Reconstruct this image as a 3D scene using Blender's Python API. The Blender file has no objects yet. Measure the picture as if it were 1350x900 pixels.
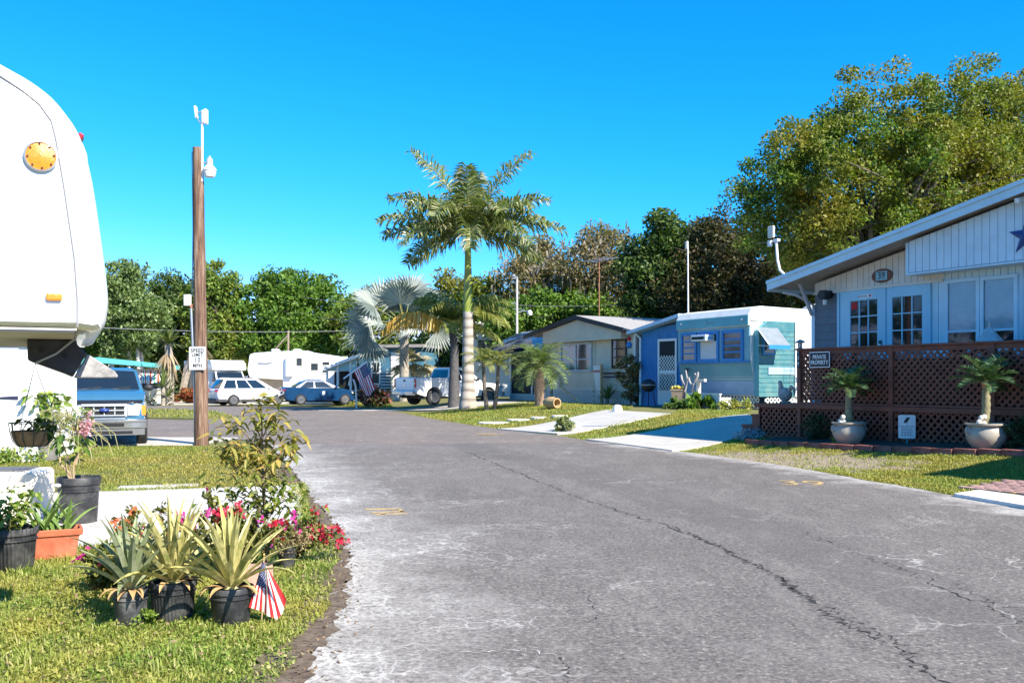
import bpy, bmesh, math, random
import numpy as np
from mathutils import Vector, Matrix
R = math.radians
rnd = random.Random(7)
RNG = np.random.default_rng(11)
scene = bpy.context.scene
col = scene.collection

# ---------------------------------------------------------------- camera
CAM_H, FOC, HOR = 1.5, 1250.0, 502.0          # eye height, focal length and horizon in photo pixels (1350 x 900)
cam = bpy.data.cameras.new("camera"); camo = bpy.data.objects.new("camera", cam); col.objects.link(camo)
camo.location = (0, 0, CAM_H); camo.rotation_euler = (R(90), 0, 0)
cam.sensor_width = 36; cam.lens = FOC/1350*36; cam.shift_y = (HOR-450)/1350
cam.clip_end = 2000; scene.camera = camo

# ---------------------------------------------------------------- light
SUN_AZ = (0.70, -0.714); SUN_EL = R(40)
sl = bpy.data.lights.new("sun", 'SUN'); so = bpy.data.objects.new("sun", sl); col.objects.link(so)
sl.energy = 4.8; sl.angle = R(0.5); sl.color = (1.0, 0.93, 0.82)
sdir = Vector((SUN_AZ[0], SUN_AZ[1], math.tan(SUN_EL)*math.hypot(*SUN_AZ))).normalized()
so.rotation_euler = sdir.to_track_quat('Z', 'Y').to_euler()
w = bpy.data.worlds.new("World"); scene.world = w; w.use_nodes = True
nt = w.node_tree; bg = nt.nodes["Background"]
sky = nt.nodes.new("ShaderNodeTexSky"); sky.sky_type = 'NISHITA'; sky.sun_disc = False
sky.sun_elevation = SUN_EL; sky.sun_rotation = math.atan2(SUN_AZ[0], SUN_AZ[1])
sky.air_density = 1.0; sky.dust_density = 0.1; sky.ozone_density = 3.5
# colour of the very clear, saturated sky: red falls off fast away from the horizon
sc = nt.nodes.new("ShaderNodeSeparateColor"); cc = nt.nodes.new("ShaderNodeCombineColor"); nt.links.new(sky.outputs[0], sc.inputs[0])
def _wm(op, a, v):
    n = nt.nodes.new("ShaderNodeMath"); n.operation = op; nt.links.new(a, n.inputs[0]); n.inputs[1].default_value = v; return n.outputs[0]
_red = _wm('MULTIPLY', _wm('POWER', sc.outputs[0], 3.0), 0.017); _mn = nt.nodes.new("ShaderNodeMath"); _mn.operation = 'MINIMUM'
nt.links.new(_red, _mn.inputs[0]); nt.links.new(_wm('MULTIPLY', sc.outputs[1], 0.56), _mn.inputs[1]); nt.links.new(_mn.outputs[0], cc.inputs[0])
nt.links.new(_wm('MULTIPLY', sc.outputs[1], 0.68), cc.inputs[1]); nt.links.new(_wm('MULTIPLY', sc.outputs[2], 1.1), cc.inputs[2])
nt.links.new(cc.outputs[0], bg.inputs['Color'])
bg.inputs['Strength'].default_value = 0.11
scene.view_settings.view_transform = 'Standard'; scene.view_settings.look = 'None'
scene.view_settings.exposure = 1.2; scene.view_settings.gamma = 1.0
scene.view_settings.use_curve_mapping = False
scene.cycles.transparent_max_bounces = 12

# ---------------------------------------------------------------- road edges and terrain height
RE = [(8.2,-12),(7.4,-2),(6.7,5),(6.05,10),(5.75,12.5),(5.36,14.2),(4.7,17),(3.55,20.2),(2.0,24),(-0.2,29.3),(-2.4,35),(-4.2,41),(-5.6,46),(-7.4,50.5),(-11,54),(-20,57),(-45,60)]
LE = [(-1.3,-12),(-1.15,-2),(-1.05,3.5),(-1.08,5.4),(-1.13,6.3),(-1.3,7.5),(-1.55,8.8),(-1.98,10.3),(-2.75,12.7),(-3.7,15.9),(-4.7,19.2),(-6.0,22.6),(-8.2,26),(-10.5,30),(-13,36),(-17,43),(-24,50)]
def dense(pl, step=0.4):
    out = []
    n = len(pl)
    for i in range(n-1):
        p0 = pl[max(i-1,0)]; p1 = pl[i]; p2 = pl[i+1]; p3 = pl[min(i+2,n-1)]
        k = max(2, int(math.dist(p1, p2)/step))
        for j in range(k):
            t = j/k
            out.append(tuple(0.5*((2*p1[a])+(-p0[a]+p2[a])*t+(2*p0[a]-5*p1[a]+4*p2[a]-p3[a])*t*t+(-p0[a]+3*p1[a]-3*p2[a]+p3[a])*t**3) for a in (0,1)))
    out.append(pl[-1]); return out
RED = dense(RE)
_ra = np.array(RED)
def edge_dist(X, Y):
    """signed distance right of / beyond the road's far kerb, vectorised"""
    X = np.atleast_1d(np.asarray(X, float)); Y = np.atleast_1d(np.asarray(Y, float))
    A = _ra[:-1]; B = _ra[1:]; D = B-A; L2 = (D**2).sum(1)
    res = np.empty(X.shape)
    for c in range(0, len(X), 4000):
        px = X[c:c+4000,None]-A[None,:,0]; py = Y[c:c+4000,None]-A[None,:,1]
        t = np.clip((px*D[:,0]+py*D[:,1])/L2, 0, 1)
        dx = px-t*D[:,0]; dy = py-t*D[:,1]; d2 = dx*dx+dy*dy
        i = d2.argmin(1); r = np.arange(len(i))
        s = D[i,0]*py[r,i]-D[i,1]*px[r,i]
        res[c:c+4000] = np.where(s < 0, 1, -1)*np.sqrt(d2[r,i])
    return res
def smooth(a, b, x):
    t = np.clip((x-a)/(b-a), 0, 1); return t*t*(3-2*t)
def hgts(X, Y):
    return 0.5*smooth(0.2, 6.0, edge_dist(X, Y))*smooth(-14, 0, np.asarray(X, float))
def hgt(x, y): return float(hgts([x],[y])[0])
def G(x, y, dz=0.0):
    """ground point seen at photo pixel x, y"""
    z = 0.0
    for _ in range(25):
        Y = FOC*(CAM_H-z)/max(y-HOR, 4.0); X = (x-675)*Y/FOC; z = 0.5*z+0.5*hgt(X, Y)
    return Vector((X, Y, z+dz))
def P(x, y, Y): return Vector(((x-675)*Y/FOC, Y, CAM_H+(HOR-y)*Y/FOC))

# ---------------------------------------------------------------- materials
MATS = {}
def newmat(name):
    m = bpy.data.materials.new(name); m.use_nodes = True; m.node_tree.nodes.clear()
    return m, m.node_tree
def N(t, kind, **kw):
    n = t.nodes.new(kind)
    for k, v in kw.items():
        if k.startswith('i_'): n.inputs[k[2:].replace('_',' ')].default_value = v
        else: setattr(n, k, v)
    return n
def ramp(t, src, stops):
    r = t.nodes.new("ShaderNodeValToRGB"); e = r.color_ramp.elements
    while len(e) < len(stops): e.new(0.5)
    for i, (p, c) in enumerate(stops): e[i].position = p; e[i].color = (*c, 1)
    t.links.new(src, r.inputs[0]); return r.outputs[0]
def noise(t, scale, detail=4, rough=0.6, coord='Object', dist=0.0, stretch=None):
    tc = N(t, "ShaderNodeTexCoord"); src = tc.outputs[coord]
    if stretch:
        mp = N(t, "ShaderNodeMapping"); mp.inputs['Scale'].default_value = stretch
        t.links.new(src, mp.inputs[0]); src = mp.outputs[0]
    n = N(t, "ShaderNodeTexNoise"); n.inputs['Scale'].default_value = scale; n.inputs['Detail'].default_value = detail
    n.inputs['Roughness'].default_value = rough; n.inputs['Distortion'].default_value = dist
    t.links.new(src, n.inputs['Vector']); return n.outputs['Fac']
def mixc(t, fac, a, b, mode='MIX'):
    m = N(t, "ShaderNodeMix", data_type='RGBA', blend_type=mode)
    for s, v in ((0, fac), (6, a), (7, b)):
        if isinstance(v, (int, float)): m.inputs[s].default_value = v
        elif isinstance(v, tuple): m.inputs[s].default_value = (*v, 1)
        else: t.links.new(v, m.inputs[s])
    return m.outputs[2]
def math_(t, op, a, b=None, clamp=False):
    m = N(t, "ShaderNodeMath", operation=op, use_clamp=clamp)
    for i, v in enumerate((a, b)):
        if v is None: continue
        if isinstance(v, (int, float)): m.inputs[i].default_value = v
        else: t.links.new(v, m.inputs[i])
    return m.outputs[0]
def finish(t, colr, rough=0.6, bump=None, bstr=0.3, bdist=0.01, metal=0.0, coat=0.0, spec=0.5):
    b = N(t, "ShaderNodeBsdfPrincipled"); o = N(t, "ShaderNodeOutputMaterial")
    if isinstance(colr, tuple): b.inputs['Base Color'].default_value = (*colr, 1)
    else: t.links.new(colr, b.inputs['Base Color'])
    if isinstance(rough, (int, float)): b.inputs['Roughness'].default_value = rough
    else: t.links.new(rough, b.inputs['Roughness'])
    b.inputs['Metallic'].default_value = metal; b.inputs['Coat Weight'].default_value = coat; b.inputs['Coat Roughness'].default_value = 0.05
    b.inputs['Specular IOR Level'].default_value = spec
    if bump is not None:
        bp = N(t, "ShaderNodeBump"); bp.inputs['Strength'].default_value = bstr; bp.inputs['Distance'].default_value = bdist
        t.links.new(bump, bp.inputs['Height']); t.links.new(bp.outputs[0], b.inputs['Normal'])
    t.links.new(b.outputs[0], o.inputs[0]); return b
def mat(name, c, rough=0.6, var=0.15, scale=6.0, bump=0.0, bscale=40.0, metal=0.0, coat=0.0, dirt=None, dscale=1.5, spec=0.5):
    """painted / plain surface with mottled tone, optional dirt blotches"""
    if name in MATS: return MATS[name]
    m, t = newmat(name)
    lo = tuple(x*(1-var) for x in c); hi = tuple(min(1, x*(1+var)) for x in c)
    cc = ramp(t, noise(t, scale), [(0.3, lo), (0.7, hi)])
    if dirt:
        dcol, amt = dirt
        f = math_(t, 'MULTIPLY', ramp(t, noise(t, dscale, 6, 0.7), [(0.45, (0,0,0)), (0.75, (1,1,1))]), amt)
        cc = mixc(t, f, cc, dcol)
    finish(t, cc, rough, noise(t, bscale) if bump else None, bump, 0.01, metal, coat, spec)
    MATS[name] = m; return m
def leafmat(name, stops, trans=0.35, patch=None, pscale=0.35, rough=0.55):
    """leaves: colour differs from leaf to leaf (random per island), optionally a second hue in patches"""
    if name in MATS: return MATS[name]
    m, t = newmat(name)
    g = N(t, "ShaderNodeNewGeometry"); cc = ramp(t, g.outputs['Random Per Island'], stops)
    if patch:
        f = ramp(t, noise(t, pscale, 3), [(0.42, (0,0,0)), (0.62, (1,1,1))]); cc = mixc(t, f, cc, mixc(t, 0.75, cc, patch))
    b = N(t, "ShaderNodeBsdfPrincipled"); b.inputs['Roughness'].default_value = rough; b.inputs['Specular IOR Level'].default_value = 0.35
    tr = N(t, "ShaderNodeBsdfTranslucent"); mx = N(t, "ShaderNodeMixShader"); mx.inputs[0].default_value = trans
    o = N(t, "ShaderNodeOutputMaterial")
    t.links.new(cc, b.inputs['Base Color']); t.links.new(mixc(t, 1.0, cc, (1.6,1.7,0.8), 'MULTIPLY'), tr.inputs['Color'])
    t.links.new(b.outputs[0], mx.inputs[1]); t.links.new(tr.outputs[0], mx.inputs[2]); t.links.new(mx.outputs[0], o.inputs[0])
    MATS[name] = m; return m
def glassmat(name, tint=(0.8,0.84,0.86)):
    m, t = newmat(name)
    tr = N(t, "ShaderNodeBsdfTransparent"); tr.inputs[0].default_value = (*tint, 1)
    gl = N(t, "ShaderNodeBsdfGlossy"); gl.inputs['Roughness'].default_value = 0.03; gl.inputs['Color'].default_value = (0.9,0.95,1,1)
    lw = N(t, "ShaderNodeLayerWeight"); lw.inputs['Blend'].default_value = 0.5
    mx = N(t, "ShaderNodeMixShader"); o = N(t, "ShaderNodeOutputMaterial")
    t.links.new(math_(t,'ADD',math_(t,'MULTIPLY',math_(t,'POWER',lw.outputs['Facing'],4.0),0.75),0.03,True), mx.inputs[0]); t.links.new(tr.outputs[0], mx.inputs[1]); t.links.new(gl.outputs[0], mx.inputs[2]); t.links.new(mx.outputs[0], o.inputs[0])
    MATS[name] = m; return m
M = {}
M['white'] = mat('white_paint', (0.78,0.78,0.76), 0.45, 0.05, 3, dirt=((0.45,0.42,0.36),0.35))
M['gelcoat'] = mat('rv_gelcoat', (0.84,0.84,0.82), 0.25, 0.02, 1.5, coat=0.4, dirt=((0.6,0.58,0.52),0.2))
M['offwhite'] = mat('aged_white_plastic', (0.66,0.62,0.54), 0.55, 0.08, 4, dirt=((0.35,0.3,0.24),0.4))
M['black'] = mat('black_plastic', (0.024,0.025,0.028), 0.5, 0.4, 8, 0.15, 60, dirt=((0.13,0.125,0.115),0.85), dscale=7)
M['scuffed'] = mat('scuffed_plastic', (0.05,0.052,0.056), 0.6, 0.4, 6, 0.15, 60, dirt=((0.3,0.29,0.27),0.9), dscale=9)
M['dark'] = mat('dark_interior', (0.012,0.013,0.015), 0.8, 0.2)
M['steel'] = mat('galvanised_steel', (0.42,0.43,0.44), 0.4, 0.15, 9, metal=0.7)
M['chrome'] = mat('chrome', (0.6,0.61,0.62), 0.18, 0.08, 5, metal=0.9)
M['rubber'] = mat('tyre_rubber', (0.02,0.02,0.021), 0.8, 0.3, 20, 0.2)
M['alloy'] = mat('alloy_rim', (0.5,0.51,0.53), 0.3, 0.1, 9, metal=0.75)
M['amber'] = mat('amber_lens', (0.75,0.25,0.02), 0.25, 0.1, 60, 0.3, 120, coat=0.5)
M['redlens'] = mat('red_lens', (0.5,0.012,0.012), 0.2, 0.2, 30, coat=0.6)
M['lens'] = mat('clear_lens', (0.62,0.62,0.58), 0.12, 0.12, 14, coat=0.8)
M['wood'] = mat('weathered_wood', (0.2,0.15,0.1), 0.8, 0.35, 10, 0.4, 50)
M['bark'] = mat('tree_bark', (0.13,0.105,0.08), 0.9, 0.4, 6, 0.6, 20)
M['barkpale'] = mat('pale_bark', (0.3,0.26,0.21), 0.9, 0.35, 6, 0.5, 18)
M['soil'] = mat('potting_soil', (0.035,0.025,0.018), 0.95, 0.4, 25, 0.6, 60)
M['twig'] = mat('twig', (0.16,0.115,0.07), 0.85, 0.3, 12)
M['dirtyglass'] = None
M['glass'] = glassmat('window_glass')
M['carglass'] = mat('car_glass', (0.012,0.018,0.024), 0.06, 0.1, 3, coat=1.0)
M['shadeglass'] = mat('old_window_pane', (0.03,0.04,0.05), 0.08, 0.5, 3, coat=0.7)
M['concrete'] = mat('concrete', (0.47,0.44,0.39), 0.85, 0.1, 1.4, 0.25, 60, dirt=((0.24,0.21,0.17),0.55), dscale=2.8)
M['roofgrey'] = mat('grey_shingles', (0.3,0.285,0.27), 0.9, 0.2, 9, 0.4, 40)
M['terracotta'] = mat('terracotta', (0.42,0.11,0.05), 0.75, 0.2, 9, 0.15, 60, dirt=((0.55,0.3,0.22),0.35), dscale=6)
M['screen'] = mat('insect_screen', (0.02,0.022,0.025), 0.9, 0.2, 3)
M['red'] = mat('flag_red', (0.5,0.015,0.02), 0.8, 0.1, 20)
M['navy'] = mat('flag_blue', (0.018,0.028,0.11), 0.8, 0.1, 20)
M['cloth'] = mat('flag_white', (0.75,0.74,0.72), 0.8, 0.05, 20)
M['ink'] = mat('sign_black', (0.02,0.02,0.022), 0.6, 0.1, 20)
M['signwhite'] = mat('sign_white', (0.78,0.78,0.75), 0.5, 0.04, 8, dirt=((0.5,0.46,0.4),0.3), dscale=4)
M['yellowpaint'] = mat('road_yellow', (0.46,0.31,0.12), 0.85, 0.3, 25, 0.3, 80, dirt=((0.2,0.19,0.18),0.95), dscale=11)

# ---------------------------------------------------------------- mesh builder
class MB:
    def __init__(s): s.v=[]; s.f=[]; s.m=[]
    def add(s, V, F, mi=0):
        o = len(s.v); s.v += [tuple(p) for p in V]; s.f += [tuple(i+o for i in f) for f in F]; s.m += [mi]*len(F); return s
    def box(s, c, d, rz=0.0, mi=0, rx=0.0, ry=0.0):
        hx, hy, hz = d[0]/2, d[1]/2, d[2]/2
        Mx = Matrix.Rotation(rz,3,'Z') @ Matrix.Rotation(ry,3,'Y') @ Matrix.Rotation(rx,3,'X'); c = Vector(c)
        V = [c+Mx@Vector((x,y,z)) for x in (-hx,hx) for y in (-hy,hy) for z in (-hz,hz)]
        return s.add(V, [(0,1,3,2),(4,6,7,5),(0,4,5,1),(2,3,7,6),(0,2,6,4),(1,5,7,3)], mi)
    def span(s, a, b, mi=0):
        return s.box([(a[i]+b[i])/2 for i in range(3)], [abs(b[i]-a[i]) for i in range(3)], 0, mi)
    def bar(s, p, q, wd, th, mi=0, up=Vector((0,0,1))):
        p = Vector(p); q = Vector(q); d = (q-p).normalized()
        if abs(d.dot(up)) > 0.99: up = Vector((0,1,0))
        a = d.cross(up).normalized()*wd/2; b = a.cross(d).normalized()*th/2
        V = [p-a-b,p+a-b,p+a+b,p-a+b,q-a-b,q+a-b,q+a+b,q-a+b]
        return s.add(V, [(3,2,1,0),(4,5,6,7),(0,1,5,4),(1,2,6,5),(2,3,7,6),(3,0,4,7)], mi)
    def tube(s, pts, r, n=8, mi=0, caps=True):
        pts = [Vector(p) for p in pts]; k = len(pts)
        rr = r if isinstance(r, (list, tuple)) else [r]*k
        V=[]; ref=None
        for i in range(k):
            d = (pts[min(i+1,k-1)]-pts[max(i-1,0)])
            d = d.normalized() if d.length > 1e-9 else Vector((0,0,1))
            if ref is None: ref = Vector((1,0,0)) if abs(d.x) < 0.9 else Vector((0,1,0))
            a = (ref-d*ref.dot(d)).normalized(); b = d.cross(a); ref = a
            for j in range(n):
                t = 2*math.pi*j/n; V.append(pts[i]+(a*math.cos(t)+b*math.sin(t))*rr[i])
        F = [(i*n+j, i*n+(j+1)%n, (i+1)*n+(j+1)%n, (i+1)*n+j) for i in range(k-1) for j in range(n)]
        if caps: F += [tuple(range(n))[::-1], tuple(range((k-1)*n, k*n))]
        return s.add(V, F, mi)
    def lathe(s, prof, n=24, c=(0,0,0), mi=0, axis='z', wob=0.0):
        V=[]
        for r, z in prof:
            for j in range(n):
                t = 2*math.pi*j/n; q = r*(1+(wob if j%2 else -wob)); x, y = q*math.cos(t), q*math.sin(t)
                p = (x,y,z) if axis=='z' else ((z,x,y) if axis=='x' else (y,z,x))
                V.append((p[0]+c[0],p[1]+c[1],p[2]+c[2]))
        k = len(prof)
        F = [(i*n+j, i*n+(j+1)%n, (i+1)*n+(j+1)%n, (i+1)*n+j) for i in range(k-1) for j in range(n)]
        if prof[0][0] > 1e-4: F.append(tuple(range(n))[::-1])
        if prof[-1][0] > 1e-4: F.append(tuple(range((k-1)*n,k*n)))
        return s.add(V, F, mi)
    def prism(s, poly, axis, lo, hi, mi=0):
        n = len(poly)
        def at(a, b, h): return (a,h,b) if axis=='y' else ((h,a,b) if axis=='x' else (a,b,h))
        V = [at(a,b,lo) for a,b in poly]+[at(a,b,hi) for a,b in poly]
        F = [tuple(range(n))[::-1], tuple(range(n,2*n))]+[(i,(i+1)%n,n+(i+1)%n,n+i) for i in range(n)]
        return s.add(V, F, mi)
    def ball(s, c, r, n=12, k=8, mi=0, sq=(1,1,1), jit=0.0):
        V=[]; 
        for i in range(k+1):
            ph = math.pi*i/k
            for j in range(n):
                t = 2*math.pi*j/n; q = r*(1+rnd.uniform(-jit,jit))
                V.append((c[0]+q*sq[0]*math.sin(ph)*math.cos(t), c[1]+q*sq[1]*math.sin(ph)*math.sin(t), c[2]+q*sq[2]*math.cos(ph)))
        F = [(i*n+j,(i+1)*n+j,(i+1)*n+(j+1)%n,i*n+(j+1)%n) for i in range(k) for j in range(n)]
        return s.add(V, F, mi)
    def build(s, name, mats, parent=None, sm=False, bevel=0.0, loc=None, rz=0.0):
        me = bpy.data.meshes.new(name); me.from_pydata([tuple(v) for v in s.v], [], s.f)
        if not isinstance(mats, (list,tuple)): mats = [mats]
        for m in mats: me.materials.append(m)
        if len(mats) > 1: me.polygons.foreach_set('material_index', s.m)
        bm = bmesh.new(); bm.from_mesh(me); bmesh.ops.recalc_face_normals(bm, faces=bm.faces); bm.to_mesh(me); bm.free()
        if sm:
            me.polygons.foreach_set('use_smooth', [True]*len(me.polygons)); me.set_sharp_from_angle(angle=R(38))
        o = bpy.data.objects.new(name, me); col.objects.link(o)
        if parent: o.parent = parent
        if loc is not None: o.location = loc
        o.rotation_euler.z = rz
        if bevel:
            b = o.modifiers.new('bevel','BEVEL'); b.width = bevel; b.segments = 2; b.limit_method = 'ANGLE'; b.angle_limit = R(40)
        return o
def fast(name, V, F, mats, parent=None, sm=False, mi=None, loc=None):
    """one mesh from numpy arrays, F is (n,4) or (n,3)"""
    V = np.asarray(V, np.float32).reshape(-1,3); F = np.asarray(F, np.int32); k = F.shape[1]
    me = bpy.data.meshes.new(name); me.vertices.add(len(V)); me.vertices.foreach_set('co', V.ravel())
    me.loops.add(F.size); me.loops.foreach_set('vertex_index', F.ravel())
    me.polygons.add(len(F)); me.polygons.foreach_set('loop_start', np.arange(0, F.size, k, dtype=np.int32))
    if not isinstance(mats, (list,tuple)): mats = [mats]
    for m in mats: me.materials.append(m)
    if mi is not None: me.polygons.foreach_set('material_index', np.asarray(mi, np.int32))
    if sm: me.polygons.foreach_set('use_smooth', np.ones(len(F), bool))
    me.update(calc_edges=True); me.validate()
    o = bpy.data.objects.new(name, me); col.objects.link(o)
    if parent: o.parent = parent
    if loc is not None: o.location = loc
    return o
def tag(o, label, cat, group=None):
    o['label'] = label; o['category'] = cat
    if group: o['group'] = group
    return o
def thing(name, label, cat, loc=(0,0,0), rz=0.0, group=None):
    o = bpy.data.objects.new(name, None); o.empty_display_size = 0.2; col.objects.link(o)
    o.location = loc; o.rotation_euler.z = rz
    return tag(o, label, cat, group)
def kind(o, k): o['kind'] = k; return o
def dup(o, loc, rz, label, parent=None, scale=None, group=None):
    c = o.copy(); col.objects.link(c); c.parent = parent
    if parent is None:
        c.location = loc; c.rotation_euler.z = rz
        if scale: c.scale = (scale,)*3
        c['label'] = label
        if group: c['group'] = group
    for ch in list(o.children): dup(ch, None, 0, None, c)
    return c
def text(s, size, name, m, parent, loc, rot, depth=0.002, ax='CENTER', sx=1.0, spacing=1.0, bold=0.0):
    cu = bpy.data.curves.new(name, 'FONT'); cu.body = s; cu.size = size; cu.align_x = ax; cu.align_y = 'CENTER'; cu.extrude = depth; cu.offset = bold
    cu.space_line = 0.95; cu.space_character = spacing; cu.resolution_u = 3
    tmp = bpy.data.objects.new(name, cu); col.objects.link(tmp)
    me = bpy.data.meshes.new_from_object(tmp.evaluated_get(bpy.context.evaluated_depsgraph_get()))
    bpy.data.objects.remove(tmp); bpy.data.curves.remove(cu)
    me.materials.clear(); me.materials.append(m)
    o = bpy.data.objects.new(name, me); col.objects.link(o); o.parent = parent; o.location = loc; o.rotation_euler = rot; o.scale = (sx,1,1)
    return o
FRONT = (R(90),0,0)      # text standing up, read from local -y
class Fr:
    """a building's frame: x along the front to the right, y into the building, z up"""
    def __init__(s, o, rz): s.o = Vector(o); s.rz = rz; s.M = Matrix.Translation(s.o) @ Matrix.Rotation(rz,4,'Z'); s.I = s.M.inverted()
    def px(s, x, y, yl=0.0):
        c = s.I @ Vector((0,0,CAM_H)); d = (s.I.to_3x3() @ Vector(((x-675)/FOC, 1, (HOR-y)/FOC)))
        t = (yl-c.y)/d.y; q = c+d*t; return q.x, q.z
    def pxs(s, x, y, xl=0.0):
        c = s.I @ Vector((0,0,CAM_H)); d = (s.I.to_3x3() @ Vector(((x-675)/FOC, 1, (HOR-y)/FOC)))
        t = (xl-c.x)/d.x; q = c+d*t; return q.y, q.z
    def w(s, x, y, z=0): return s.M @ Vector((x,y,z))
    def loc(s, p): return s.I @ Vector(p)
HRZ = math.atan2(-0.871, 0.491)
def inpoly(X, Y, poly):
    X = np.asarray(X); Y = np.asarray(Y); c = np.zeros(X.shape, bool); n = len(poly)
    for i in range(n):
        x1,y1 = poly[i][0],poly[i][1]; x2,y2 = poly[(i+1)%n][0],poly[(i+1)%n][1]
        k = ((y1 > Y) != (y2 > Y)); xx = (x2-x1)*(Y-y1)/((y2-y1) if abs(y2-y1)>1e-9 else 1e-9)+x1
        c ^= k & (X < xx)
    return c
# ================================================================ GROUND
DIRT = G(1045, 606); 
def ground_mat():
    m, t = newmat('lawn_soil')
    big = noise(t, 0.35, 5, 0.65); fine = noise(t, 9, 6, 0.75)
    c1 = ramp(t, big, [(0.3,(0.085,0.11,0.02)),(0.5,(0.16,0.15,0.035)),(0.7,(0.2,0.165,0.05))])
    c2 = ramp(t, fine, [(0.3,(0.05,0.055,0.015)),(0.55,(0.16,0.155,0.04)),(0.75,(0.28,0.24,0.1))])
    c = mixc(t, 0.55, c1, c2)
    # bare, trampled patch on the verge
    tc = N(t, "ShaderNodeTexCoord"); mp = N(t, "ShaderNodeMapping", vector_type='TEXTURE')
    mp.inputs['Location'].default_value = DIRT; mp.inputs['Rotation'].default_value = (0,0,HRZ); mp.inputs['Scale'].default_value = (5.0,2.4,3.0)
    t.links.new(tc.outputs['Object'], mp.inputs[0])
    gr = N(t, "ShaderNodeTexGradient", gradient_type='SPHERICAL'); t.links.new(mp.outputs[0], gr.inputs[0])
    f = math_(t, 'ADD', gr.outputs['Fac'], math_(t, 'MULTIPLY', math_(t,'SUBTRACT', noise(t, 1.6, 6, 0.7), 0.5), 1.3))
    f = ramp(t, f, [(0.28,(0,0,0)),(0.5,(1,1,1))])
    dirt = ramp(t, noise(t, 14, 6, 0.75), [(0.3,(0.16,0.12,0.08)),(0.7,(0.36,0.29,0.22))])
    c = mixc(t, f, c, dirt)
    finish(t, c, 0.95, fine, 0.5, 0.03); return m
xs = np.unique(np.concatenate([np.arange(-40,40.1,0.5), np.array([-600,-300,-150,-90,-60,60,90,150,300,600])]))
ys = np.unique(np.concatenate([np.arange(-12,70.1,0.5), np.array([-300,-100,-40,-20,90,120,180,300,600,900])]))
XX, YY = np.meshgrid(xs, ys); hz = hgts(XX.ravel(), YY.ravel())-0.014
nx, ny = len(xs), len(ys); idx = np.arange(nx*ny).reshape(ny,nx)
F = np.stack([idx[:-1,:-1],idx[:-1,1:],idx[1:,1:],idx[1:,:-1]],-1).reshape(-1,4)
GM = ground_mat()
kind(fast('ground', np.stack([XX.ravel(),YY.ravel(),hz],-1), F, GM, sm=True), 'structure')

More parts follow.
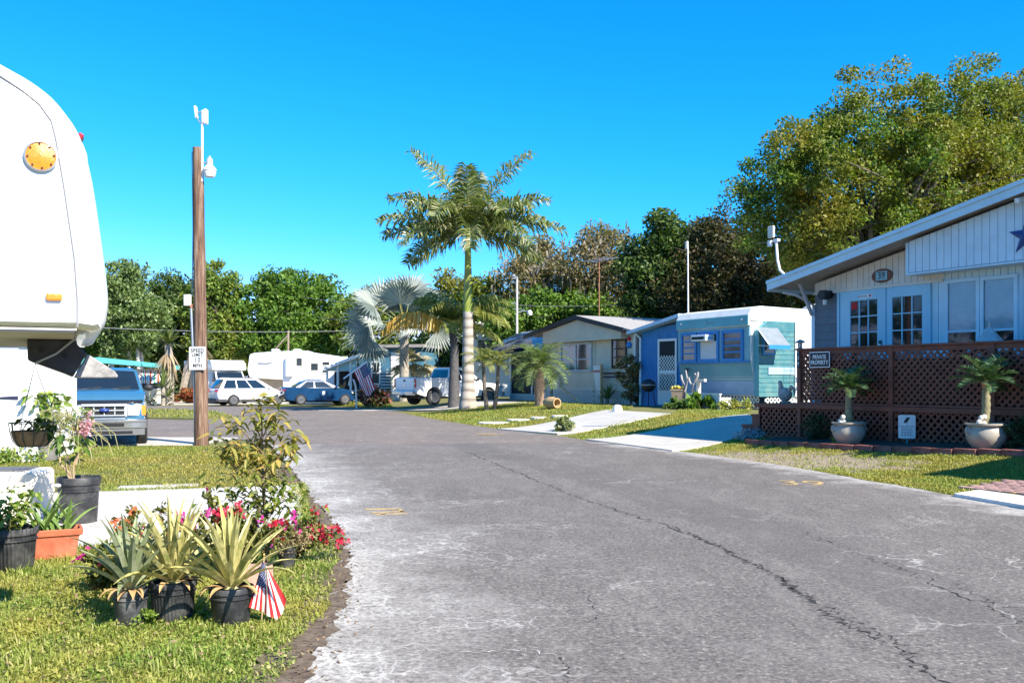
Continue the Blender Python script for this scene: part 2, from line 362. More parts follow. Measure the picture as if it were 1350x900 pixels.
def asphalt(name, tone, edge=False):
    m, t = newmat(name)
    g1 = noise(t, 0.45, 5, 0.6); g2 = noise(t, 34, 4, 0.85); g3 = noise(t, 3.0, 6, 0.7, stretch=(1,0.35,1))
    c = ramp(t, g1, [(0.3, tuple(x*0.86 for x in tone)), (0.7, tuple(x*1.12 for x in tone))])
    c = mixc(t, 0.95, c, ramp(t, g2, [(0.3,(0.05,0.05,0.05)),(0.47,(0.75,0.74,0.75)),(0.56,(0.95,0.94,0.93)),(0.7,(2.5,2.4,2.25))]), 'MULTIPLY')
    c = mixc(t, ramp(t, g3, [(0.5,(0,0,0)),(0.78,(0.4,0.4,0.4))]), c, tuple(min(1,x*1.8) for x in tone))
    # hairline crazing, pale from lime dust
    tc = N(t, "ShaderNodeTexCoord"); nz = N(t, "ShaderNodeTexNoise"); nz.inputs['Scale'].default_value = 2.5; nz.inputs['Detail'].default_value = 5
    t.links.new(tc.outputs['Object'], nz.inputs['Vector'])
    ad = N(t, "ShaderNodeVectorMath", operation='MULTIPLY_ADD'); ad.inputs[1].default_value = (0.7,0.7,0.7)
    t.links.new(nz.outputs['Color'], ad.inputs[0]); t.links.new(tc.outputs['Object'], ad.inputs[2])
    vo = N(t, "ShaderNodeTexVoronoi", feature='DISTANCE_TO_EDGE'); vo.inputs['Scale'].default_value = 0.95; t.links.new(ad.outputs[0], vo.inputs['Vector'])
    line = ramp(t, vo.outputs['Distance'], [(0.0,(1,1,1)),(0.012,(0,0,0))])
    msk = ramp(t, noise(t, 0.4, 4, 0.6), [(0.5,(0,0,0)),(0.66,(1,1,1))])
    lf = math_(t, 'MULTIPLY', line, msk)
    vo2 = N(t, "ShaderNodeTexVoronoi", feature='DISTANCE_TO_EDGE'); vo2.inputs['Scale'].default_value = 4.2; t.links.new(ad.outputs[0], vo2.inputs['Vector'])
    line2 = ramp(t, vo2.outputs['Distance'], [(0.0,(1,1,1)),(0.05,(0,0,0))])
    if edge:
        uv = N(t, "ShaderNodeUVMap"); sp = N(t, "ShaderNodeSeparateXYZ"); t.links.new(uv.outputs[0], sp.inputs[0])
        wob = math_(t, 'MULTIPLY', math_(t, 'SUBTRACT', noise(t, 0.9, 6, 0.75), 0.5), 0.42)
        u = math_(t, 'ADD', sp.outputs[0], wob)
        el = ramp(t, u, [(0.0,(0.9,0.9,0.9)),(0.05,(0.45,0.45,0.45)),(0.16,(0,0,0))])       # lime-washed left margin
        er = ramp(t, u, [(0.92,(0,0,0)),(1.0,(0.8,0.8,0.8))])
        ef = math_(t, 'MAXIMUM', el, er)
        patt = math_(t, 'MAXIMUM', ramp(t, noise(t, 26, 5, 0.8), [(0.42,(0,0,0)),(0.62,(1,1,1))]), math_(t,'MULTIPLY', line2, 0.9))
        c = mixc(t, math_(t, 'MULTIPLY', ef, math_(t, 'ADD', math_(t,'MULTIPLY', patt, 0.75), 0.22), True), c, (0.58,0.55,0.5))
        wide = math_(t, 'MULTIPLY', ramp(t, u, [(0.08,(1,1,1)),(0.36,(0,0,0))]), ramp(t, noise(t, 0.8, 4, 0.6), [(0.47,(0,0,0)),(0.62,(1,1,1))]))
        c = mixc(t, math_(t,'MULTIPLY', math_(t,'MULTIPLY', wide, line2), 0.75), c, (0.56,0.53,0.49))
        # darker re-laid strip beside the long seam
        sw = math_(t, 'ADD', sp.outputs[0], math_(t, 'MULTIPLY', math_(t,'SUBTRACT', noise(t, 0.5, 3, 0.5), 0.5), 0.05))
        strip = ramp(t, sw, [(0.47,(0,0,0)),(0.485,(1,1,1)),(0.59,(1,1,1)),(0.61,(0,0,0))])
        c = mixc(t, math_(t,'MULTIPLY', strip, 0.35), c, tuple(x*0.55 for x in tone))
    c = mixc(t, math_(t,'MULTIPLY', lf, 0.8), c, (0.5,0.47,0.42))
    finish(t, c, 0.9, g2, 0.5, 0.012, spec=0.3); return m
ASP = (0.172,0.154,0.138)
LED = dense(LE, 0.4)
def resample(pl, n, p=1.0):
    a = np.array(pl); d = np.r_[0, np.cumsum(np.hypot(*(np.diff(a, axis=0).T)))]
    s = np.linspace(0, d[-1], n)
    return np.stack([np.interp(s, d, a[:,0]), np.interp(s, d, a[:,1])], -1)
# main road: cross-sections between its two edges
la = np.array(LED); ra = np.array([p for p in RED if p[1] <= 50.6])
def upto(a, y0, y1, n):
    q = np.linspace(y0, y1, n); return np.stack([np.interp(q, a[:,1], a[:,0]), q], -1)
NS, NC = 130, 14
Ls = resample([p for p in LED if p[1] < 22.4], NS); Rs = resample([p for p in RED if p[1] < 23.2], NS)
rv, ruv = [], []
for i in range(NS):
    for j in range(NC+1):
        u = j/NC; jl = 0.0
        p = Ls[i]*(1-u)+Rs[i]*u
        if j == 0: p = p+np.array([rnd.uniform(-0.05,0.05),0])
        if j == NC: p = p+np.array([rnd.uniform(-0.05,0.05),0])
        rv.append((p[0],p[1],0.007)); ruv.append((u, i/NS))
ridx = np.arange(NS*(NC+1)).reshape(NS,NC+1)
rF = np.stack([ridx[:-1,:-1],ridx[:-1,1:],ridx[1:,1:],ridx[1:,:-1]],-1).reshape(-1,4)
road = kind(fast('road', rv, rF, asphalt('worn_asphalt', ASP, True)), 'structure')
ul = road.data.uv_layers.new(name='across')
ul.data.foreach_set('uv', np.array(ruv, np.float32)[rF.ravel()].ravel())
# far junction and side road
sp = [tuple(p) for p in Ls[-12::4]]+[(-5.9,22.4),(-6.3,23.6),(-7.4,24.6),(-9.5,25.2),(-14,25.6),(-30,26.5),(-60,28),(-60,58),(-40,57.5)]+[(x,y+0.0) for x,y in RED[::-1] if 23.0<y<56.8]+[tuple(p) for p in Rs[-12::4][::-1]]
mb = MB(); mb.add([(x,y,0.002) for x,y in sp],[tuple(range(len(sp)))])
kind(mb.build('side_road', asphalt('side_asphalt', (0.2,0.17,0.147))), 'structure')

def sheet(name, corners, m, lift=0.03, nu=24, nv=16, thick=0.05):
    """four-cornered slab that follows the ground"""
    a,b,c,d = [np.array(p[:2]) for p in corners]
    V=[]; 
    for i in range(nu+1):
        for j in range(nv+1):
            u, v = i/nu, j/nv; p = (a*(1-u)+b*u)*(1-v)+(d*(1-u)+c*u)*v; V.append(p)
    V = np.array(V); z = hgts(V[:,0],V[:,1])+lift
    n = len(V); ix = np.arange(n).reshape(nu+1,nv+1)
    Fq = np.stack([ix[:-1,:-1],ix[1:,:-1],ix[1:,1:],ix[:-1,1:]],-1).reshape(-1,4).tolist()
    loop = list(ix[:,0])+list(ix[-1,1:])+list(ix[::-1,-1][1:])+list(ix[0,::-1][1:-1])
    VV = [(V[i,0],V[i,1],z[i]) for i in range(n)]+[(V[i,0],V[i,1],z[i]-thick) for i in loop]
    k = len(loop)
    Fq += [(int(loop[i]), int(loop[(i+1)%k]), n+(i+1)%k, n+i) for i in range(k)]
    mb = MB(); mb.add(VV, Fq); return mb.build(name, m)
PLAINCON = M['concrete']  # plain concrete, the same material throughout
# driveways on the right, far to near
kind(sheet('driveway', [G(655,566),G(735,572.5),G(884,546),G(800,541)], M['concrete']), 'structure')
kind(sheet('driveway', [G(772,580),G(886,595),G(1010,566),G(985,547)], M['concrete']), 'structure')
kind(sheet('driveway', [G(420,541),G(530,541.5),G(700,531),G(640,527)], M['concrete'], 0.02), 'structure')
kind(sheet('driveway', [G(190,533.5),G(480,529.5),G(470,522),G(180,524)], M['concrete'], 0.02), 'structure')
# left: explorer's pad and the white path
kind(sheet('driveway', [(-15.5,21.9),(-7.4,22.3),(-7.2,24.9),(-16,25.6)], M['concrete'], 0.02), 'structure')
pathm = mat('lime_path', (0.56,0.525,0.475), 0.9, 0.14, 1.6, 0.3, 50, dirt=((0.26,0.22,0.17),0.75), dscale=4.5)
kind(sheet('path', [G(-120,733),G(400,716),G(396,640),G(-60,655)], pathm, 0.02, 20, 10, 0.04), 'structure')
kind(sheet('path', [G(150,646),G(260,641),G(262,638),G(160,641)], pathm, 0.012, 10, 4, 0.03), 'structure')
# grass islet in the junction
isl = [G(196,552),G(262,553.5),G(300,552),G(306,549),G(285,544),G(240,541),G(150,540),G(100,546)]
mb = MB(); mb.prism([(p.x,p.y) for p in isl], 'z', -0.01, 0.06); kind(mb.build('grass_islet', GM), 'structure')
# white kerb and block paving at the lower right
kp = [G(1258,655),G(1390,678),G(1390,664),G(1290,650)]
kind(sheet('kerb', kp, mat('white_kerb', (0.78,0.74,0.68), 0.85, 0.08, 4, 0.3, 40, dirt=((0.35,0.3,0.25),0.5), dscale=5), 0.05, 10, 3, 0.07), 'structure')
pv = MB(); o = G(1290,650); ux = Vector((0.45,-0.89,0)); uy = Vector((0.89,0.45,0))
for i in range(16):
    for j in range(9):
        p = o+ux*(i*0.215-0.3+0.1*(j%2))+uy*(0.16+j*0.112); p.z = hgt(p.x,p.y)+0.02+rnd.uniform(0,0.006)
        pv.box(p, (0.205,0.1,0.05), math.atan2(ux.y,ux.x))
kind(pv.build('paving', mat('paver_brick', (0.4,0.24,0.2), 0.85, 0.3, 2.5, 0.3, 50), bevel=0.006), 'structure')

# ---- cracks and the long seam, thin dark strips with a ragged outline
def crack(name, pix, wid, m, lift=0.0105, jit=0.05, n=70):
    pl = resample([tuple(G(x,y)[:2]) for x,y in pix], n); V=[]; 
    for i in range(n):
        d = pl[min(i+1,n-1)]-pl[max(i-1,0)]; d /= np.hypot(*d); nn = np.array([-d[1],d[0]])
        c = pl[i]+nn*rnd.uniform(-jit,jit); ww = wid*0.5*rnd.choice((0.15,0.4,0.7,1.0,1.5))*rnd.uniform(0.5,1.0)*(0.3 if i in (0,n-1) else 1)
        V += [(*(c+nn*ww/2),lift),(*(c-nn*ww/2),lift)]
    return kind(fast(name, V, [(2*i,2*i+1,2*i+3,2*i+2) for i in range(n-1)], m), 'structure')
ck = mat('crack_dirt', (0.035,0.03,0.028), 0.95, 0.5, 15, 0.4, 60)
ckg = mat('crack_weeds', (0.1,0.085,0.03), 0.95, 0.5, 15, 0.4, 60)
crack('road_crack', [(606,592),(690,626),(745,650),(800,668),(860,688),(900,700),(960,728),(1010,752)], 0.05, ck, n=150)
crack('road_crack', [(880,694),(930,712),(985,742),(1030,764),(1070,795),(1110,822),(1160,845),(1200,868),(1250,903)], 0.055, ck, n=150, jit=0.045)
crack('road_crack', [(1022,762),(1050,778),(1070,795)], 0.10, ck, n=30)
crack('road_crack', [(1090,800),(1140,830),(1190,850),(1210,885)], 0.035, ck, n=60, jit=0.06)
crack('road_crack', [(1050,700),(1120,725),(1210,760),(1280,790),(1350,805)], 0.028, ck, n=90, jit=0.06)
crack('road_crack', [(1260,770),(1310,800),(1350,825)], 0.03, ck, n=40, jit=0.05)
crack('road_crack', [(735,868),(748,880),(744,902)], 0.025, ck, n=24, jit=0.02)
crack('road_crack', [(385,622),(430,615),(480,608),(560,603)], 0.05, ckg, n=50, jit=0.07)
crack('road_crack', [(770,780),(790,810),(770,828)], 0.012, ck, n=24, jit=0.02)
lime = mat('lime_streak', (0.5,0.47,0.43), 0.9, 0.3, 20, 0.3, 60)
for pts, wd in [([(520,856),(600,862),(690,857),(740,868)],0.022),([(650,800),(720,798),(790,800)],0.016),([(450,742),(500,720),(560,716)],0.02),([(470,760),(540,740),(600,735)],0.025),([(425,790),(470,772),(520,770)],0.03),([(500,680),(590,674),(640,668)],0.02),([(430,830),(470,800),(455,770)],0.03)]:
    crack('lime_streak', pts, wd, lime, 0.0105, 0.03, 40)
# house numbers painted on the road
def paint(s, size, px, rz, sx=1.0, sy=1.0):
    o = text(s, size, 'road_number', M['yellowpaint'], None, G(*px, 0.0118), (0,0,rz), 0.0); o.scale = (sx, sy, 1); return kind(o, 'structure')
paint('39', 0.62, (1057,637.5), R(-8), 1.15, 1.5)
def bars(px, segs):
    mb = MB(); c = G(*px)
    for x0,y0,x1,y1,wd in segs: mb.bar((c.x+x0,c.y+y0,0.011),(c.x+x1,c.y+y1,0.011),wd,0.002)
    kind(mb.build('road_number', M['yellowpaint']), 'structure')
bars((491,677),[(-0.13,0.3,0.26,0.36,0.1),(-0.02,0.02,0.34,0.14,0.08),(0.05,-0.13,0.4,-0.04,0.08),(0.1,0.02,0.14,-0.12,0.06),(0.26,0.34,0.33,0.1,0.05)])
bars((640,573),[(-0.3,0.3,0.3,0.35,0.2),(-0.1,-0.1,0.5,0.0,0.14)])

# ---------------------------------------------------------------- grass
def blades(name, poly, n, L, Wd, m, holes=(), clump=0.0, edge=None, dens=None):
    P_ = np.array([(p[0],p[1]) for p in poly]); lo, hi = P_.min(0), P_.max(0)
    X = RNG.uniform(lo[0],hi[0],n*3); Y = RNG.uniform(lo[1],hi[1],n*3)
    k = inpoly(X,Y,P_)
    for h in holes: k &= ~inpoly(X,Y,[(p[0],p[1]) for p in h])
    if dens is not None: k &= RNG.uniform(0,1,len(X)) < dens(X,Y)
    X, Y = X[k][:n], Y[k][:n]; n = len(X)
    Z = hgts(X,Y)-0.012
    az = RNG.uniform(0,2*np.pi,n); l = L*RNG.uniform(0.5,1.3,n)*(0.95+0.45*np.sin(X*5.1+1.7*np.sin(Y*3.3))*np.sin(Y*6.3+1.3*np.sin(X*2.9))); lean = RNG.uniform(0.25,1.45,n); wv = Wd*RNG.uniform(0.6,1.3,n)
    d = np.stack([np.cos(az),np.sin(az)],-1); s = np.stack([-np.sin(az),np.cos(az)],-1)
    b = np.stack([X,Y,Z],-1)
    mid = b.copy(); mid[:,:2] += d*(l*0.45*np.sin(lean*0.6))[:,None]; mid[:,2] += l*0.55*np.cos(lean*0.6)
    tip = mid.copy(); tip[:,:2] += d*(l*0.55*np.sin(lean))[:,None]; tip[:,2] += l*0.5*np.cos(lean)
    S = np.concatenate([s*wv[:,None]/2, np.zeros((n,1))],1)
    V = np.stack([b-S*0.7,b+S*0.7,mid+S,mid-S,tip+S*0.12,tip-S*0.12],1).reshape(-1,3)
    i = np.arange(n)[:,None]*6
    F = np.concatenate([i+np.array([0,1,2,3]), i+np.array([3,2,4,5])],0)
    return kind(fast(name, V, F, m), 'stuff')
gm1 = leafmat('lawn_blades', [(0.0,(0.123,0.146,0.022)),(0.25,(0.112,0.202,0.028)),(0.55,(0.246,0.325,0.056)),(0.85,(0.381,0.403,0.112)),(1.0,(0.470,0.403,0.202))], 0.35, (0.403,0.347,0.078), 0.9)
gm2 = leafmat('olive_blades', [(0.0,(0.140,0.130,0.022)),(0.5,(0.302,0.270,0.043)),(1.0,(0.454,0.356,0.108))], 0.3, (0.162,0.238,0.032), 0.3)
gm3 = leafmat('lush_blades', [(0.0,(0.115,0.149,0.023)),(0.5,(0.230,0.287,0.046)),(1.0,(0.414,0.391,0.103))], 0.3, (0.322,0.265,0.057), 0.5)
near = [(-6.2,3.5)]+[(x-0.10+0.05*math.sin(y*9)+0.04*math.sin(y*23),y) for x,y in LED if 3.4<y<8.9]+[(-1.75,9.0),(-1.85,8.65),tuple(G(395,718)[:2]),tuple(G(60,728)[:2]),(-6.4,8.3)]
PATHP = [tuple(G(*p)[:2]) for p in ((-120,733),(400,716),(396,640),(-60,655))]
blades('lawn_grass', near, 120000, 0.042, 0.0085, gm1, [PATHP])
blades('lawn_grass', near, 12000, 0.07, 0.007, gm1, [PATHP])
def ragged(path, n, wd, L, m):
    a = np.array(path); V = resample(path, n)+RNG.normal(size=(n,2))*wd
    # tufts creeping over a slab's edge
    h = 0.05
    polys = [(p[0]-h,p[1]-h) for p in V[:0]]
    X, Y = V[:,0], V[:,1]; Z = hgts(X,Y); az = RNG.uniform(0,6.283,n); l = L*RNG.uniform(0.4,1.3,n); ln = RNG.uniform(0.5,1.5,n)
    d = np.stack([np.cos(az)*np.sin(ln),np.sin(az)*np.sin(ln),np.cos(ln)],-1)*l[:,None]; s_ = np.stack([-np.sin(az),np.cos(az),0*az],-1)*0.0045
    b = np.stack([X,Y,Z+0.005],-1); VV = np.stack([b-s_,b+s_,b+d*0.6+s_,b+d*0.6-s_,b+d,b+d-s_*0.2],1).reshape(-1,3); i = np.arange(n)[:,None]*6
    return kind(fast('edge_grass', VV, np.concatenate([i+np.array([0,1,2,3]),i+np.array([3,2,4,5])],0), m), 'stuff')
ragged([PATHP[0],PATHP[1]], 5000, 0.05, 0.07, gm1); ragged([PATHP[1],PATHP[2]], 2500, 0.05, 0.06, gm1); ragged([PATHP[2],PATHP[3]], 5000, 0.07, 0.06, gm2)
mid = [tuple(G(-150,650)[:2]),tuple(G(396,641)[:2])]+[(x-0.15,y) for x,y in LED if 13.0<y<21.6]+[(-6.4,21.9),(-15.5,21.7),(-18,18)]
blades('lawn_grass', mid, 75000, 0.042, 0.013, gm2, [PATHP])
# strip between path and road edge
blades('lawn_grass', [(-2.0,8.7)]+[(x-0.12,y) for x,y in LED if 8.7<y<13.2]+[(-3.3,13.2),(-2.62,10.6),(-2.3,9.2)], 7000, 0.04, 0.011, gm1, [PATHP])
def dirtmask(X,Y):
    dx = X-DIRT.x; dy = Y-DIRT.y; c, s = math.cos(-HRZ), math.sin(-HRZ)
    a = (dx*c-dy*s)/2.6; b = (dx*s+dy*c)/1.15
    return 0.07+0.93*smooth(0.65,1.5,np.sqrt(a*a+b*b)+0.25*np.sin(X*7)*np.cos(Y*5))
RVm = [(x+0.12,y) for x,y in RED if 11.2<y<20.0]
blades('verge_grass', RVm+[tuple(G(893,594)[:2]),tuple(G(960,578)[:2]),tuple(G(1005,577)[:2]),tuple(G(1352,598)[:2]),tuple(G(1480,606)[:2]),tuple(G(1480,640)[:2]),tuple(G(1350,648)[:2])], 65000, 0.042, 0.014, gm3, dens=dirtmask)
blades('yard_grass', [tuple(G(*p)[:2]) for p in [(745,575),(770,580),(978,549),(1000,535),(900,538),(885,546),(810,557)]], 26000, 0.055, 0.02, gm3)
blades('yard_grass', [tuple(G(*p)[:2]) for p in [(534,545),(560,549),(655,565),(800,541),(830,540),(835,535),(700,530),(620,538)]], 30000, 0.06, 0.024, gm3)
blades('islet_grass', isl, 6000, 0.14, 0.04, gm3)
blades('verge_grass', [tuple(G(*p)[:2]) for p in [(440,534.5),(520,537),(510,532),(452,529)]], 6000, 0.12, 0.04, gm3)
# fallen litter on the ragged road margin
def litter():
    V=[];Fq=[]
    for x,y in LED:
        if not 3.6 < y < 16: continue
        for _ in range(46):
            s = rnd.uniform(0.006,0.022); p = Vector((x-0.06+rnd.gauss(0,0.1), y+rnd.uniform(-0.2,0.2), 0.012)); a = rnd.uniform(0,6.28)
            d = Vector((math.cos(a),math.sin(a),rnd.uniform(-0.2,0.6)))*s; e = Vector((-math.sin(a),math.cos(a),rnd.uniform(-0.1,0.4)))*s*0.5
            k = len(V); V += [p-d,p+e,p+d,p-e]; Fq.append((k,k+1,k+2,k+3))
    return kind(fast('leaf_litter', [tuple(v) for v in V], Fq, leafmat('dry_litter', [(0,(0.1,0.06,0.03)),(0.5,(0.22,0.15,0.08)),(1,(0.3,0.24,0.14))], 0.1)), 'stuff')
litter()
mb = MB()
sm_ = resample([p for p in LED if 3.0<p[1]<17], 320); V=[]
for i,p in enumerate(sm_):
    wi = 0.05+0.03*math.sin(i*0.21)+0.025*math.sin(i*0.57+1)+0.015*math.sin(i*1.3)+rnd.uniform(0,0.02); wo = 0.01+0.025*math.sin(i*0.33+2)+0.02*math.sin(i*0.91)+0.012*math.sin(i*1.9)
    V += [(p[0]-0.22-wi,p[1],0.004),(p[0]+wo,p[1],0.011)]
kind(fast('soil_margin', V, [(2*i,2*i+1,2*i+3,2*i+2) for i in range(319)], mat('margin_soil', (0.1,0.068,0.045), 0.95, 0.45, 20, 0.6, 40, dirt=((0.24,0.2,0.14),0.7), dscale=9)), 'structure')
# ================================================================ HOUSES
def strips(mb, s0, s1, zb, zt, period, y, th=0.012, gap=0.012, mi=0):
    """vertical grooved siding: boards with real gaps; zb / zt may be functions of s"""
    fb = zb if callable(zb) else (lambda s: zb); ft = zt if callable(zt) else (lambda s: zt)
    n = max(1, int(round((s1-s0)/period))); p = (s1-s0)/n
    for i in range(n):
        a = s0+i*p+gap/2; b = s0+(i+1)*p-gap/2
        if ft(a)-fb(a) < 0.01 and ft(b)-fb(b) < 0.01: continue
        mb.prism([(a,fb(a)),(b,fb(b)),(b,max(ft(b),fb(b)+0.005)),(a,max(ft(a),fb(a)+0.005))], 'y', y-th, y, mi)
def laps(mb, s0, s1, z0, z1, period, y, mi=0, axis='x', sgn=-1):
    """clapboards; axis x: along the front at depth y; axis y: along the side wall at x = y"""
    n = max(1, int(round((z1-z0)/period))); p = (z1-z0)/n
    for i in range(n):
        a = z0+i*p; b = a+p
        if axis == 'x': mb.prism([(y,a),(y+sgn*0.022,a),(y+sgn*0.005,b),(y,b)], 'x', s0, s1, mi)
        else: mb.prism([(y,a),(y+sgn*0.022,a),(y+sgn*0.005,b),(y,b)], 'y', s0, s1, mi)
def lattice(mb, s0, s1, z0, z1, y, pitch, wd, th, mi=0, axis='x'):
    """two layers of diagonal slats clipped to a rectangle"""
    def put(p, q, yy):
        if math.dist(p,q) < wd: return
        if axis == 'x': mb.bar((p[0],yy,p[1]),(q[0],yy,q[1]),wd,th,mi,up=Vector((0,1,0)))
        else: mb.bar((yy,p[0],p[1]),(yy,q[0],q[1]),wd,th,mi,up=Vector((1,0,0)))
    W, H = s1-s0, z1-z0; k = pitch*math.sqrt(2)
    c = -H
    while c < W:
        x0 = max(0,c); x1 = min(W,c+H)
        if x1 > x0: put((s0+x0,z0+x0-c),(s0+x1,z0+x1-c),y-th*0.5)
        x0b, x1b = max(0,c), min(W,c+H)
        if x1b > x0b: put((s0+x0b,z0+H-(x0b-c)),(s0+x1b,z0+H-(x1b-c)),y+th*0.52)
        c += k
def frame_rect(mb, s0, s1, z0, z1, y, wd, th, mi=0):
    mb.span((s0-wd,y-th,z1),(s1+wd,y,z1+wd),mi); mb.span((s0-wd,y-th,z0-wd),(s1+wd,y,z0),mi)
    mb.span((s0-wd,y-th,z0),(s0,y,z1),mi); mb.span((s1,y-th,z0),(s1+wd,y,z1),mi)
def window(parent, s0, s1, z0, z1, y, fm, wd=0.06, th=0.05, mull=0, bars=(), curtain=None, blind=None, glass='glass', name='window', label=None):
    """frame + pane (+ blind or curtain behind) set on the wall at depth y"""
    mb = MB(); frame_rect(mb, s0, s1, z0, z1, y, wd, th)
    for k in range(1, mull+1):
        s = s0+(s1-s0)*k/(mull+1); mb.span((s-wd*0.4,y-th*0.9,z0),(s+wd*0.4,y-0.003,z1))
    for b in bars:
        z = z0+(z1-z0)*b; mb.span((s0,y-th*0.8,z-wd*0.28),(s1,y-0.004,z+wd*0.28))
    f = mb.build(name, fm, parent, bevel=0.006)
    if label: f['label'] = label
    MB().span((s0,y-0.004,z0),(s1,y-0.001,z1)).build('window_dark_sheet', M['dark'], f)  # flat near-black sheet, stands in for the unlit room behind
    if blind:
        b = MB(); z = z1-0.02; zl = z0+(z1-z0)*blind
        while z > zl: b.box(((s0+s1)/2,y-0.014,z),(s1-s0-0.02,0.012,0.003),0,0,0.7); z -= 0.028
        b.span((s0+0.01,y-0.008,zl),(s1-0.01,y-0.006,z1)); b.build('blind', mat('blind_slats',(0.82,0.86,0.88),0.6,0.08,5), f)
    if curtain:
        c = MB(); n = 26
        for i in range(n):
            a = s0+(s1-s0)*i/n; 
            if curtain == 'sides' and 0.3 < i/n < 0.7: continue
            q = 0.006*math.sin(i*1.9); c.span((a,y-0.012+q,z0+0.01),(a+(s1-s0)/n*0.9,y-0.008+q,z1-0.01))
        c.build('curtain', mat('curtain_cloth',(0.6,0.58,0.55),0.9,0.12,6), f)
    MB().span((s0,y-0.024,z0),(s1,y-0.021,z1)).build('pane', M[glass], f)
    return f

# ---------------------------------------------------------------- house 39 with the gable, right
H = Fr((7.12,22.25,0.3), HRZ)
hloc = H.o
def hz(x, y, yl=0.0): s, z = H.px(x, y, yl); return s, z
paleblue = mat('pale_blue_white_paint', (0.56,0.73,0.8), 0.6, 0.06, 2, dirt=((0.4,0.42,0.44),0.3))
doorblue = mat('sky_blue_door_paint', (0.34,0.6,0.72), 0.45, 0.05, 2)
cream = mat('cream_siding', (0.72,0.65,0.55), 0.7, 0.07, 2, dirt=((0.42,0.38,0.33),0.4))
slate = mat('slate_siding', (0.13,0.16,0.19), 0.8, 0.15, 3, 0.2, 30)
fascia = mat('fascia_blue_white', (0.5,0.69,0.77), 0.55, 0.06, 2, dirt=((0.42,0.45,0.47),0.4), dscale=3)
soffitm = mat('soffit_grey', (0.3,0.3,0.31), 0.8, 0.1)
t = house39 = thing('gabled_house', 'pale blue gabled house with french doors behind the brown lattice deck', 'house', hloc, HRZ)
OV = 0.75                                   # front overhang
s_e, z_e = hz(1011, 381, -OV); s_a, z_a = hz(1352, 249, -OV)
slope = (z_a-z_e)/(s_a-s_e)
roofz = lambda s: (z_a - slope*(s-s_a) if s > s_a else z_a - slope*(s_a-s))      # underside line of roof at s
DEP = 11.0; WID = 9.5; s_r = WID+0.25
body = MB(); body.prism([(0.02,-0.3),(WID,-0.3),(WID,roofz(WID)-0.05),(s_a,z_a-0.05),(0.02,roofz(0.02)-0.05)],'y',0.02,DEP)
wall = body.build('wall', mat('house_wall', (0.4,0.42,0.44), 0.8, 0.1), t)
r = MB()
for sg in (-1,1):
    e = s_e if sg < 0 else s_r; ze_ = z_e if sg < 0 else roofz(s_r)
    r.prism([(e,ze_+0.02),(s_a,z_a+0.02),(s_a,z_a+0.14),(e,ze_+0.14)],'y',-OV+0.04,DEP+0.4)
roof = r.build('roof', M['roofgrey'], t)
f = MB()
for sg in (-1,1):
    e = s_e if sg < 0 else s_r; ze_ = z_e if sg < 0 else roofz(s_r)
    f.prism([(e,ze_-0.04),(s_a,z_a-0.04),(s_a,z_a+0.13),(e,ze_+0.13)],'y',-OV-0.0,-OV+0.038)
    f.prism([(e,ze_+0.11),(s_a,z_a+0.11),(s_a,z_a+0.19),(e,ze_+0.19)],'y',-OV-0.035,-OV-0.002)
f.span((s_e-0.03,-OV+0.04,z_e-0.06),(s_e-0.002,DEP,z_e+0.13))
f.build('fascia', fascia, t)
# cream boards above the doors
sA, _ = hz(1080,390); sB, _ = hz(1232,360)
_, zc = hz(1083,382); _, zc2 = hz(1222,372)
zc = (zc+zc2)/2
s_p, z_p = hz(1198,359.5,-0.45)
c = MB(); strips(c, 0.0, s_p+0.5, zc, lambda s: roofz(s)-0.08, 0.155, 0.0, 0.02)
c.span((-0.01,-0.05,zc-0.07),(s_p+0.5,-0.002,zc-0.004)); c.build('gable_siding', cream, t)
s_q = WID-0.4
g = MB(); strips(g, s_p, s_q, z_p, lambda s: roofz(s)-0.06, 0.165, -0.42, 0.03)
g.build('gable_panel', mat('gable_panel_paint', (0.6,0.73,0.79), 0.6, 0.05, 2, dirt=((0.42,0.44,0.46),0.35), dscale=2.5), t)
g = MB(); g.prism([(s_p+0.01,z_p+0.02),(s_q,z_p+0.02),(s_q,roofz(s_q)-0.07),(s_a,z_a-0.07),(s_p+0.01,roofz(s_p)-0.07)],'y',-0.41,-0.025)
g.span((s_p-0.06,-0.47,z_p-0.01),(s_p-0.002,-0.02,roofz(s_p)-0.08)); g.span((s_p-0.06,-0.47,z_p-0.05),(s_q,-0.02,z_p-0.012)); g.build('gable_trim', paleblue, t)
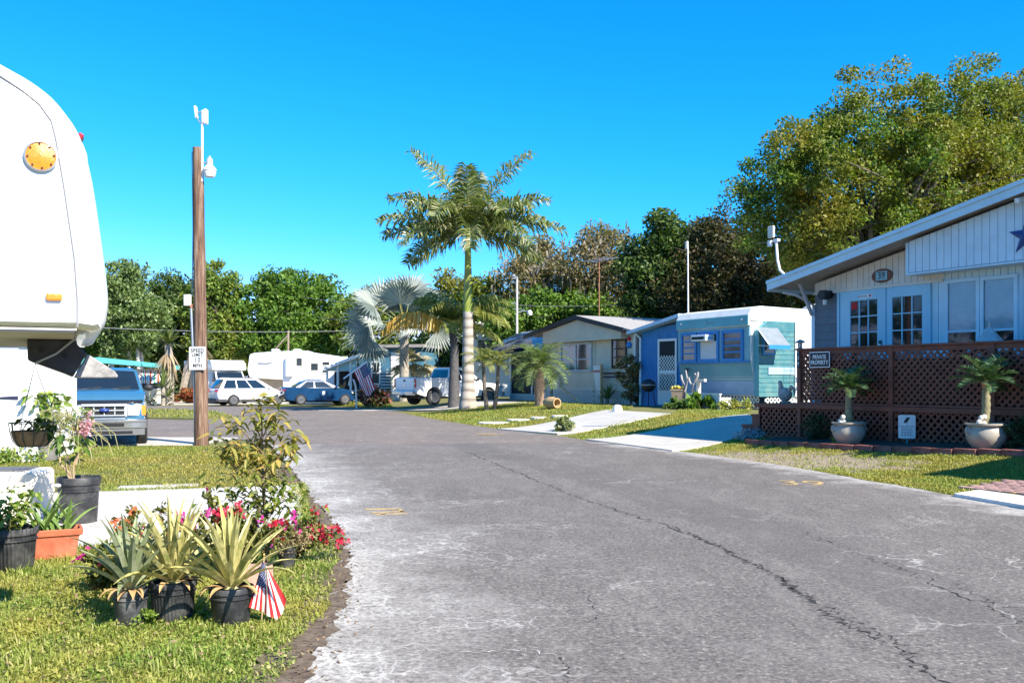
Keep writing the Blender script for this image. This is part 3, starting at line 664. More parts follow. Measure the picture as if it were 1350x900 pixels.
# slate wall left of the doors
sD0, _ = hz(1109,420); sD1, _ = hz(1226,420)
zfl = 1.06-hloc.z                                       # deck floor, seen from the house's base
w_ = MB(); laps(w_, 0.0, sD0-0.06, zfl, zc-0.075, 0.17, 0.0); w_.build('slate_wall', slate, t)
wr = MB(); strips(wr, sD1+0.06, WID-0.05, zfl, z_p+0.05, 0.15, -0.0, 0.018); wr.build('grooved_wall', paleblue, t)
fr_ = MB(); fr_.span((sD0-0.06,-0.07,zfl),(sD0,0.0,zc-0.075)); fr_.span((sD1,-0.07,zfl),(sD1+0.058,0.0,zc-0.075))
_, zdt = hz(1110,386); _, zd2 = hz(1222,374); zdt = (zdt+zd2)/2
fr_.span((sD0,-0.06,zdt+0.003),(sD1,0.0,zc-0.075)); fr_.build('door_frame', doorblue, t)
sM, _ = hz(1169,420)
for k, (a, b) in enumerate(((sD0+0.01, sM-0.03),(sM+0.03, sD1-0.01))):
    d = MB(); wdt = b-a; l, rr_, zb, ztp = a+wdt*0.24, b-wdt*0.15, zfl+0.45, zdt-0.22
    if k: l, rr_ = a+wdt*0.14, b-wdt*0.14
    d.span((a,-0.05,zfl+0.01),(l,-0.004,zdt)); d.span((rr_,-0.05,zfl+0.01),(b,-0.004,zdt)); d.span((l,-0.05,zfl+0.01),(rr_,-0.004,zb)); d.span((l,-0.05,ztp),(rr_,-0.004,zdt))
    for i in (1,2): d.span((l+(rr_-l)*i/3-0.014,-0.048,zb),(l+(rr_-l)*i/3+0.014,-0.02,ztp))
    for i in range(1,5): d.span((l,-0.046,zb+(ztp-zb)*i/5-0.014),(rr_,-0.022,zb+(ztp-zb)*i/5+0.014))
    do = d.build('french_door', doorblue, t, bevel=0.006)
    MB().span((l,-0.03,zb),(rr_,-0.027,ztp)).build('pane', M['glass'], do)
    MB().span((l,-0.008,zb),(rr_,-0.005,ztp)).build('door_dark_sheet', M['dark'], do)  # near-black sheet in place of the dark room behind the panes
    cu = MB()
    for i in range(22):
        q = l+(rr_-l)*i/22; zt_ = zb+(ztp-zb)*(0.42 if 5<i<20 or k else 0.2)
        cu.span((q,-0.016+0.004*math.sin(i*2.1),zb),(q+(rr_-l)/22*0.9,-0.013+0.004*math.sin(i*2.1),zt_))
    cu.build('curtain', mat('curtain_cloth',(0.6,0.58,0.55),0.9,0.12,6), do)
    if k == 0:
        lk = MB(); lk.box((b-0.09,-0.06,(zb+ztp)/2-0.12),(0.07,0.03,0.2)); lk.build('lock', M['ink'], do, bevel=0.008)
        MB().box((b-0.09,-0.08,(zb+ztp)/2-0.14),(0.05,0.012,0.1)).build('keypad', M['signwhite'], do)
        st = MB(); st.box(((l+rr_)/2+0.05,-0.053,ztp+0.085),(0.36,0.005,0.075)); st.build('notice', M['signwhite'], do)
        MB().box(((l+rr_)/2+0.18,-0.057,ztp+0.087),(0.05,0.003,0.045)).build('notice_mark', M['red'], do)
        text('NO SOLICITING', 0.035, 'notice_lettering', M['ink'], do, ((l+rr_)/2-0.02,-0.057,ztp+0.085), FRONT)
        MB().box((l+0.1,-0.033,ztp-0.11),(0.15,0.003,0.16)).build('red_sticker', M['red'], do)
    else: MB().lathe([(0.0,-0.1),(0.03,-0.095),(0.035,-0.075),(0.014,-0.06),(0.014,-0.045)],14,(a+0.1,0,zb+0.3),0,'y').build('knob', M['ink'], do, True)
mu = MB(); mu.span((sM-0.026,-0.075,zfl+0.01),(sM+0.026,-0.002,zdt)); mu.build('door_post', doorblue, t, bevel=0.008)
# two sash windows with blinds (and a third running out of the picture)
for x0,x1,y0 in ((1252,1289,374),(1299,1339,370),(1357,1397,362)):
    a, zt1 = hz(x0,y0); b, _ = hz(x1,y0)
    wf = window(t, a, b, zfl+0.45, zt1, -0.018, paleblue, 0.075, 0.05, 0, (0.5,), None, 0.5)
# star ornament
ss, sz = hz(1350,311,-0.46)
st = MB(); n = 10; rim = [((0.36 if i%2==0 else 0.14)*math.sin(2*math.pi*i/n), (0.36 if i%2==0 else 0.14)*math.cos(2*math.pi*i/n)) for i in range(n)]
V = [(x,0,z) for x,z in rim]+[(0,-0.09,0),(0,0.01,0)]; st.add(V, [(i,(i+1)%n,n) for i in range(n)]+[((i+1)%n,i,n+1) for i in range(n)])
o = st.build('star_ornament', mat('star_metal_blue', (0.02,0.07,0.24), 0.4, 0.2, 8), None); o.matrix_world = H.M @ Matrix.Translation((ss+0.05,-0.465,sz))
tag(o, 'dark blue five pointed metal star mounted on the gable panel', 'ornament')
# address plaque
ps, pz = hz(1163,363.5,-0.04)
pl = thing('address_plaque', 'oval brown address plaque reading 39 on cream siding', 'sign', H.w(ps,-0.03,pz), HRZ)
MB().lathe([(0.0,0.0),(1,0.0),(1,0.02),(0.9,0.03),(0,0.03)],28).build('plaque_board', mat('plaque_brown',(0.16,0.05,0.025),0.5,0.2,8), pl).scale = (0.27,0.15,1)
pl.children[0].rotation_euler = (R(90),0,0)
MB().box((0,-0.034,0),(0.3,0.008,0.2)).build('number_tile', mat('tile_teal',(0.25,0.45,0.5),0.4,0.4,40), pl, bevel=0.01)
text('39', 0.2, 'number', M['ink'], pl, (0,-0.041,0), FRONT, 0.003)
# barn lamp on slate wall
ls_, lz = hz(1093,391,-0.05)
wl = thing('wall_lamp', 'black barn style wall lamp on the slate siding', 'lamp', H.w(ls_,-0.025,lz), HRZ)
MB().lathe([(0.09,-0.03),(0.09,0.0)],18,(0.03,0,0.05),0,'y').build('lamp_shade', M['ink'], wl)
m = MB(); m.lathe([(0.11,-0.28),(0.115,-0.1),(0.05,-0.0)],18,(0,0,0.03),0,'y'); m.build('lamp_hood', M['ink'], wl, True)
MB().lathe([(0.0,-0.18),(0.045,-0.17),(0.05,-0.02),(0.03,0.0)],14,(0,-0.16,-0.02)).build('lamp_glass', M['lens'], wl, True)
# eave knee brace, downpipe and corner post
kb = MB(); bx, bz = hz(1052,373,-0.45); kb.bar((bx,-0.4,bz),(-0.03,-0.08,bz-0.75),0.09,0.05); kb.build('eave_brace', mat('grey_timber',(0.33,0.33,0.34),0.7,0.15,6), t)
cp = MB(); cp.span((-0.1,-0.03,zfl-0.5),(0.0,0.08,bz-0.6)); cp.build('corner_board', paleblue, t)
dp = MB(); dp.tube([(s_e+0.25,-0.5,z_e-0.08),(-0.3,-0.3,z_e-0.16),(-0.16,0.12,z_e-0.4),(-0.15,0.14,0.2)],0.04,8); dp.tube([(-0.3,0.5,z_e-0.1),(-0.12,0.4,z_e-0.35),(-0.1,0.5,z_e-0.7)],0.05,8); dp.build('downpipe', mat('pipe_grey',(0.42,0.44,0.46),0.5,0.1), t, True)
# flood lamp under the gable
fs, fz = hz(1349,264,-0.5)
fl = MB(); fl.box((fs,-0.6,fz),(0.09,0.2,0.09),0,0,0.3); fl.tube([(fs,-0.5,fz+0.05),(fs,-0.46,fz+0.1)],0.02); o = fl.build('flood_lamp', M['white'], None, bevel=0.01); o.matrix_world = H.M
tag(o, 'small white flood lamp under the peak of the gable', 'lamp')
# wifi antenna on bent mast on this roof
ax_, az_ = hz(1037,365,0.5)
an = thing('panel_antenna', 'white panel antenna on a bent white mast above the eave', 'antenna', H.w(ax_,0.5,az_), HRZ)
sc_ = 17.0/FOC*1.16
def axz(x,y): s,z = H.px(x,y,0.5); return (s-ax_, z-az_)
m = MB(); pts = [axz(1038,366),axz(1028,356),axz(1025,343),axz(1023,316)]; m.tube([(a,0,b) for a,b in pts],0.035,10); m.build('mast', M['white'], an, True)
a = axz(1019,306); m = MB(); m.box((a[0],-0.06,a[1]),(0.2,0.07,0.3)); m.build('panel', M['offwhite'], an, bevel=0.02)
a = axz(1018,321); m = MB(); m.box((a[0]-0.03,-0.05,a[1]),(0.1,0.08,0.16)); a = axz(1023,317); m.box((a[0]+0.02,0,a[1]),(0.16,0.1,0.07)); m.build('bracket', M['white'], an, bevel=0.01)

# ---------------------------------------------------------------- deck
g0 = G(1055,579)
D = Fr((g0.x,g0.y,g0.z), HRZ)
dk = mat('deck_stain_brown', (0.16,0.05,0.026), 0.65, 0.3, 5, 0.2, 40)
dkt = mat('deck_boards', (0.14,0.05,0.03), 0.7, 0.3, 5)
t = deck = thing('deck', 'dark brown timber deck with lattice railing in front of the gabled house', 'deck', D.o, HRZ)
zF = D.px(1056,533)[1]; zT = D.px(1056,463)[1]; LEN = 9.3
depth_ = -H.o.x*0+ (D.loc(H.w(0,0,0)).y)
s1x = D.px(1003,540)[0]
pf = MB()
y = 0.06
while y < depth_-0.06: pf.span((s1x-0.15,y,zF-0.035),(LEN,min(y+0.13,depth_-0.08),zF)); y += 0.14
pf.build('deck_floor', dkt, t)
def posts(sv):
    for s in sv: MB().span((s-0.05,-0.05,0),(s+0.05,0.05,zT+0.02)).build('post', dk, t, bevel=0.006)
sposts = [0.0, D.px(1176,500)[0], D.px(1310,500)[0]]; sposts += [sposts[-1]+2.1, sposts[-1]+4.2]
posts(sposts)
rl = MB(); rl.span((-0.1,-0.08,zT+0.021),(LEN,0.09,zT+0.06)); rl.span((0.05,-0.032,zT-0.08),(LEN,-0.003,zT+0.018)); rl.build('top_rail', dk, t, bevel=0.004)
rl = MB(); rl.span((s1x-0.15,-0.055,zF-0.09),(LEN,-0.053+0.02,zF+0.01)); rl.span((0.05,-0.05,zF+0.02),(LEN,-0.02,zF+0.06)); rl.span((s1x-0.1,-0.05,0.0),(LEN,-0.02,0.06)); rl.build('rim_board', dk, t, bevel=0.004)
for a, b in zip(sposts[:-1], sposts[1:]):
    l = MB(); lattice(l, a+0.05, b-0.05, zF+0.06, zT-0.08, 0.0, 0.1, 0.044, 0.009); l.build('lattice_panel', dk, t)
for a, b in zip(sposts[:-1], sposts[1:]):
    MB().span((max(a,0.55)+0.06,0.03,zF+0.05),(b-0.06,0.05,zT-0.22)).build('dark_backing', mat('backing_dark',(0.015,0.008,0.006),0.8,0.25,5), t)  # near-black sheet added to darken the gaps in the lattice
for a, b in zip([s1x]+sposts[:-1], sposts):
    l = MB(); lattice(l, a+0.03, b-0.03, 0.06, zF-0.09, 0.0, 0.11, 0.044, 0.009); l.build('lattice_skirt', dk, t)
l = MB(); lattice(l, 0.05, depth_-0.1, zF+0.12, zT-0.03, 0.0, 0.105, 0.036, 0.008, axis='y'); l.span((-0.03,0.05,zT-0.02),(0.03,depth_-0.1,zT+0.02)); l.build('side_lattice', dk, t)
for s in (-0.02, ): MB().span((s-0.05,depth_-0.14,0),(s+0.05,depth_-0.03,zT+0.1)).build('post', mat('post_sunlit_orange',(0.45,0.17,0.06),0.6,0.2,6), t, bevel=0.006)  # rear post: its sunlit look is put into a brighter orange
sk = MB(); sk.span((s1x-0.1,0.02,0.0),(s1x-0.06,depth_,zF-0.04)); sk.build('deck_side', dk, t)
for k in (0,1):
    st = MB(); zz = zF*(0.66 if k==0 else 0.33); a = s1x-0.1-0.32*k
    st.span((a-0.34,0.1,zz-0.045),(a,depth_-0.2,zz)); st.span((a-0.3,0.14,0),(a-0.26,depth_-0.24,zz-0.047)); st.span((a-0.31,0.12,0),(a-0.005,0.16,zz-0.048)); st.build('step', dk, t)
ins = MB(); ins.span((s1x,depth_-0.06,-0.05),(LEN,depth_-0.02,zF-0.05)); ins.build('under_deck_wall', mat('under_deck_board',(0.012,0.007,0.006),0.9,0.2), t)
# lantern cap and street number on the corner post
lc = thing('post_lantern', 'grey solar lantern cap on the corner post of the deck', 'lantern', D.w(0,0,zT+0.02), HRZ)
m = MB(); m.lathe([(0.075,0.0),(0.075,0.05),(0.06,0.06),(0.06,0.16),(0.15,0.165),(0.13,0.2),(0.03,0.24),(0,0.24)],4); m.build('lantern_cap', mat('pewter',(0.24,0.23,0.21),0.5,0.2,9,metal=0.3), lc)
m = MB(); m.box((0,-0.04,0.11),(0.075,0.01,0.08)); m.build('lantern_glass', M['lens'], lc)
ns = thing('number_strip', 'vertical black strip with white digits on the deck corner post', 'sign', D.w(0.0,-0.058,zT-0.17), HRZ)
MB().span((-0.045,-0.008,-0.2),(0.045,0.004,0.24)).build('strip_board', M['ink'], ns, bevel=0.004)
for k, ch in enumerate('139'): text(ch, 0.13, 'digit', M['signwhite'], ns, (0,-0.01,0.15-0.13*k), FRONT)
# PRIVATE PROPERTY sign
sx, szp = D.px(1081,474,-0.05)
pp = thing('property_sign', 'black and white PRIVATE PROPERTY sign hung on the deck lattice', 'sign', D.w(sx,-0.06,szp), HRZ)
m = MB(); m.span((-0.28,-0.006,-0.17),(0.28,0.004,0.17)); m.build('sign_plate', M['signwhite'], pp, bevel=0.01)
m = MB(); m.span((-0.262,-0.0085,-0.15),(0.262,-0.0065,0.15)); m.build('sign_field', M['ink'], pp)
text('PRIVATE\nPROPERTY', 0.125, 'lettering', M['signwhite'], pp, (0,-0.012,-0.005), FRONT, 0.002, sx=0.8, bold=0.002)
# grey garden parasol folded behind the rail
us, uz = D.px(1305,449,0.9)
um = thing('patio_parasol', 'grey white folded patio parasol top showing above the deck rail', 'parasol', D.w(us,0.9,zF), HRZ)
m = MB(); n = 8; zz = uz-zF+0.28
ring = [(0.42*math.cos(2*math.pi*i/n+0.2)*(1.25 if i%2 else 0.85),0.42*math.sin(2*math.pi*i/n+0.2),zz-0.42-0.1*(i%2)) for i in range(n)]
m.add(ring+[(0,0,zz)], [(i,(i+1)%n,n) for i in range(n)]); m.build('canopy', mat('canopy_grey',(0.5,0.5,0.5),0.8,0.25,3), um)
m = MB(); m.tube([(0,0,0),(0,0,zz+0.06)],0.022); m.lathe([(0.22,0.0),(0.22,0.06),(0.03,0.1)],16); m.build('pole', M['steel'], um)
# brick edging along the planting strip
bs0 = D.loc(G(1010,577)).x
for k in range(26):
    s = bs0+0.5+k*0.43; p = D.w(s,-0.86-0.03*math.sin(k*1.3),0); p.z = hgt(p.x,p.y)
    mb = MB(); mb.box((0,0,0.045),(0.415,0.16,0.12)); o = mb.build('edging_brick', mat('edging_red',(0.24,0.07,0.05),0.85,0.3,7,0.3,40,dirt=((0.35,0.22,0.17),0.5),dscale=4), None, bevel=0.01, loc=p, rz=HRZ+rnd.uniform(-0.03,0.03))
    tag(o, 'long red edging brick in the row along the foot of the brown deck', 'brick', 'red edging bricks before the deck')

kind(sheet('planting_bed', [D.w(bs0+0.4,-0.8),D.w(bs0+11,-0.8),D.w(bs0+11,0.6),D.w(bs0+0.4,0.6)], mat('bed_mulch',(0.07,0.045,0.03),0.95,0.4,14,0.6,30), 0.05, 30, 4, 0.1), 'structure')
# ---------------------------------------------------------------- neighbour beyond the right edge of the picture (its roof shades the verge)
nb = thing('mobile_home', 'white mobile home standing beyond the paved drive', 'mobile home', (9.75,11.3,0.3), HRZ)
m = MB(); m.span((0.2,0.2,-0.3),(9,5,3.7)); m.build('wall', M['white'], nb)
m = MB(); m.prism([(-0.0,3.7),(9.3,3.7),(9.3,3.85),(0,3.85)],'y',0.0,5.3); m.build('roof', M['roofgrey'], nb)
window(nb, 2.0, 3.4, 1.0, 2.0, 0.2, M['white'], 0.06, 0.05, 1, (0.5,), None, 0.4)
window(nb, 5.0, 6.4, 1.0, 2.0, 0.2, M['white'], 0.06, 0.05, 1, (0.5,), None, 0.4)

# ---------------------------------------------------------------- trailer 38 and its blue lean-to
C0 = Vector(((989-675)/FOC*33, 33, 0.5))
teal = mat('teal_metal_siding', (0.15,0.34,0.37), 0.5, 0.12, 2, dirt=((0.22,0.27,0.2),0.5), dscale=2)
tealside = mat('green_metal_siding', (0.045,0.17,0.19), 0.5, 0.1, 2, dirt=((0.3,0.33,0.2),0.4), dscale=2)
trimblue = mat('bright_blue_trim', (0.02,0.2,0.5), 0.5, 0.1, 4)
bluewall = mat('bright_blue_boards', (0.02,0.19,0.46), 0.55, 0.12, 3)
greyblue = mat('grey_blue_skirt', (0.3,0.42,0.55), 0.6, 0.1, 3)
T = Fr(C0, HRZ)
tr = thing('trailer_home', 'teal and white vintage trailer home numbered 38 with window air conditioner', 'mobile home', C0, HRZ)
sl_ = T.px(893,470)[0]
ztop = T.px(985,404)[1]; zcap = T.px(984,429)[1]; zw0 = T.px(984,434)[1]; zw1 = T.px(984,473)[1]; zsk = T.px(990,506)[1]; zsk2 = T.px(994,519)[1]
rake = 0.35                                    # the nose leans: its foot stands back of its brow
TL = 9.0
prof = [(rake,zsk2-0.1),(0.03,zw1),(0.03,zcap-0.02),(-0.06,zcap),(-0.06,ztop-0.28),(0.1,ztop-0.04),(0.5,ztop+0.03),(TL,ztop-0.1),(TL,zsk2-0.1)]
m = MB(); m.prism([(y_,z_) for y_,z_ in prof],'x',sl_,-0.01); m.build('shell', mat('trailer_white', (0.78,0.77,0.72), 0.5, 0.06, 2, dirt=((0.5,0.45,0.35),0.4), dscale=2.5), tr, bevel=0.02)
m = MB(); m.span((sl_+0.02,-0.085,zcap+0.01),(-0.03,-0.062,ztop-0.3)); m.build('brow_panel', mat('brow_teal',(0.1,0.36,0.42),0.5,0.1,2,dirt=((0.2,0.3,0.25),0.4)), tr, bevel=0.01)
m = MB(); m.span((sl_+0.05,-0.002,zw1-0.06),(-0.05,0.028,zcap-0.025)); m.build('window_wall', mat('window_wall_paint',(0.2,0.4,0.45),0.6,0.1,3), tr)
m = MB(); 
n = 9
for i in range(n):
    za = zsk+0.1+(zw1-0.06-zsk-0.1)*i/n; zb = zsk+0.1+(zw1-0.06-zsk-0.1)*(i+1)/n
    ya = 0.03+rake*(zw1-za)/(zw1-zsk2+0.1); yb = 0.03+rake*(zw1-zb)/(zw1-zsk2+0.1)
    m.prism([(ya+0.02,za),(ya-0.03,za),(yb-0.012,zb),(yb+0.02,zb)],'x',sl_+0.03,-0.03)
m.build('front_siding', teal, tr)
ya = 0.03+rake*(zw1-zsk-0.1)/(zw1-zsk2+0.1)
m = MB(); m.prism([(ya+0.0,zsk+0.1),(ya-0.035,zsk+0.1),(ya+0.06,zsk2-0.06),(ya+0.1,zsk2-0.06)],'x',sl_+0.02,-0.04); m.build('skirt_panel', greyblue, tr)
m = MB(); m.span((sl_,-0.04,zw1-0.13),(0.0,-0.004,zw1-0.065)); m.build('belt_trim', trimblue, tr)
for x0,x1,nb_ in ((901,917,3),(955,978,3)):
    a, _ = T.px(x0,450); b, _ = T.px(x1,450); window(tr, a, b, zw1+0.03, zw0-0.1, -0.003, trimblue, 0.1, 0.06, 0, [k/(nb_+1) for k in range(1,nb_+1)], None, None, 'shadeglass')
a, _ = T.px(924,450); b, _ = T.px(946,450)
m = MB(); frame_rect(m, a, b, zw1+0.03, zw0-0.1, -0.003, 0.1, 0.06); wf = m.build('window', trimblue, tr)
m = MB(); m.span((a,-0.03,zw1+0.03),(b,-0.006,zw1+0.68)); m.build('filler_board', mat('whitewashed_board',(0.6,0.62,0.63),0.8,0.12,6,dirt=((0.4,0.4,0.4),0.5),dscale=6), wf)
m = MB(); m.span((a-0.08,-0.42,zw1+0.69),(b-0.18,-0.004,zw0-0.12)); ac = m.build('air_conditioner', M['white'], tr, bevel=0.02)
m = MB(); m.span((a-0.02,-0.43,zw1+0.75),(b-0.26,-0.421,zw0-0.19)); m.build('grille', M['dark'], ac)
m = MB(); [m.span((b-0.19+0.001,-0.4+0.07*i,zw1+0.75),(b-0.175,-0.36+0.07*i,zw0-0.19)) for i in range(5)]; m.build('side_vents', trimblue, ac)
m = MB(); m.span((b-0.15,-0.02,zw1+0.69),(b,-0.006,zw0-0.1)); m.build('window_dark_sheet', M['dark'], wf)  # near-black sheet for the unlit gap beside the air conditioner
for q in (sl_+0.35,-0.3): MB().lathe([(0,-0.14),(0.04,-0.13),(0.05,-0.08)],12,(q,0,ztop-0.45),0,'y').build('marker_lamp', M['lens'], tr, True)
text('Kozy', 0.22, 'script_badge', mat('badge_worn',(0.2,0.3,0.3),0.6,0.2,9), tr, (sl_*0.5,-0.09,(zcap+ztop)/2-0.15), FRONT, 0.004)
text('38', 0.24, 'house_number', M['ink'], tr, (T.px(905,488)[0],0.0,T.px(905,488)[1]), FRONT, 0.01)
# right side of the trailer (x = 0 plane), extension with awning
m = MB(); e0, zt2 = T.pxs(1001,470,0.26)[0], ztop-0.5; e9 = T.pxs(1047,470,0.26)[0]; m.prism([(e0,zsk2-0.1),(e0,zt2-0.35),(e0+0.5,zt2),(TL-0.5,zt2-0.05),(TL-0.5,zsk2-0.1)],'x',0.0,0.24); m.build('side_bay', mat('side_bay_teal',(0.1,0.34,0.38),0.5,0.1), tr)
m = MB(); laps(m, e0-0.01, e9, zsk2-0.1, zt2-0.37, 0.16, 0.24, 0, 'y', 1); m.prism([(e0,zt2-0.37),(e0+0.4,zt2-0.02),(e9,zt2-0.03),(e9,zt2-0.37)],'x',0.24,0.262); m.build('side_siding', tealside, tr)
zbn = T.pxs(1020,484,0.27)[1]; m = MB(); m.span((0.263,e0+(e9-e0)*0.25,zbn-0.25),(0.28,e9,zbn)); m.build('side_band', greyblue, tr)
m = MB(); m.span((0.25,e9+0.02,zsk2-0.1),(0.3,e9+4,zt2)); m.build('side_panel', M['white'], tr)
m = MB(); m.span((0.0,0.02,ztop-0.5),(0.03,TL,ztop-0.44)); m.build('drip_rail', M['offwhite'], tr)
wa, wz1 = T.pxs(1006,445,0.3); wb2, wz0 = T.pxs(1022,468,0.3)
m = MB(); m.span((0.262,wa,wz0),(0.3,wb2,wz1)); wfs = m.build('window', trimblue, tr)
m = MB(); m.span((0.301,wa+0.08,wz0+0.08),(0.305,wb2-0.08,wz1-0.08)); m.build('pane', M['shadeglass'], wfs)
m = MB(); y0_, y1_ = wa-0.25, wb2+0.15
za_ = T.pxs(1012,432,0.27)[1]
for k in range(10):
    a0 = y0_+(y1_-y0_)*k/10; a1 = y0_+(y1_-y0_)*(k+0.94)/10
    m.add([(0.27,a0,za_),(0.27,a1,za_),(0.85,a1,za_-0.62),(0.85,a0,za_-0.62),(0.27,a0,za_-0.02),(0.27,a1,za_-0.02),(0.85,a1,za_-0.64),(0.85,a0,za_-0.64)],[(0,1,2,3),(7,6,5,4),(0,4,5,1),(1,5,6,2),(2,6,7,3),(3,7,4,0)])
aw = m.build('awning', mat('awning_aluminium',(0.2,0.23,0.25),0.5,0.12,4), tr)
m = MB(); m.span((0.85,y0_-0.02,za_-0.76),(0.87,y1_,za_-0.62)); m.build('valance', trimblue, aw)
for q in (y0_+0.02, y1_-0.02): m = MB(); m.bar((0.3,q,za_-0.62),(0.83,q,za_-0.66),0.03,0.02); m.build('awning_arm', M['white'], aw)
m = MB(); m.bar((0.27,y0_-0.012,za_),(0.85,y0_-0.012,za_-0.62),0.04,0.02); m.build('awning_edge', M['white'], aw)
m = MB(); lattice(m, sl_, 0.0, 0.03, zsk2-0.1, 0.42, 0.12, 0.045, 0.008); lattice(m, 0.5, 5.0, 0.03, zsk2-0.1, 0.2, 0.12, 0.045, 0.008, axis='y'); m.build('lattice_skirt', M['white'], tr)
m = MB(); m.ball((-0.3,3.8,ztop+0.06),0.6,16,8,0,(1.3,1,0.35)); m.build('roof_vent_dome', M['offwhite'], tr, True)
# mast at its left rear
ap = thing('antenna_mast', 'tall thin white antenna mast rising behind the teal trailer', 'antenna', T.w(sl_-0.05,0.6,0.0), HRZ)
zt_m = T.px(889,328,0.6)[1]
m = MB(); m.tube([(0,0,0),(-0.05,0,zt_m)],[0.035,0.022],8); m.build('mast', M['white'], ap)
m = MB(); m.box((-0.12,0,zt_m+0.05),(0.12,0.08,0.3)); m.build('antenna_panel', M['offwhite'], ap, bevel=0.01)
# blue lean-to with screen door, left of the trailer
L_ = thing('blue_lean_to', 'bright blue boarded lean-to with white screen door beside the teal trailer', 'shed', T.w(sl_,0,0), HRZ)
def lx(x, y, yl=0.45): s, z = T.px(x, y, yl); return s-sl_, z
a0, zl = lx(846,436); _, zrt = lx(892,425)
m = MB(); m.prism([(a0,-0.1),(-0.02,-0.1),(-0.02,zrt),(a0,zl)],'y',0.47,6.0); m.build('wall', bluewall, L_)
d0, zd1 = lx(868,447); d1, zd0 = lx(893,532)
b = MB(); rf_ = lambda s: zl+(zrt-zl)*(s-a0)/(0-a0)
strips(b, a0, d0-0.02, 0, rf_, 0.11, 0.468, 0.018); strips(b, d0, -0.01, zd1+0.02, rf_, 0.11, 0.468, 0.018); b.build('board_front', bluewall, L_)
e0_, ze0 = lx(826,440,0.05)
m = MB(); m.prism([(e0_,ze0-0.03),(-0.02,zrt+0.16),(-0.02,zrt+0.3),(e0_,ze0+0.1)],'y',0.05,6.2); m.build('roof', mat('lean_to_roof',(0.42,0.6,0.75),0.5,0.08,3), L_)
dr = MB(); yv=0.44
frame_rect(dr, d0+0.1, d1-0.1, 0.62, zd1-0.1, yv, 0.1, 0.035); dr.span((d0,yv-0.035,0.05),(d1,yv,0.52)); dr.span((d0+0.1,yv-0.033,1.28),(d1-0.1,yv,1.42)); do = dr.build('screen_door', M['white'], L_, bevel=0.005)
m = MB(); lattice(m, d0+0.1, d1-0.1, 0.62, 1.28, yv-0.02, 0.12, 0.03, 0.005); 
lattice(m, d0+0.1, d1-0.1, 1.42, 2.0, yv-0.02, 0.12, 0.03, 0.005); m.build('door_grille', M['white'], do)
m = MB(); m.span((d0+0.1,yv+0.002,0.62),(d1-0.1,yv+0.006,zd1-0.1)); m.build('door_screen', M['screen'], do)
m = MB(); m.tube([(a0-0.03,0.4,0),(a0-0.03,0.4,zl-0.3),(a0-0.25,0.3,zl-0.1)],0.05,8); m.build('downpipe', M['white'], L_, True)
# ---------------------------------------------------------------- beige gabled home with screened porch
Bf = Fr((4.2,42.0,0.48), HRZ)
beige = mat('beige_siding', (0.68,0.6,0.47), 0.7, 0.06, 2, dirt=((0.4,0.36,0.3),0.35))
greige = mat('grey_beige_siding', (0.6,0.55,0.47), 0.7, 0.06, 2, dirt=((0.36,0.34,0.3),0.35))
darkfascia = mat('dark_fascia', (0.025,0.025,0.03), 0.6, 0.2, 4)
B = thing('beige_home', 'beige gabled home with dark trimmed roof and a dark screened porch', 'house', Bf.o, HRZ)
bp = lambda x, y, yl=0.0: Bf.px(x, y, yl)
sl0 = bp(717,480)[0]; sr = bp(838,480)[0]; sm = bp(783,480)[0]
OVb = -0.55
sa, za = bp(757,418,OVb); se, ze = bp(822,435,OVb); spL, zpL = bp(690,444,OVb)
sR, zR = bp(842,440,OVb)
kR = (za-ze)/(se-sa); kL = (za-zpL)/(sa-spL)
rz_ = lambda s: za-(s-sa)*kR if s > sa else za-(sa-s)*kL
m = MB(); m.prism([(sl0,-0.1),(sr,-0.1),(sr,rz_(sr)-0.06),(sa,za-0.06),(sl0,rz_(sl0)-0.06)],'y',0.04,11); m.build('wall', greige, B)
m = MB(); m.prism([(sa,za),(sr+0.5,rz_(sr+0.5)),(sr+0.5,rz_(sr+0.5)+0.09),(sa,za+0.09)],'y',OVb+0.03,11.3); m.prism([(spL,zpL),(sa-0.001,za),(sa-0.001,za+0.09),(spL,zpL+0.09)],'y',OVb+0.03,11.3); m.build('roof', M['roofgrey'], B)
m = MB(); m.prism([(sa,za-0.1),(se,ze-0.1),(se,ze+0.1),(sa,za+0.1)],'y',OVb-0.01,OVb+0.028); m.prism([(spL,zpL-0.1),(sa,za-0.1),(sa,za+0.1),(spL,zpL+0.1)],'y',OVb-0.01,OVb+0.028); m.build('fascia', darkfascia, B)
zg = bp(760,447,-0.35)[1]; sg0 = bp(716,445,-0.35)[0]; sg1 = bp(819,440,-0.35)[0]
m = MB(); strips(m, sg0, sg1, zg, lambda s: rz_(s)-0.1, 0.13, -0.35, 0.02); m.build('gable_siding', beige, B)
m = MB(); m.prism([(sg0,zg),(sg1,zg),(sg1,rz_(sg1)-0.12),(sa,za-0.12),(sg0,rz_(sg0)-0.12)],'y',-0.348,0.03); m.span((sg0-0.02,-0.38,zg-0.1),(sg1+0.02,0.02,zg-0.005)); m.build('gable_frame', beige, B)
zl_ = bp(790,513)[1]; zt_ = zg-0.1
m = MB(); laps(m, sl0+0.02, sm, zl_, zt_, 0.2, 0.036); laps(m, sm+0.08, sr, zl_, zt_+0.1, 0.22, 0.036); m.span((sm,-0.02,zl_),(sm+0.078,0.03,zt_)); m.build('siding', beige, B)
a, z1 = bp(741,453); b, z0 = bp(779,487)
wf = window(B, a, b, z0, z1-0.1, 0.01, mat('pale_window_trim',(0.5,0.55,0.57),0.5,0.08,4), 0.09, 0.06, 1, (0.42,), None, None, 'shadeglass')
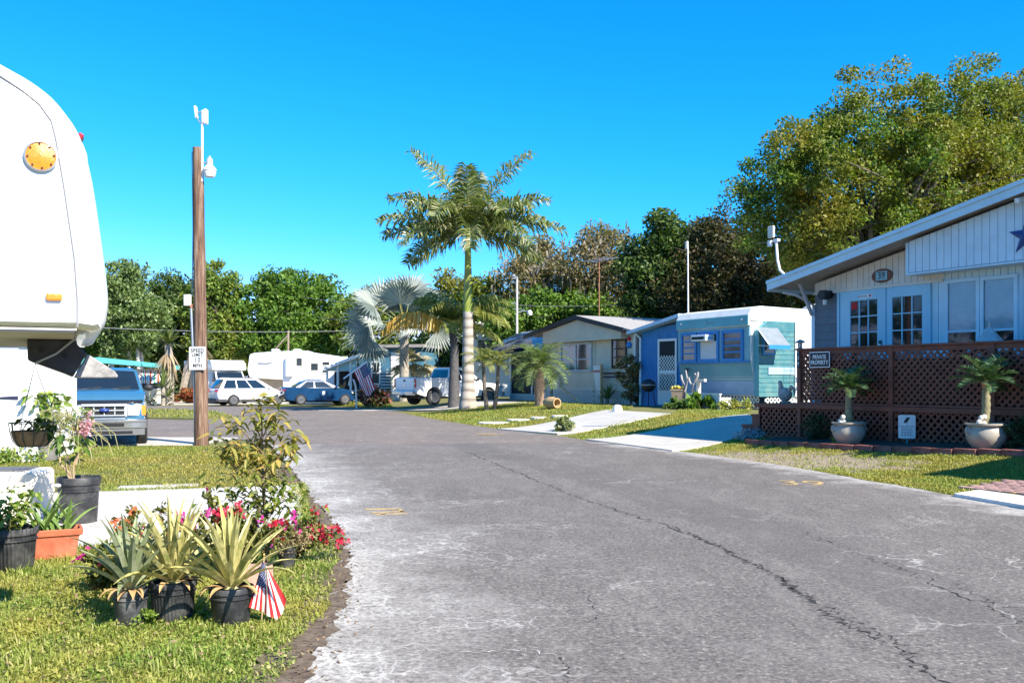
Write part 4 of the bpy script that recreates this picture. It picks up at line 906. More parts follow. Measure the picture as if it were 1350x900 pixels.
m = MB(); [m.bar((a+0.08+0.16*i+(b-a)*0.55,0.0,z1-0.75+0.02*i),(a+0.3+0.17*i+(b-a)*0.42,0.0,z1-0.2),0.07,0.004,up=Vector((0,1,0))) for i in range(4)]; m.build('inner_shutter', M['white'], wf)
a2, z1b = bp(808,449); b2, z0b = bp(825,483)
window(B, a2, b2, z0b, z1b, 0.01, M['ink'], 0.07, 0.05, 0, (0.35,0.68), None, 0.0)
for k, c in enumerate((mat('band_maroon',(0.12,0.04,0.06),0.6),mat('band_navy',(0.04,0.045,0.12),0.6))):
    m = MB(); zb = bp(800,490)[1]-0.1-0.16*k; m.span((sm+0.1,-0.0,zb),(sr,0.012,zb+0.07)); m.build('stripe', c, B)
m = MB(); lattice(m, sl0, sm, 0.05, zl_-0.03, -0.02, 0.15, 0.05, 0.01); lattice(m, sm+0.1, sr, 0.05, zl_-0.03, -0.0, 0.15, 0.05, 0.01); m.span((sl0,-0.04,zl_-0.04),(sr,0.02,zl_-0.005)); m.build('lattice_skirt', M['white'], B)
m = MB(); m.span((sr-0.02,-0.1,0.0),(sr+0.12,0.03,zt_+0.2)); m.build('corner_post', M['white'], B)
# porch at its left: posts, screens, low pale wall, flat roof
sP = bp(672,500,0.9)[0]; zpr = bp(675,470,0.9)[1]+0.1
m = MB(); zlow = bp(700,519,0.9)[1]
m.span((sP,0.9,-0.1),(sl0-0.02,1.0,zlow)); m.build('porch_wall', mat('porch_wall_teal',(0.25,0.45,0.5),0.7,0.1,3), B)
m = MB(); m.span((sP+0.02,0.96,zlow),(sl0-0.02,0.975,zpr)); m.build('porch_screen', M['screen'], B)
for s in (sP+0.04, bp(701,500,0.9)[0]): MB().span((s-0.05,0.89,zlow if s > sP+0.1 else 0),(s+0.05,0.955,zpr)).build('porch_post', M['white'], B)
m = MB(); m.span((sP-0.25,0.5,zpr),(sl0+0.1,6,zpr+0.14)); m.build('porch_roof', darkfascia, B)
m = MB(); m.span((sP,1.0,-0.1),(sP+0.06,6,zpr)); m.build('porch_side', greige, B)
# rooftop aerial with its rod
q = bp(790,416,3.0)
ta = thing('television_aerial', 'thin rusty television aerial on the roof ridge of the beige home', 'antenna', Bf.w(q[0],3.0,rz_(q[0])), HRZ)
hh = bp(790,341,3.0)[1]-rz_(q[0])
m = MB(); m.tube([(0,0,0),(0,0,hh)],0.028,6); m.build('mast', mat('rust_pole',(0.3,0.13,0.07),0.7,0.2,9), ta)
m = MB(); m.tube([(-0.9,0,hh-0.05),(1.2,0,hh-0.12)],0.02,5); [m.tube([(x,-0.5,hh-0.06),(x,0.5,hh-0.06)],0.012,4) for x in (-0.8,-0.4,0.1,0.6,1.0)]; m.build('aerial_arms', M['steel'], ta)
q = bp(709,430,0.7); z0d = zpr+0.14
ds = thing('roof_dome', 'small white dome on the roof edge of the beige home porch', 'antenna', Bf.w(q[0],2.2,rz_(q[0])+0.05), HRZ)
m = MB(); m.ball((0,0,0.38),0.42,16,10,0,(1,1,0.9)); m.build('dome', M['white'], ds, True); m = MB(); m.lathe([(0.2,0),(0.2,0.12)],12); m.build('dome_foot', M['steel'], ds)
# boat on the porch roof: bow towards the left
q0 = bp(652,466,1.8); q1 = bp(716,440,1.8)
bt = thing('boat', 'dark blue boat hull with silver stripes set up above the porch roof', 'boat', Bf.w(q1[0],1.9,z0d), HRZ)
Lb = q1[0]-q0[0]+0.3; zb0 = q0[1]-z0d; zb1 = q1[1]-z0d+0.25
V = []; rings = 12; nn = 12
for i in range(rings+1):
    t_ = i/rings; x = -Lb*t_+0.3; wv = 0.95*math.sqrt(max(0.0,1-t_**2.4))+0.02; top = zb1+0.05*math.sin(t_*3)-t_*t_*0.75*(zb1-zb0); bot = zb0*0.4*(1-t_)-0.05+ (zb0-0.12)*t_
    bot = min(bot, top-0.08)
    for j in range(nn):
        a = 2*math.pi*j/nn; cy = math.cos(a); sy = math.sin(a)
        V.append((x, wv*math.copysign(abs(cy)**0.8,cy), (top+bot)/2+(top-bot)/2*math.copysign(abs(sy)**0.7,sy)))
Fh = [(i*nn+j,i*nn+(j+1)%nn,(i+1)*nn+(j+1)%nn,(i+1)*nn+j) for i in range(rings) for j in range(nn)]+[tuple(range(nn)),tuple(range(rings*nn,rings*nn+nn))]
m = MB(); m.add(V, Fh); hull = m.build('hull', mat('boat_navy',(0.006,0.05,0.15),0.18,0.1,3,coat=0.8), bt, True)
def side(i_f, zf):
    t_ = i_f; wv = 0.95*math.sqrt(max(0.0,1-t_**2.4))+0.02; top = zb1+0.05*math.sin(t_*3)-t_*t_*0.75*(zb1-zb0); bot = min(zb0*0.4*(1-t_)-0.05+(zb0-0.12)*t_, top-0.08)
    c = zf*2-1; wy = wv*(1-abs(c)**2)**0.45
    return Vector((-Lb*t_+0.3, -wy-0.015, (top+bot)/2+(top-bot)/2*c))
for zf0, zf1, tt0, tt1 in ((0.72,0.58,0.25,0.8),(0.5,0.36,0.3,0.92),(0.24,0.16,0.2,0.85)):
    m = MB(); n = 14; V = []
    for i in range(n+1):
        u = i/n; tt = tt0+(tt1-tt0)*u; zf = zf0+(zf1-zf0)*u; hw = 0.045*math.sin(math.pi*min(1,u*0.9+0.1))+0.006
        a = side(tt, zf+hw); b = side(tt, zf-hw); V += [a, b]
    m.add(V, [(2*i,2*i+1,2*i+3,2*i+2) for i in range(n)]); m.build('hull_stripe', mat('boat_silver',(0.45,0.47,0.5),0.3,0.1,5,metal=0.5), bt)
m = MB(); m.span((-Lb*0.55,-0.4,0.0),(-Lb*0.45,0.4,zb0*0.55+0.1)); m.span((-0.2,-0.4,0.0),(0.0,0.4,0.2)); m.build('cradle', M['wood'], bt)

# ---------------------------------------------------------------- carport house far along the street
cF = Fr((P(433,502,64).x, 64.0, 0.12), R(-14))
CH = thing('carport_house', 'small house with sloping white carport roof and dark screened front', 'house', cF.o, cF.rz)
cp_ = lambda x, y, yl=0.0: cF.px(x, y, yl)
a, zt1 = cp_(428,487); b, zt2_ = cp_(470,468.5); c_, _ = cp_(553,480)
m = MB(); m.prism([(a,zt1-0.1),(b+0.3,zt2_-0.1),(b+0.3,zt2_+0.12),(a,zt1+0.12)],'y',-0.3,8); m.build('carport_roof', M['white'], CH)
for x in (431,445,462): s = cp_(x,500)[0]; MB().span((s-0.07,0,0),(s+0.07,0.1,zt1+ (s-a)/(b-a)*(zt2_-zt1)-0.1)).build('carport_post', M['white'], CH)
m = MB(); m.prism([(a+0.1,zt1-0.1),(b,zt1-0.1),(b,zt2_-0.12),(a+0.2,zt1+0.05-0.14)],'y',0.02,0.06); m.build('carport_gable', mat('carport_teal',(0.3,0.5,0.52),0.6,0.1), CH)
m = MB(); m.span((a+0.15,1.2,0.75),(b,1.25,zt1-0.12)); m.build('screen', M['screen'], CH); m = MB(); m.span((a+0.15,1.15,0),(b,1.3,0.75)); m.build('low_wall', M['offwhite'], CH)
m = MB(); m.span((b,0.4,-0.1),(c_,7,3.6)); m.build('wall', mat('blue_siding',(0.06,0.17,0.25),0.6,0.12,3), CH)
m = MB(); m.span((b-0.2,0.0,3.6),(c_+0.3,7.4,3.8)); m.build('roof', M['roofgrey'], CH)
s0, z0 = cp_(515,475,0.3); s1, _ = cp_(526,475,0.3); m = MB(); laps(m, s0, s1, 0.2, 3.3, 0.25, 0.36); m.build('white_siding', M['white'], CH)
s0, z1 = cp_(491,478,0.38); s1, z0 = cp_(500,505,0.38); window(CH, s0, s1, z0, z1, 0.38, M['white'], 0.1, 0.06, 0, (0.5,), None, None, 'shadeglass')
m = MB(); s0 = cp_(504,500,0.1)[0]; [m.span((s0,-0.2,0.1+0.2*i),(s0+0.75,0.3,0.16+0.2*i)) for i in range(11)]; m.build('louvred_shutter', M['white'], CH)
ln = MB(); [ln.span((cp_(454+8.2*i,520,-2.2)[0]-0.03,-2.25,-0.1),(cp_(454+8.2*i,520,-2.2)[0]+0.03,-2.19,0.4)) for i in range(9)]
ln.span((cp_(452,520,-2.2)[0],-2.24,0.12),(cp_(524,520,-2.2)[0],-2.2,0.36),0)
fe = ln.build('low_fence', mat('fence_pale',(0.6,0.6,0.58),0.7,0.15,8), None); fe.matrix_world = cF.M; tag(fe, 'low pale fence along the front of the carport house', 'fence')

# ---------------------------------------------------------------- cream house with turquoise roof edge, far left
lF = Fr((G(105,533).x, 62.0, 0.0), R(20))
LH = thing('cream_house', 'cream flat roofed house with turquoise roof edge and striped awning', 'house', lF.o, lF.rz)
lp = lambda x, y, yl=0.0: lF.px(x, y, yl)
a, _ = lp(20,500); b, _ = lp(228,500); zt = lp(160,486)[1]
creamw = mat('cream_stucco',(0.68,0.6,0.46),0.8,0.08,2,0.2,30,dirt=((0.45,0.38,0.28),0.3))
m = MB(); m.span((a,0,-0.1),(b,8,zt)); m.build('wall', creamw, LH)
m = MB(); e0, e1 = lp(0,480,-0.8)[0], lp(237,485,-0.8)[0]; pk = lp(130,476,-0.8); z_r = lp(236,487,-0.8)[1]; z_l = z_r
turq = mat('turquoise_trim',(0.08,0.38,0.36),0.5,0.1,4)
m.prism([(e0,z_l),(pk[0],pk[1]-0.1),(e1,z_r),(e1,z_r+0.26),(pk[0],pk[1]+0.26),(e0,z_l+0.26)],'y',-0.8,-0.7); m.build('roof_edge', turq, LH)
m = MB(); m.prism([(e0,z_l+0.05),(pk[0],pk[1]-0.05),(e1,z_r+0.05),(e1,z_r+0.2),(pk[0],pk[1]+0.2),(e0,z_l+0.2)],'y',-0.695,8.5); m.build('roof', M['white'], LH)
for x0,x1 in ((186,194),(197,213)):
    s0, z1 = lp(x0,497); s1, z0 = lp(x1,512); window(LH, s0, s1, z0, z1, 0.0, M['white'], 0.09, 0.06, 0, (0.5,), None, None, 'shadeglass')
    s0, zt_a = lp(x0-2,488); s1, zb_a = lp(x1+2,500)
    n = 8; aw = MB(); awm = [mat('awning_white',(0.75,0.72,0.68),0.8,0.05), mat('awning_red',(0.5,0.1,0.06),0.8,0.1), mat('awning_green',(0.1,0.35,0.25),0.8,0.1)]
    for i in range(n):
        q0 = s0+(s1-s0)*i/n; q1 = s0+(s1-s0)*(i+1)/n
        aw.add([(q0,-0.05,zt_a),(q1,-0.05,zt_a),(q1,-0.9,zb_a),(q0,-0.9,zb_a),(q1,-0.9,zb_a-0.25),(q0,-0.9,zb_a-0.25)],[(0,1,2,3),(3,2,4,5)],(0,1,0,2)[i%4])
    aw.build('awning', awm, LH)
# turquoise house end glimpsed beyond the parked cars at far left
eH = thing('turquoise_house', 'turquoise fronted house glimpsed under the hitch of the white trailer', 'house', (P(30,500,60).x,60,0), 0)
m = MB(); m.span((-0.8,0,0),(2.2,5,2.0)); m.build('wall', turq, eH); m = MB(); m.span((-1.0,-0.5,2.0),(2.5,5.5,2.2)); m.build('roof', M['white'], eH)
window(eH, 0.6, 1.6, 0.9, 1.7, -0.0, M['white'], 0.09, 0.06, 0, (0.5,), None, None, 'shadeglass')
# white flat roofed block seen between the palms
bo = P(618,502,62); bx = thing('flat_roofed_building', 'white flat roofed building standing behind the royal palm and porch', 'building', (bo.x,62.0,0.45), R(4))
zb_ = P(618,428,62).z-0.45; wb_ = P(700,502,62).x-bo.x
m = MB(); m.span((0,0,-0.2),(wb_,5,zb_)); m.build('wall', M['white'], bx)
m = MB(); m.span((-0.15,-0.2,zb_),(wb_+0.15,5.2,zb_+0.2)); m.build('roof', M['offwhite'], bx, bevel=0.03)
window(bx, wb_*0.15, wb_*0.4, zb_-2.2, zb_-1.0, 0.0, M['offwhite'], 0.08, 0.05, 1, (0.5,), None, None, 'shadeglass')
for k in range(5): m = MB(); m.bar((wb_*0.55+k*0.28,-0.03,zb_-2.2),(wb_*0.78+k*0.28,-0.03,zb_-1.0),0.09,0.03,up=Vector((0,1,0))); m.build('shade_slat', mat('slat_dark',(0.1,0.1,0.11),0.6), bx)
# ================================================================ VEHICLES
def wheel(parent, x, y, r, wd, spokes=5, rim=None):
    """y > 0 is the car's left; the wheel's face looks outwards"""
    sg = 1 if y > 0 else -1
    m = MB(); m.lathe([(r*0.62,-wd/2),(r*0.9,-wd/2),(r,-wd/2+0.03),(r,wd/2-0.03),(r*0.9,wd/2),(r*0.62,wd/2),(r*0.58,0),(r*0.62,-wd/2)],28,(x,y,r),0,'y')
    wo = bpy.data.objects.new('wheel', None); wo = m.build('wheel', M['rubber'], parent, True)
    m = MB(); f = y+sg*(wd/2-0.035)
    m.lathe([(r*0.63,-0.05),(r*0.63,0.035*1),(r*0.56,0.02),(r*0.56,-0.05)],28,(x,f,r),0,'y')
    for k in range(spokes):
        a = 2*math.pi*k/spokes+0.3; p = (x+math.cos(a)*r*0.1,f+sg*0.01,r+math.sin(a)*r*0.1); q = (x+math.cos(a)*r*0.6,f+sg*0.015,r+math.sin(a)*r*0.6)
        m.bar(p, q, r*0.2, 0.025, 0, up=Vector((0,1,0)))
    m.lathe([(0.0,-0.02),(r*0.17,-0.02),(r*0.17,0.025),(0,0.025)],14,(x,f+sg*0.005,r),0,'y')
    m.build('rim', rim or M['alloy'], wo)
    m = MB(); m.lathe([(0,-0.01),(r*0.6,-0.01),(r*0.6,0.01),(0,0.01)],24,(x,f-sg*0.05,r),0,'y'); m.build('brake_backing', M['dark'], wo)
def bodyshell(top, hw, arches, zb, m, parent, name='body', taper=0.1, L=None, crown=0.05):
    """top: (x, z) from the rear bumper's foot, over the belt line, to the front bumper's foot; real wheel arches are cut in the sides"""
    poly = list(top)
    for ax_, ar in sorted(arches, reverse=True):
        poly += [(ax_+ar*math.cos(a)*1.0, max(zb, 0.0)+ (ar)*math.sin(a)) for a in [math.pi*k/9 for k in range(10)]]
    xs_ = [p[0] for p in top]; L = L or max(abs(min(xs_)),abs(max(xs_)))
    zt = max(p[1] for p in top)
    mb = MB(); st = [(-1,0.045),(-0.93,0.0),(-0.6,-crown*0.5),(0,-crown),(0.6,-crown*0.5),(0.93,0.0),(1,0.045)]
    n = len(poly); V=[]
    for s, ins in st:
        for (x, z) in poly:
            k = 1-taper*abs(x/L)**4
            tumble = 1-0.06*max(0,(z-zt*0.72)/zt)-0.05*max(0,(0.5-z))
            nose = taper*0.9*abs(s)**3*(1 if abs(x) > L*0.7 else 0)*(abs(x)/L-0.7)/0.3
            zz = z-ins*0.5 if z > zt*0.6 else z
            V.append((x*(1-nose*0.16)-math.copysign(ins*0.6 if abs(x)>L*0.9 and ins>0 else 0,x), s*hw*k*tumble, zz))
    F = [tuple(range(n))[::-1], tuple(range((len(st)-1)*n, len(st)*n))]
    for i in range(len(st)-1):
        for j in range(n): F.append((i*n+j, i*n+(j+1)%n, (i+1)*n+(j+1)%n, (i+1)*n+j))
    mb.add(V, F); o = mb.build(name, m, parent, True); return o
def bil(q, u, v): return (Vector(q[0])*(1-u)+Vector(q[1])*u)*(1-v)+(Vector(q[3])*(1-u)+Vector(q[2])*u)*v
def pane(q, u0, u1, v0, v1, off, name, m, parent, bulge=0.0):
    n = (Vector(q[1])-Vector(q[0])).cross(Vector(q[3])-Vector(q[0])).normalized(); K = 6
    mb = MB(); V=[]
    for i in range(K+1):
        for j in range(3):
            u = u0+(u1-u0)*i/K; v = v0+(v1-v0)*j/2; V.append(bil(q,u,v)+n*(off+bulge*(1-(2*u-1)**2)))
    mb.add(V, [(i*3+j,(i+1)*3+j,(i+1)*3+j+1,i*3+j+1) for i in range(K) for j in range(2)])
    return mb.build(name, m, parent, True)
def cabin(parent, m, xr0, xf0, xr1, xf1, zb, zr, w0, w1, glass, splits, name='cabin', rear=True, lights=True):
    """greenhouse: roof, pillars and glass; splits = list of (u0, u1) side windows along the cabin"""
    mb = MB(); B_=[(xr0,-w0,zb),(xf0,-w0,zb),(xf0,w0,zb),(xr0,w0,zb)]; T_=[(xr1,-w1,zr),(xf1,-w1,zr),(xf1,w1,zr),(xr1,w1,zr)]
    xm = (xr1+xf1)/2
    mb.add(B_+T_+[(xr1+0.18,-w1*0.8,zr+0.055),(xf1-0.22,-w1*0.8,zr+0.05),(xf1-0.22,w1*0.8,zr+0.05),(xr1+0.18,w1*0.8,zr+0.055)],
      [(0,1,5,4),(1,2,6,5),(2,3,7,6),(3,0,4,7),(4,5,9,8),(5,6,10,9),(6,7,11,10),(7,4,8,11),(8,9,10,11),(3,2,1,0)])
    o = mb.build(name, m, parent, True, bevel=0.035)
    fq = [B_[1],B_[2],T_[2],T_[1]]; rq = [B_[3],B_[0],T_[0],T_[3]]; R_=[B_[0],B_[1],T_[1],T_[0]]; L_2=[B_[2],B_[3],T_[3],T_[2]]
    pane(fq,0.05,0.95,0.05,0.9,0.012,'windshield',glass,parent,0.03)
    if rear: pane(rq,0.08,0.92,0.14,0.88,0.012,'rear_window',glass,parent,0.02)
    for a,b in splits:
        pane(R_,a,b,0.1,0.86,0.012,'side_window',glass,parent); pane(L_2,1-b,1-a,0.1,0.86,0.012,'side_window',glass,parent)
    return o
def mirror(parent, x, y, z, m):
    sg = 1 if y > 0 else -1
    mb = MB(); mb.ball((x,y+sg*0.1,z+0.04),0.1,12,8,0,(0.7,1.15,0.8)); mb.bar((x,y-sg*0.02,z-0.02),(x,y+sg*0.06,z+0.02),0.05,0.04); return mb.build('mirror', m, parent, True)
def plate(parent, loc, rz, s='FL 39', col_=None):
    p = bpy.data.objects.new('x', None); bpy.data.objects.remove(p)
    mb = MB(); mb.box((0,0,0),(0.31,0.012,0.155)); o = mb.build('number_plate', M['signwhite'], parent, loc=loc, rz=rz); return o
def quadslab(name, pts, th, m, parent, sm=False):
    """thin slab from 4+ points, thickened along its normal"""
    p = [Vector(q) for q in pts]; n = (p[1]-p[0]).cross(p[-1]-p[0]).normalized()*th; k = len(p)
    mb = MB(); mb.add([q for q in p]+[q+n for q in p], [tuple(range(k))[::-1], tuple(range(k,2*k))]+[(i,(i+1)%k,k+(i+1)%k,k+i) for i in range(k)])
    return mb.build(name, m, parent, sm, bevel=th*0.4)

# ---------------------------------------------------------------- blue sport utility wagon facing us
bluep = mat('blue_car_paint', (0.045,0.14,0.23), 0.25, 0.08, 2, coat=0.8)
silverlow = mat('silver_lower_paint', (0.36,0.38,0.4), 0.3, 0.06, 3, coat=0.4)
greyplastic = mat('grey_bumper', (0.13,0.13,0.135), 0.55, 0.1, 6)
gx = G(140,589); SX = P(141,502,23.6)
hd = math.atan2(-0.93, 0.37)
E = thing('suv', 'blue sport utility vehicle facing the camera with silver bumper and roof rails', 'car', (SX.x,SX.y,0.02), hd)
hw = 0.89
bodyshell([(-2.3,0.38),(-2.34,0.62),(-2.3,1.14),(-2.2,1.2),(0.6,1.25),(0.95,1.28),(1.5,1.22),(2.0,1.08),(2.15,0.95),(2.2,0.6),(2.18,0.44)],hw,[(-1.4,0.42),(1.42,0.42)],0.38,bluep,E,taper=0.07)
cabin(E,bluep,-2.24,1.0,-2.0,0.15,1.2,1.76,0.85,0.68,M['carglass'],[(0.03,0.28),(0.31,0.58),(0.61,0.9)])
for y in (-0.8,0.8):
    for x in (-1.4,1.42): wheel(E,x,y,0.37,0.24,5)
# front end
def fx(y): return 2.2-0.075*(abs(y)/hw)**2.2-0.05*(abs(y)/hw)**6
def face(name, y0, y1, z0, z1, off, m, parent, tilt=0.0, k=8, th=0.02):
    mb = MB(); V=[]
    for i in range(k+1):
        y = y0+(y1-y0)*i/k
        for z in (z0,z1): V += [(fx(y)+off-tilt*(z-z0),y,z),(fx(y)+off-th-tilt*(z-z0),y,z)]
    F=[]
    for i in range(k):
        a=4*i; b=a+4; F += [(a,b,b+2,a+2),(a+1,a+3,b+3,b+1),(a,a+1,b+1,b),(a+2,b+2,b+3,a+3)]
    F += [(0,2,3,1),(4*k,4*k+1,4*k+3,4*k+2)]; mb.add(V,F); return mb.build(name,m,parent,True,bevel=0.006)
gs = face('grille_surround',-0.48,0.48,0.66,0.96,0.035,silverlow,E,0.1)
nf = face('nose_panel',-0.86,0.86,0.61,0.985,0.012,silverlow,E,0.1)
go = face('grille',-0.44,0.44,0.7,0.92,0.045,M['dark'],E,0.1)
for z in (0.695,0.81,0.915): face('grille_bar',-0.45,0.45,z-0.014,z+0.014,0.065,silverlow,go,0.1)
for y in (-0.43,-0.22,0.0,0.22,0.43): face('grille_bar',y-0.014,y+0.014,0.7,0.92,0.062,silverlow,go,0.1,2)
mb = MB(); mb.lathe([(0.0,0.0),(1,0.0),(0.9,0.02),(0,0.025)],24,(0,0,0),0,'x'); o = mb.build('oval_badge', mat('badge_blue',(0.03,0.06,0.25),0.3,0.1), go, True); o.location = (fx(0)+0.055,0,0.81); o.scale = (1,0.11,0.05)
for sg in (-1,1):
    face('headlight',sg*0.49,sg*0.78,0.69,0.92,0.04,M['lens'],E,0.1); face('indicator',sg*0.785,sg*0.88,0.69,0.92,0.05,M['amber'],E,0.1,4)
b_ = face('bumper',-0.9,0.9,0.4,0.6,0.09,M['chrome'],E); face('bumper_valance',-0.86,0.86,0.24,0.395,0.07,greyplastic,E); face('air_intake',-0.42,0.42,0.44,0.52,0.1,M['dark'],b_); face('lower_intake',-0.6,0.6,0.28,0.34,0.085,M['dark'],b_)
face('bumper_strip',-0.9,0.9,0.53,0.575,0.105,greyplastic,b_)
face('bug_deflector',-0.82,0.82,0.985,1.045,0.03,mat('smoked_plastic',(0.02,0.02,0.022),0.15,0.1,coat=0.6),E,1.2)
mirror(E,0.75,-0.86,1.28,M['ink']); mirror(E,0.75,0.86,1.28,M['ink'])
for y in (-0.62,0.62): mb = MB(); mb.tube([(-1.7,y,1.8),(-1.6,y,1.87),(-0.4,y,1.87),(-0.25,y,1.8)],0.022,6); mb.build('roof_rail', M['ink'], E, True)
for y in (-0.35,0.3): mb = MB(); mb.bar((0.98,y-0.3,1.28),(0.86,y+0.25,1.34),0.02,0.015); mb.build('wiper', M['ink'], E)
mb = MB(); mb.box((0.2,0.35,1.3),(0.1,0.3,0.35)); mb.box((0.2,-0.35,1.3),(0.1,0.3,0.35)); mb.build('seats', greyplastic, E, bevel=0.05)
mb = MB(); mb.span((-1.7,-0.7,0.3),(1.9,0.7,0.45)); mb.build('underbody', M['dark'], E)

# ---------------------------------------------------------------- white estate car and blue saloon, seen from the rear right
whitep = mat('white_car_paint', (0.8,0.81,0.82), 0.25, 0.03, 2, coat=0.7)
def estate(label, loc, rz, paint):
    c = thing('estate_car', label, 'car', loc, rz)
    bodyshell([(-2.3,0.35),(-2.38,0.55),(-2.36,0.9),(-2.2,1.02),(0.8,0.98),(1.2,0.97),(2.0,0.86),(2.3,0.72),(2.38,0.5),(2.34,0.3)],0.9,[(-1.4,0.39),(1.4,0.39)],0.28,paint,c,taper=0.1)
    cabin(c,paint,-2.26,1.25,-1.85,0.2,0.97,1.62,0.84,0.64,M['carglass'],[(0.06,0.3),(0.33,0.58),(0.61,0.88)])
    for y in (-0.8,0.8):
        for x in (-1.4,1.4): wheel(c,x,y,0.34,0.22,5)
    lower = mat('dark_cladding',(0.05,0.05,0.055),0.6,0.1)
    m = MB(); [m.span((-2.36,sg*0.905-0.01,0.24),(-1.8,sg*0.905+0.01,0.42)) for sg in (-1,1)]; m.span((-2.42,-0.8,0.25),(-2.34,0.8,0.42)); m.build('bumper_cladding', lower, c, bevel=0.01)
    m = MB(); [m.span((-1.0,sg*0.895-0.012,0.25),(1.0,sg*0.895+0.012,0.4)) for sg in (-1,1)]; m.build('sill', lower, c)
    for sg in (-1,1):
        quadslab('taillight', [(-2.42,sg*0.48,0.84),(-2.40,sg*0.84,0.8),(-2.3,sg*0.9,0.98),(-2.38,sg*0.48,0.97)],-0.03*sg,M['redlens'],c)
        quadslab('headlight', [(2.05,sg*0.9,0.66),(2.3,sg*0.72,0.66),(2.2,sg*0.72,0.82),(1.95,sg*0.88,0.82)],0.03*sg,M['lens'],c)
        m = MB(); m.tube([(-1.6,sg*0.58,1.6),(-1.5,sg*0.58,1.67),(-0.2,sg*0.58,1.67),(-0.05,sg*0.58,1.61)],0.022,6); m.build('roof_rail', lower, c, True)
        mirror(c,0.85,sg*0.85,1.04,paint)
        for x in (-0.6,0.35): MB().span((x,sg*0.905-0.012,0.78),(x+0.2,sg*0.905+0.012,0.81)).build('door_handle', paint, c)
    plate(c,(-2.4,0,0.8),R(90))
    MB().span((-1.9,-0.75,0.2),(2.0,0.75,0.35)).build('underbody', M['dark'], c)
    return c
oc = P(330,502,58.2); estate('white estate car with dark lower cladding parked between pickup and blue saloon', (oc.x,oc.y,0.02), R(38), whitep)
navyp = mat('navy_car_paint', (0.006,0.042,0.11), 0.22, 0.1, 2, coat=0.9)
def saloon(label, loc, rz, paint, nm='saloon_car', rim=None):
    c = thing(nm, label, 'car', loc, rz)
    bodyshell([(-2.15,0.32),(-2.24,0.5),(-2.22,0.92),(-2.1,1.04),(-1.55,1.03),(0.9,0.95),(1.3,0.93),(2.0,0.78),(2.2,0.62),(2.25,0.45),(2.2,0.26)],0.88,[(-1.3,0.36),(1.35,0.36)],0.25,paint,c,taper=0.13)
    cabin(c,paint,-1.75,1.15,-0.95,0.2,0.97,1.42,0.8,0.6,M['carglass'],[(0.12,0.42),(0.46,0.84)])
    for y in (-0.78,0.78):
        for x in (-1.3,1.35): wheel(c,x,y,0.32,0.21,7,rim)
    for sg in (-1,1):
        quadslab('taillight', [(-2.29,sg*0.4,0.82),(-2.25,sg*0.8,0.8),(-2.12,sg*0.86,0.94),(-2.26,sg*0.42,0.93)],-0.03*sg,M['redlens'],c)
        quadslab('headlight', [(1.85,sg*0.88,0.6),(2.16,sg*0.66,0.6),(2.06,sg*0.66,0.76),(1.75,sg*0.85,0.78)],0.03*sg,M['lens'],c)
        mirror(c,0.8,sg*0.82,1.02,paint)
        for x in (-0.75,0.2): MB().span((x,sg*0.885-0.012,0.8),(x+0.18,sg*0.885+0.012,0.825)).build('door_handle', paint, c)
    plate(c,(-2.27,0,0.72),R(90))
    MB().span((-1.8,-0.72,0.18),(1.9,0.72,0.33)).build('underbody', M['dark'], c)
    return c
sc0 = P(420,502,56.3); sal = saloon('dark blue saloon car parked in front of the carport house', (sc0.x,sc0.y,0.1), R(28), navyp)
mb = MB(); mb.box((0.05,-0.893,0.7),(0.16,0.006,0.2)); mb.build('door_sticker', M['signwhite'], sal)
wc0 = P(52,502,47.0); saloon('white car partly hidden behind the blue sport utility vehicle', (wc0.x,wc0.y,0.0), R(-62), whitep)

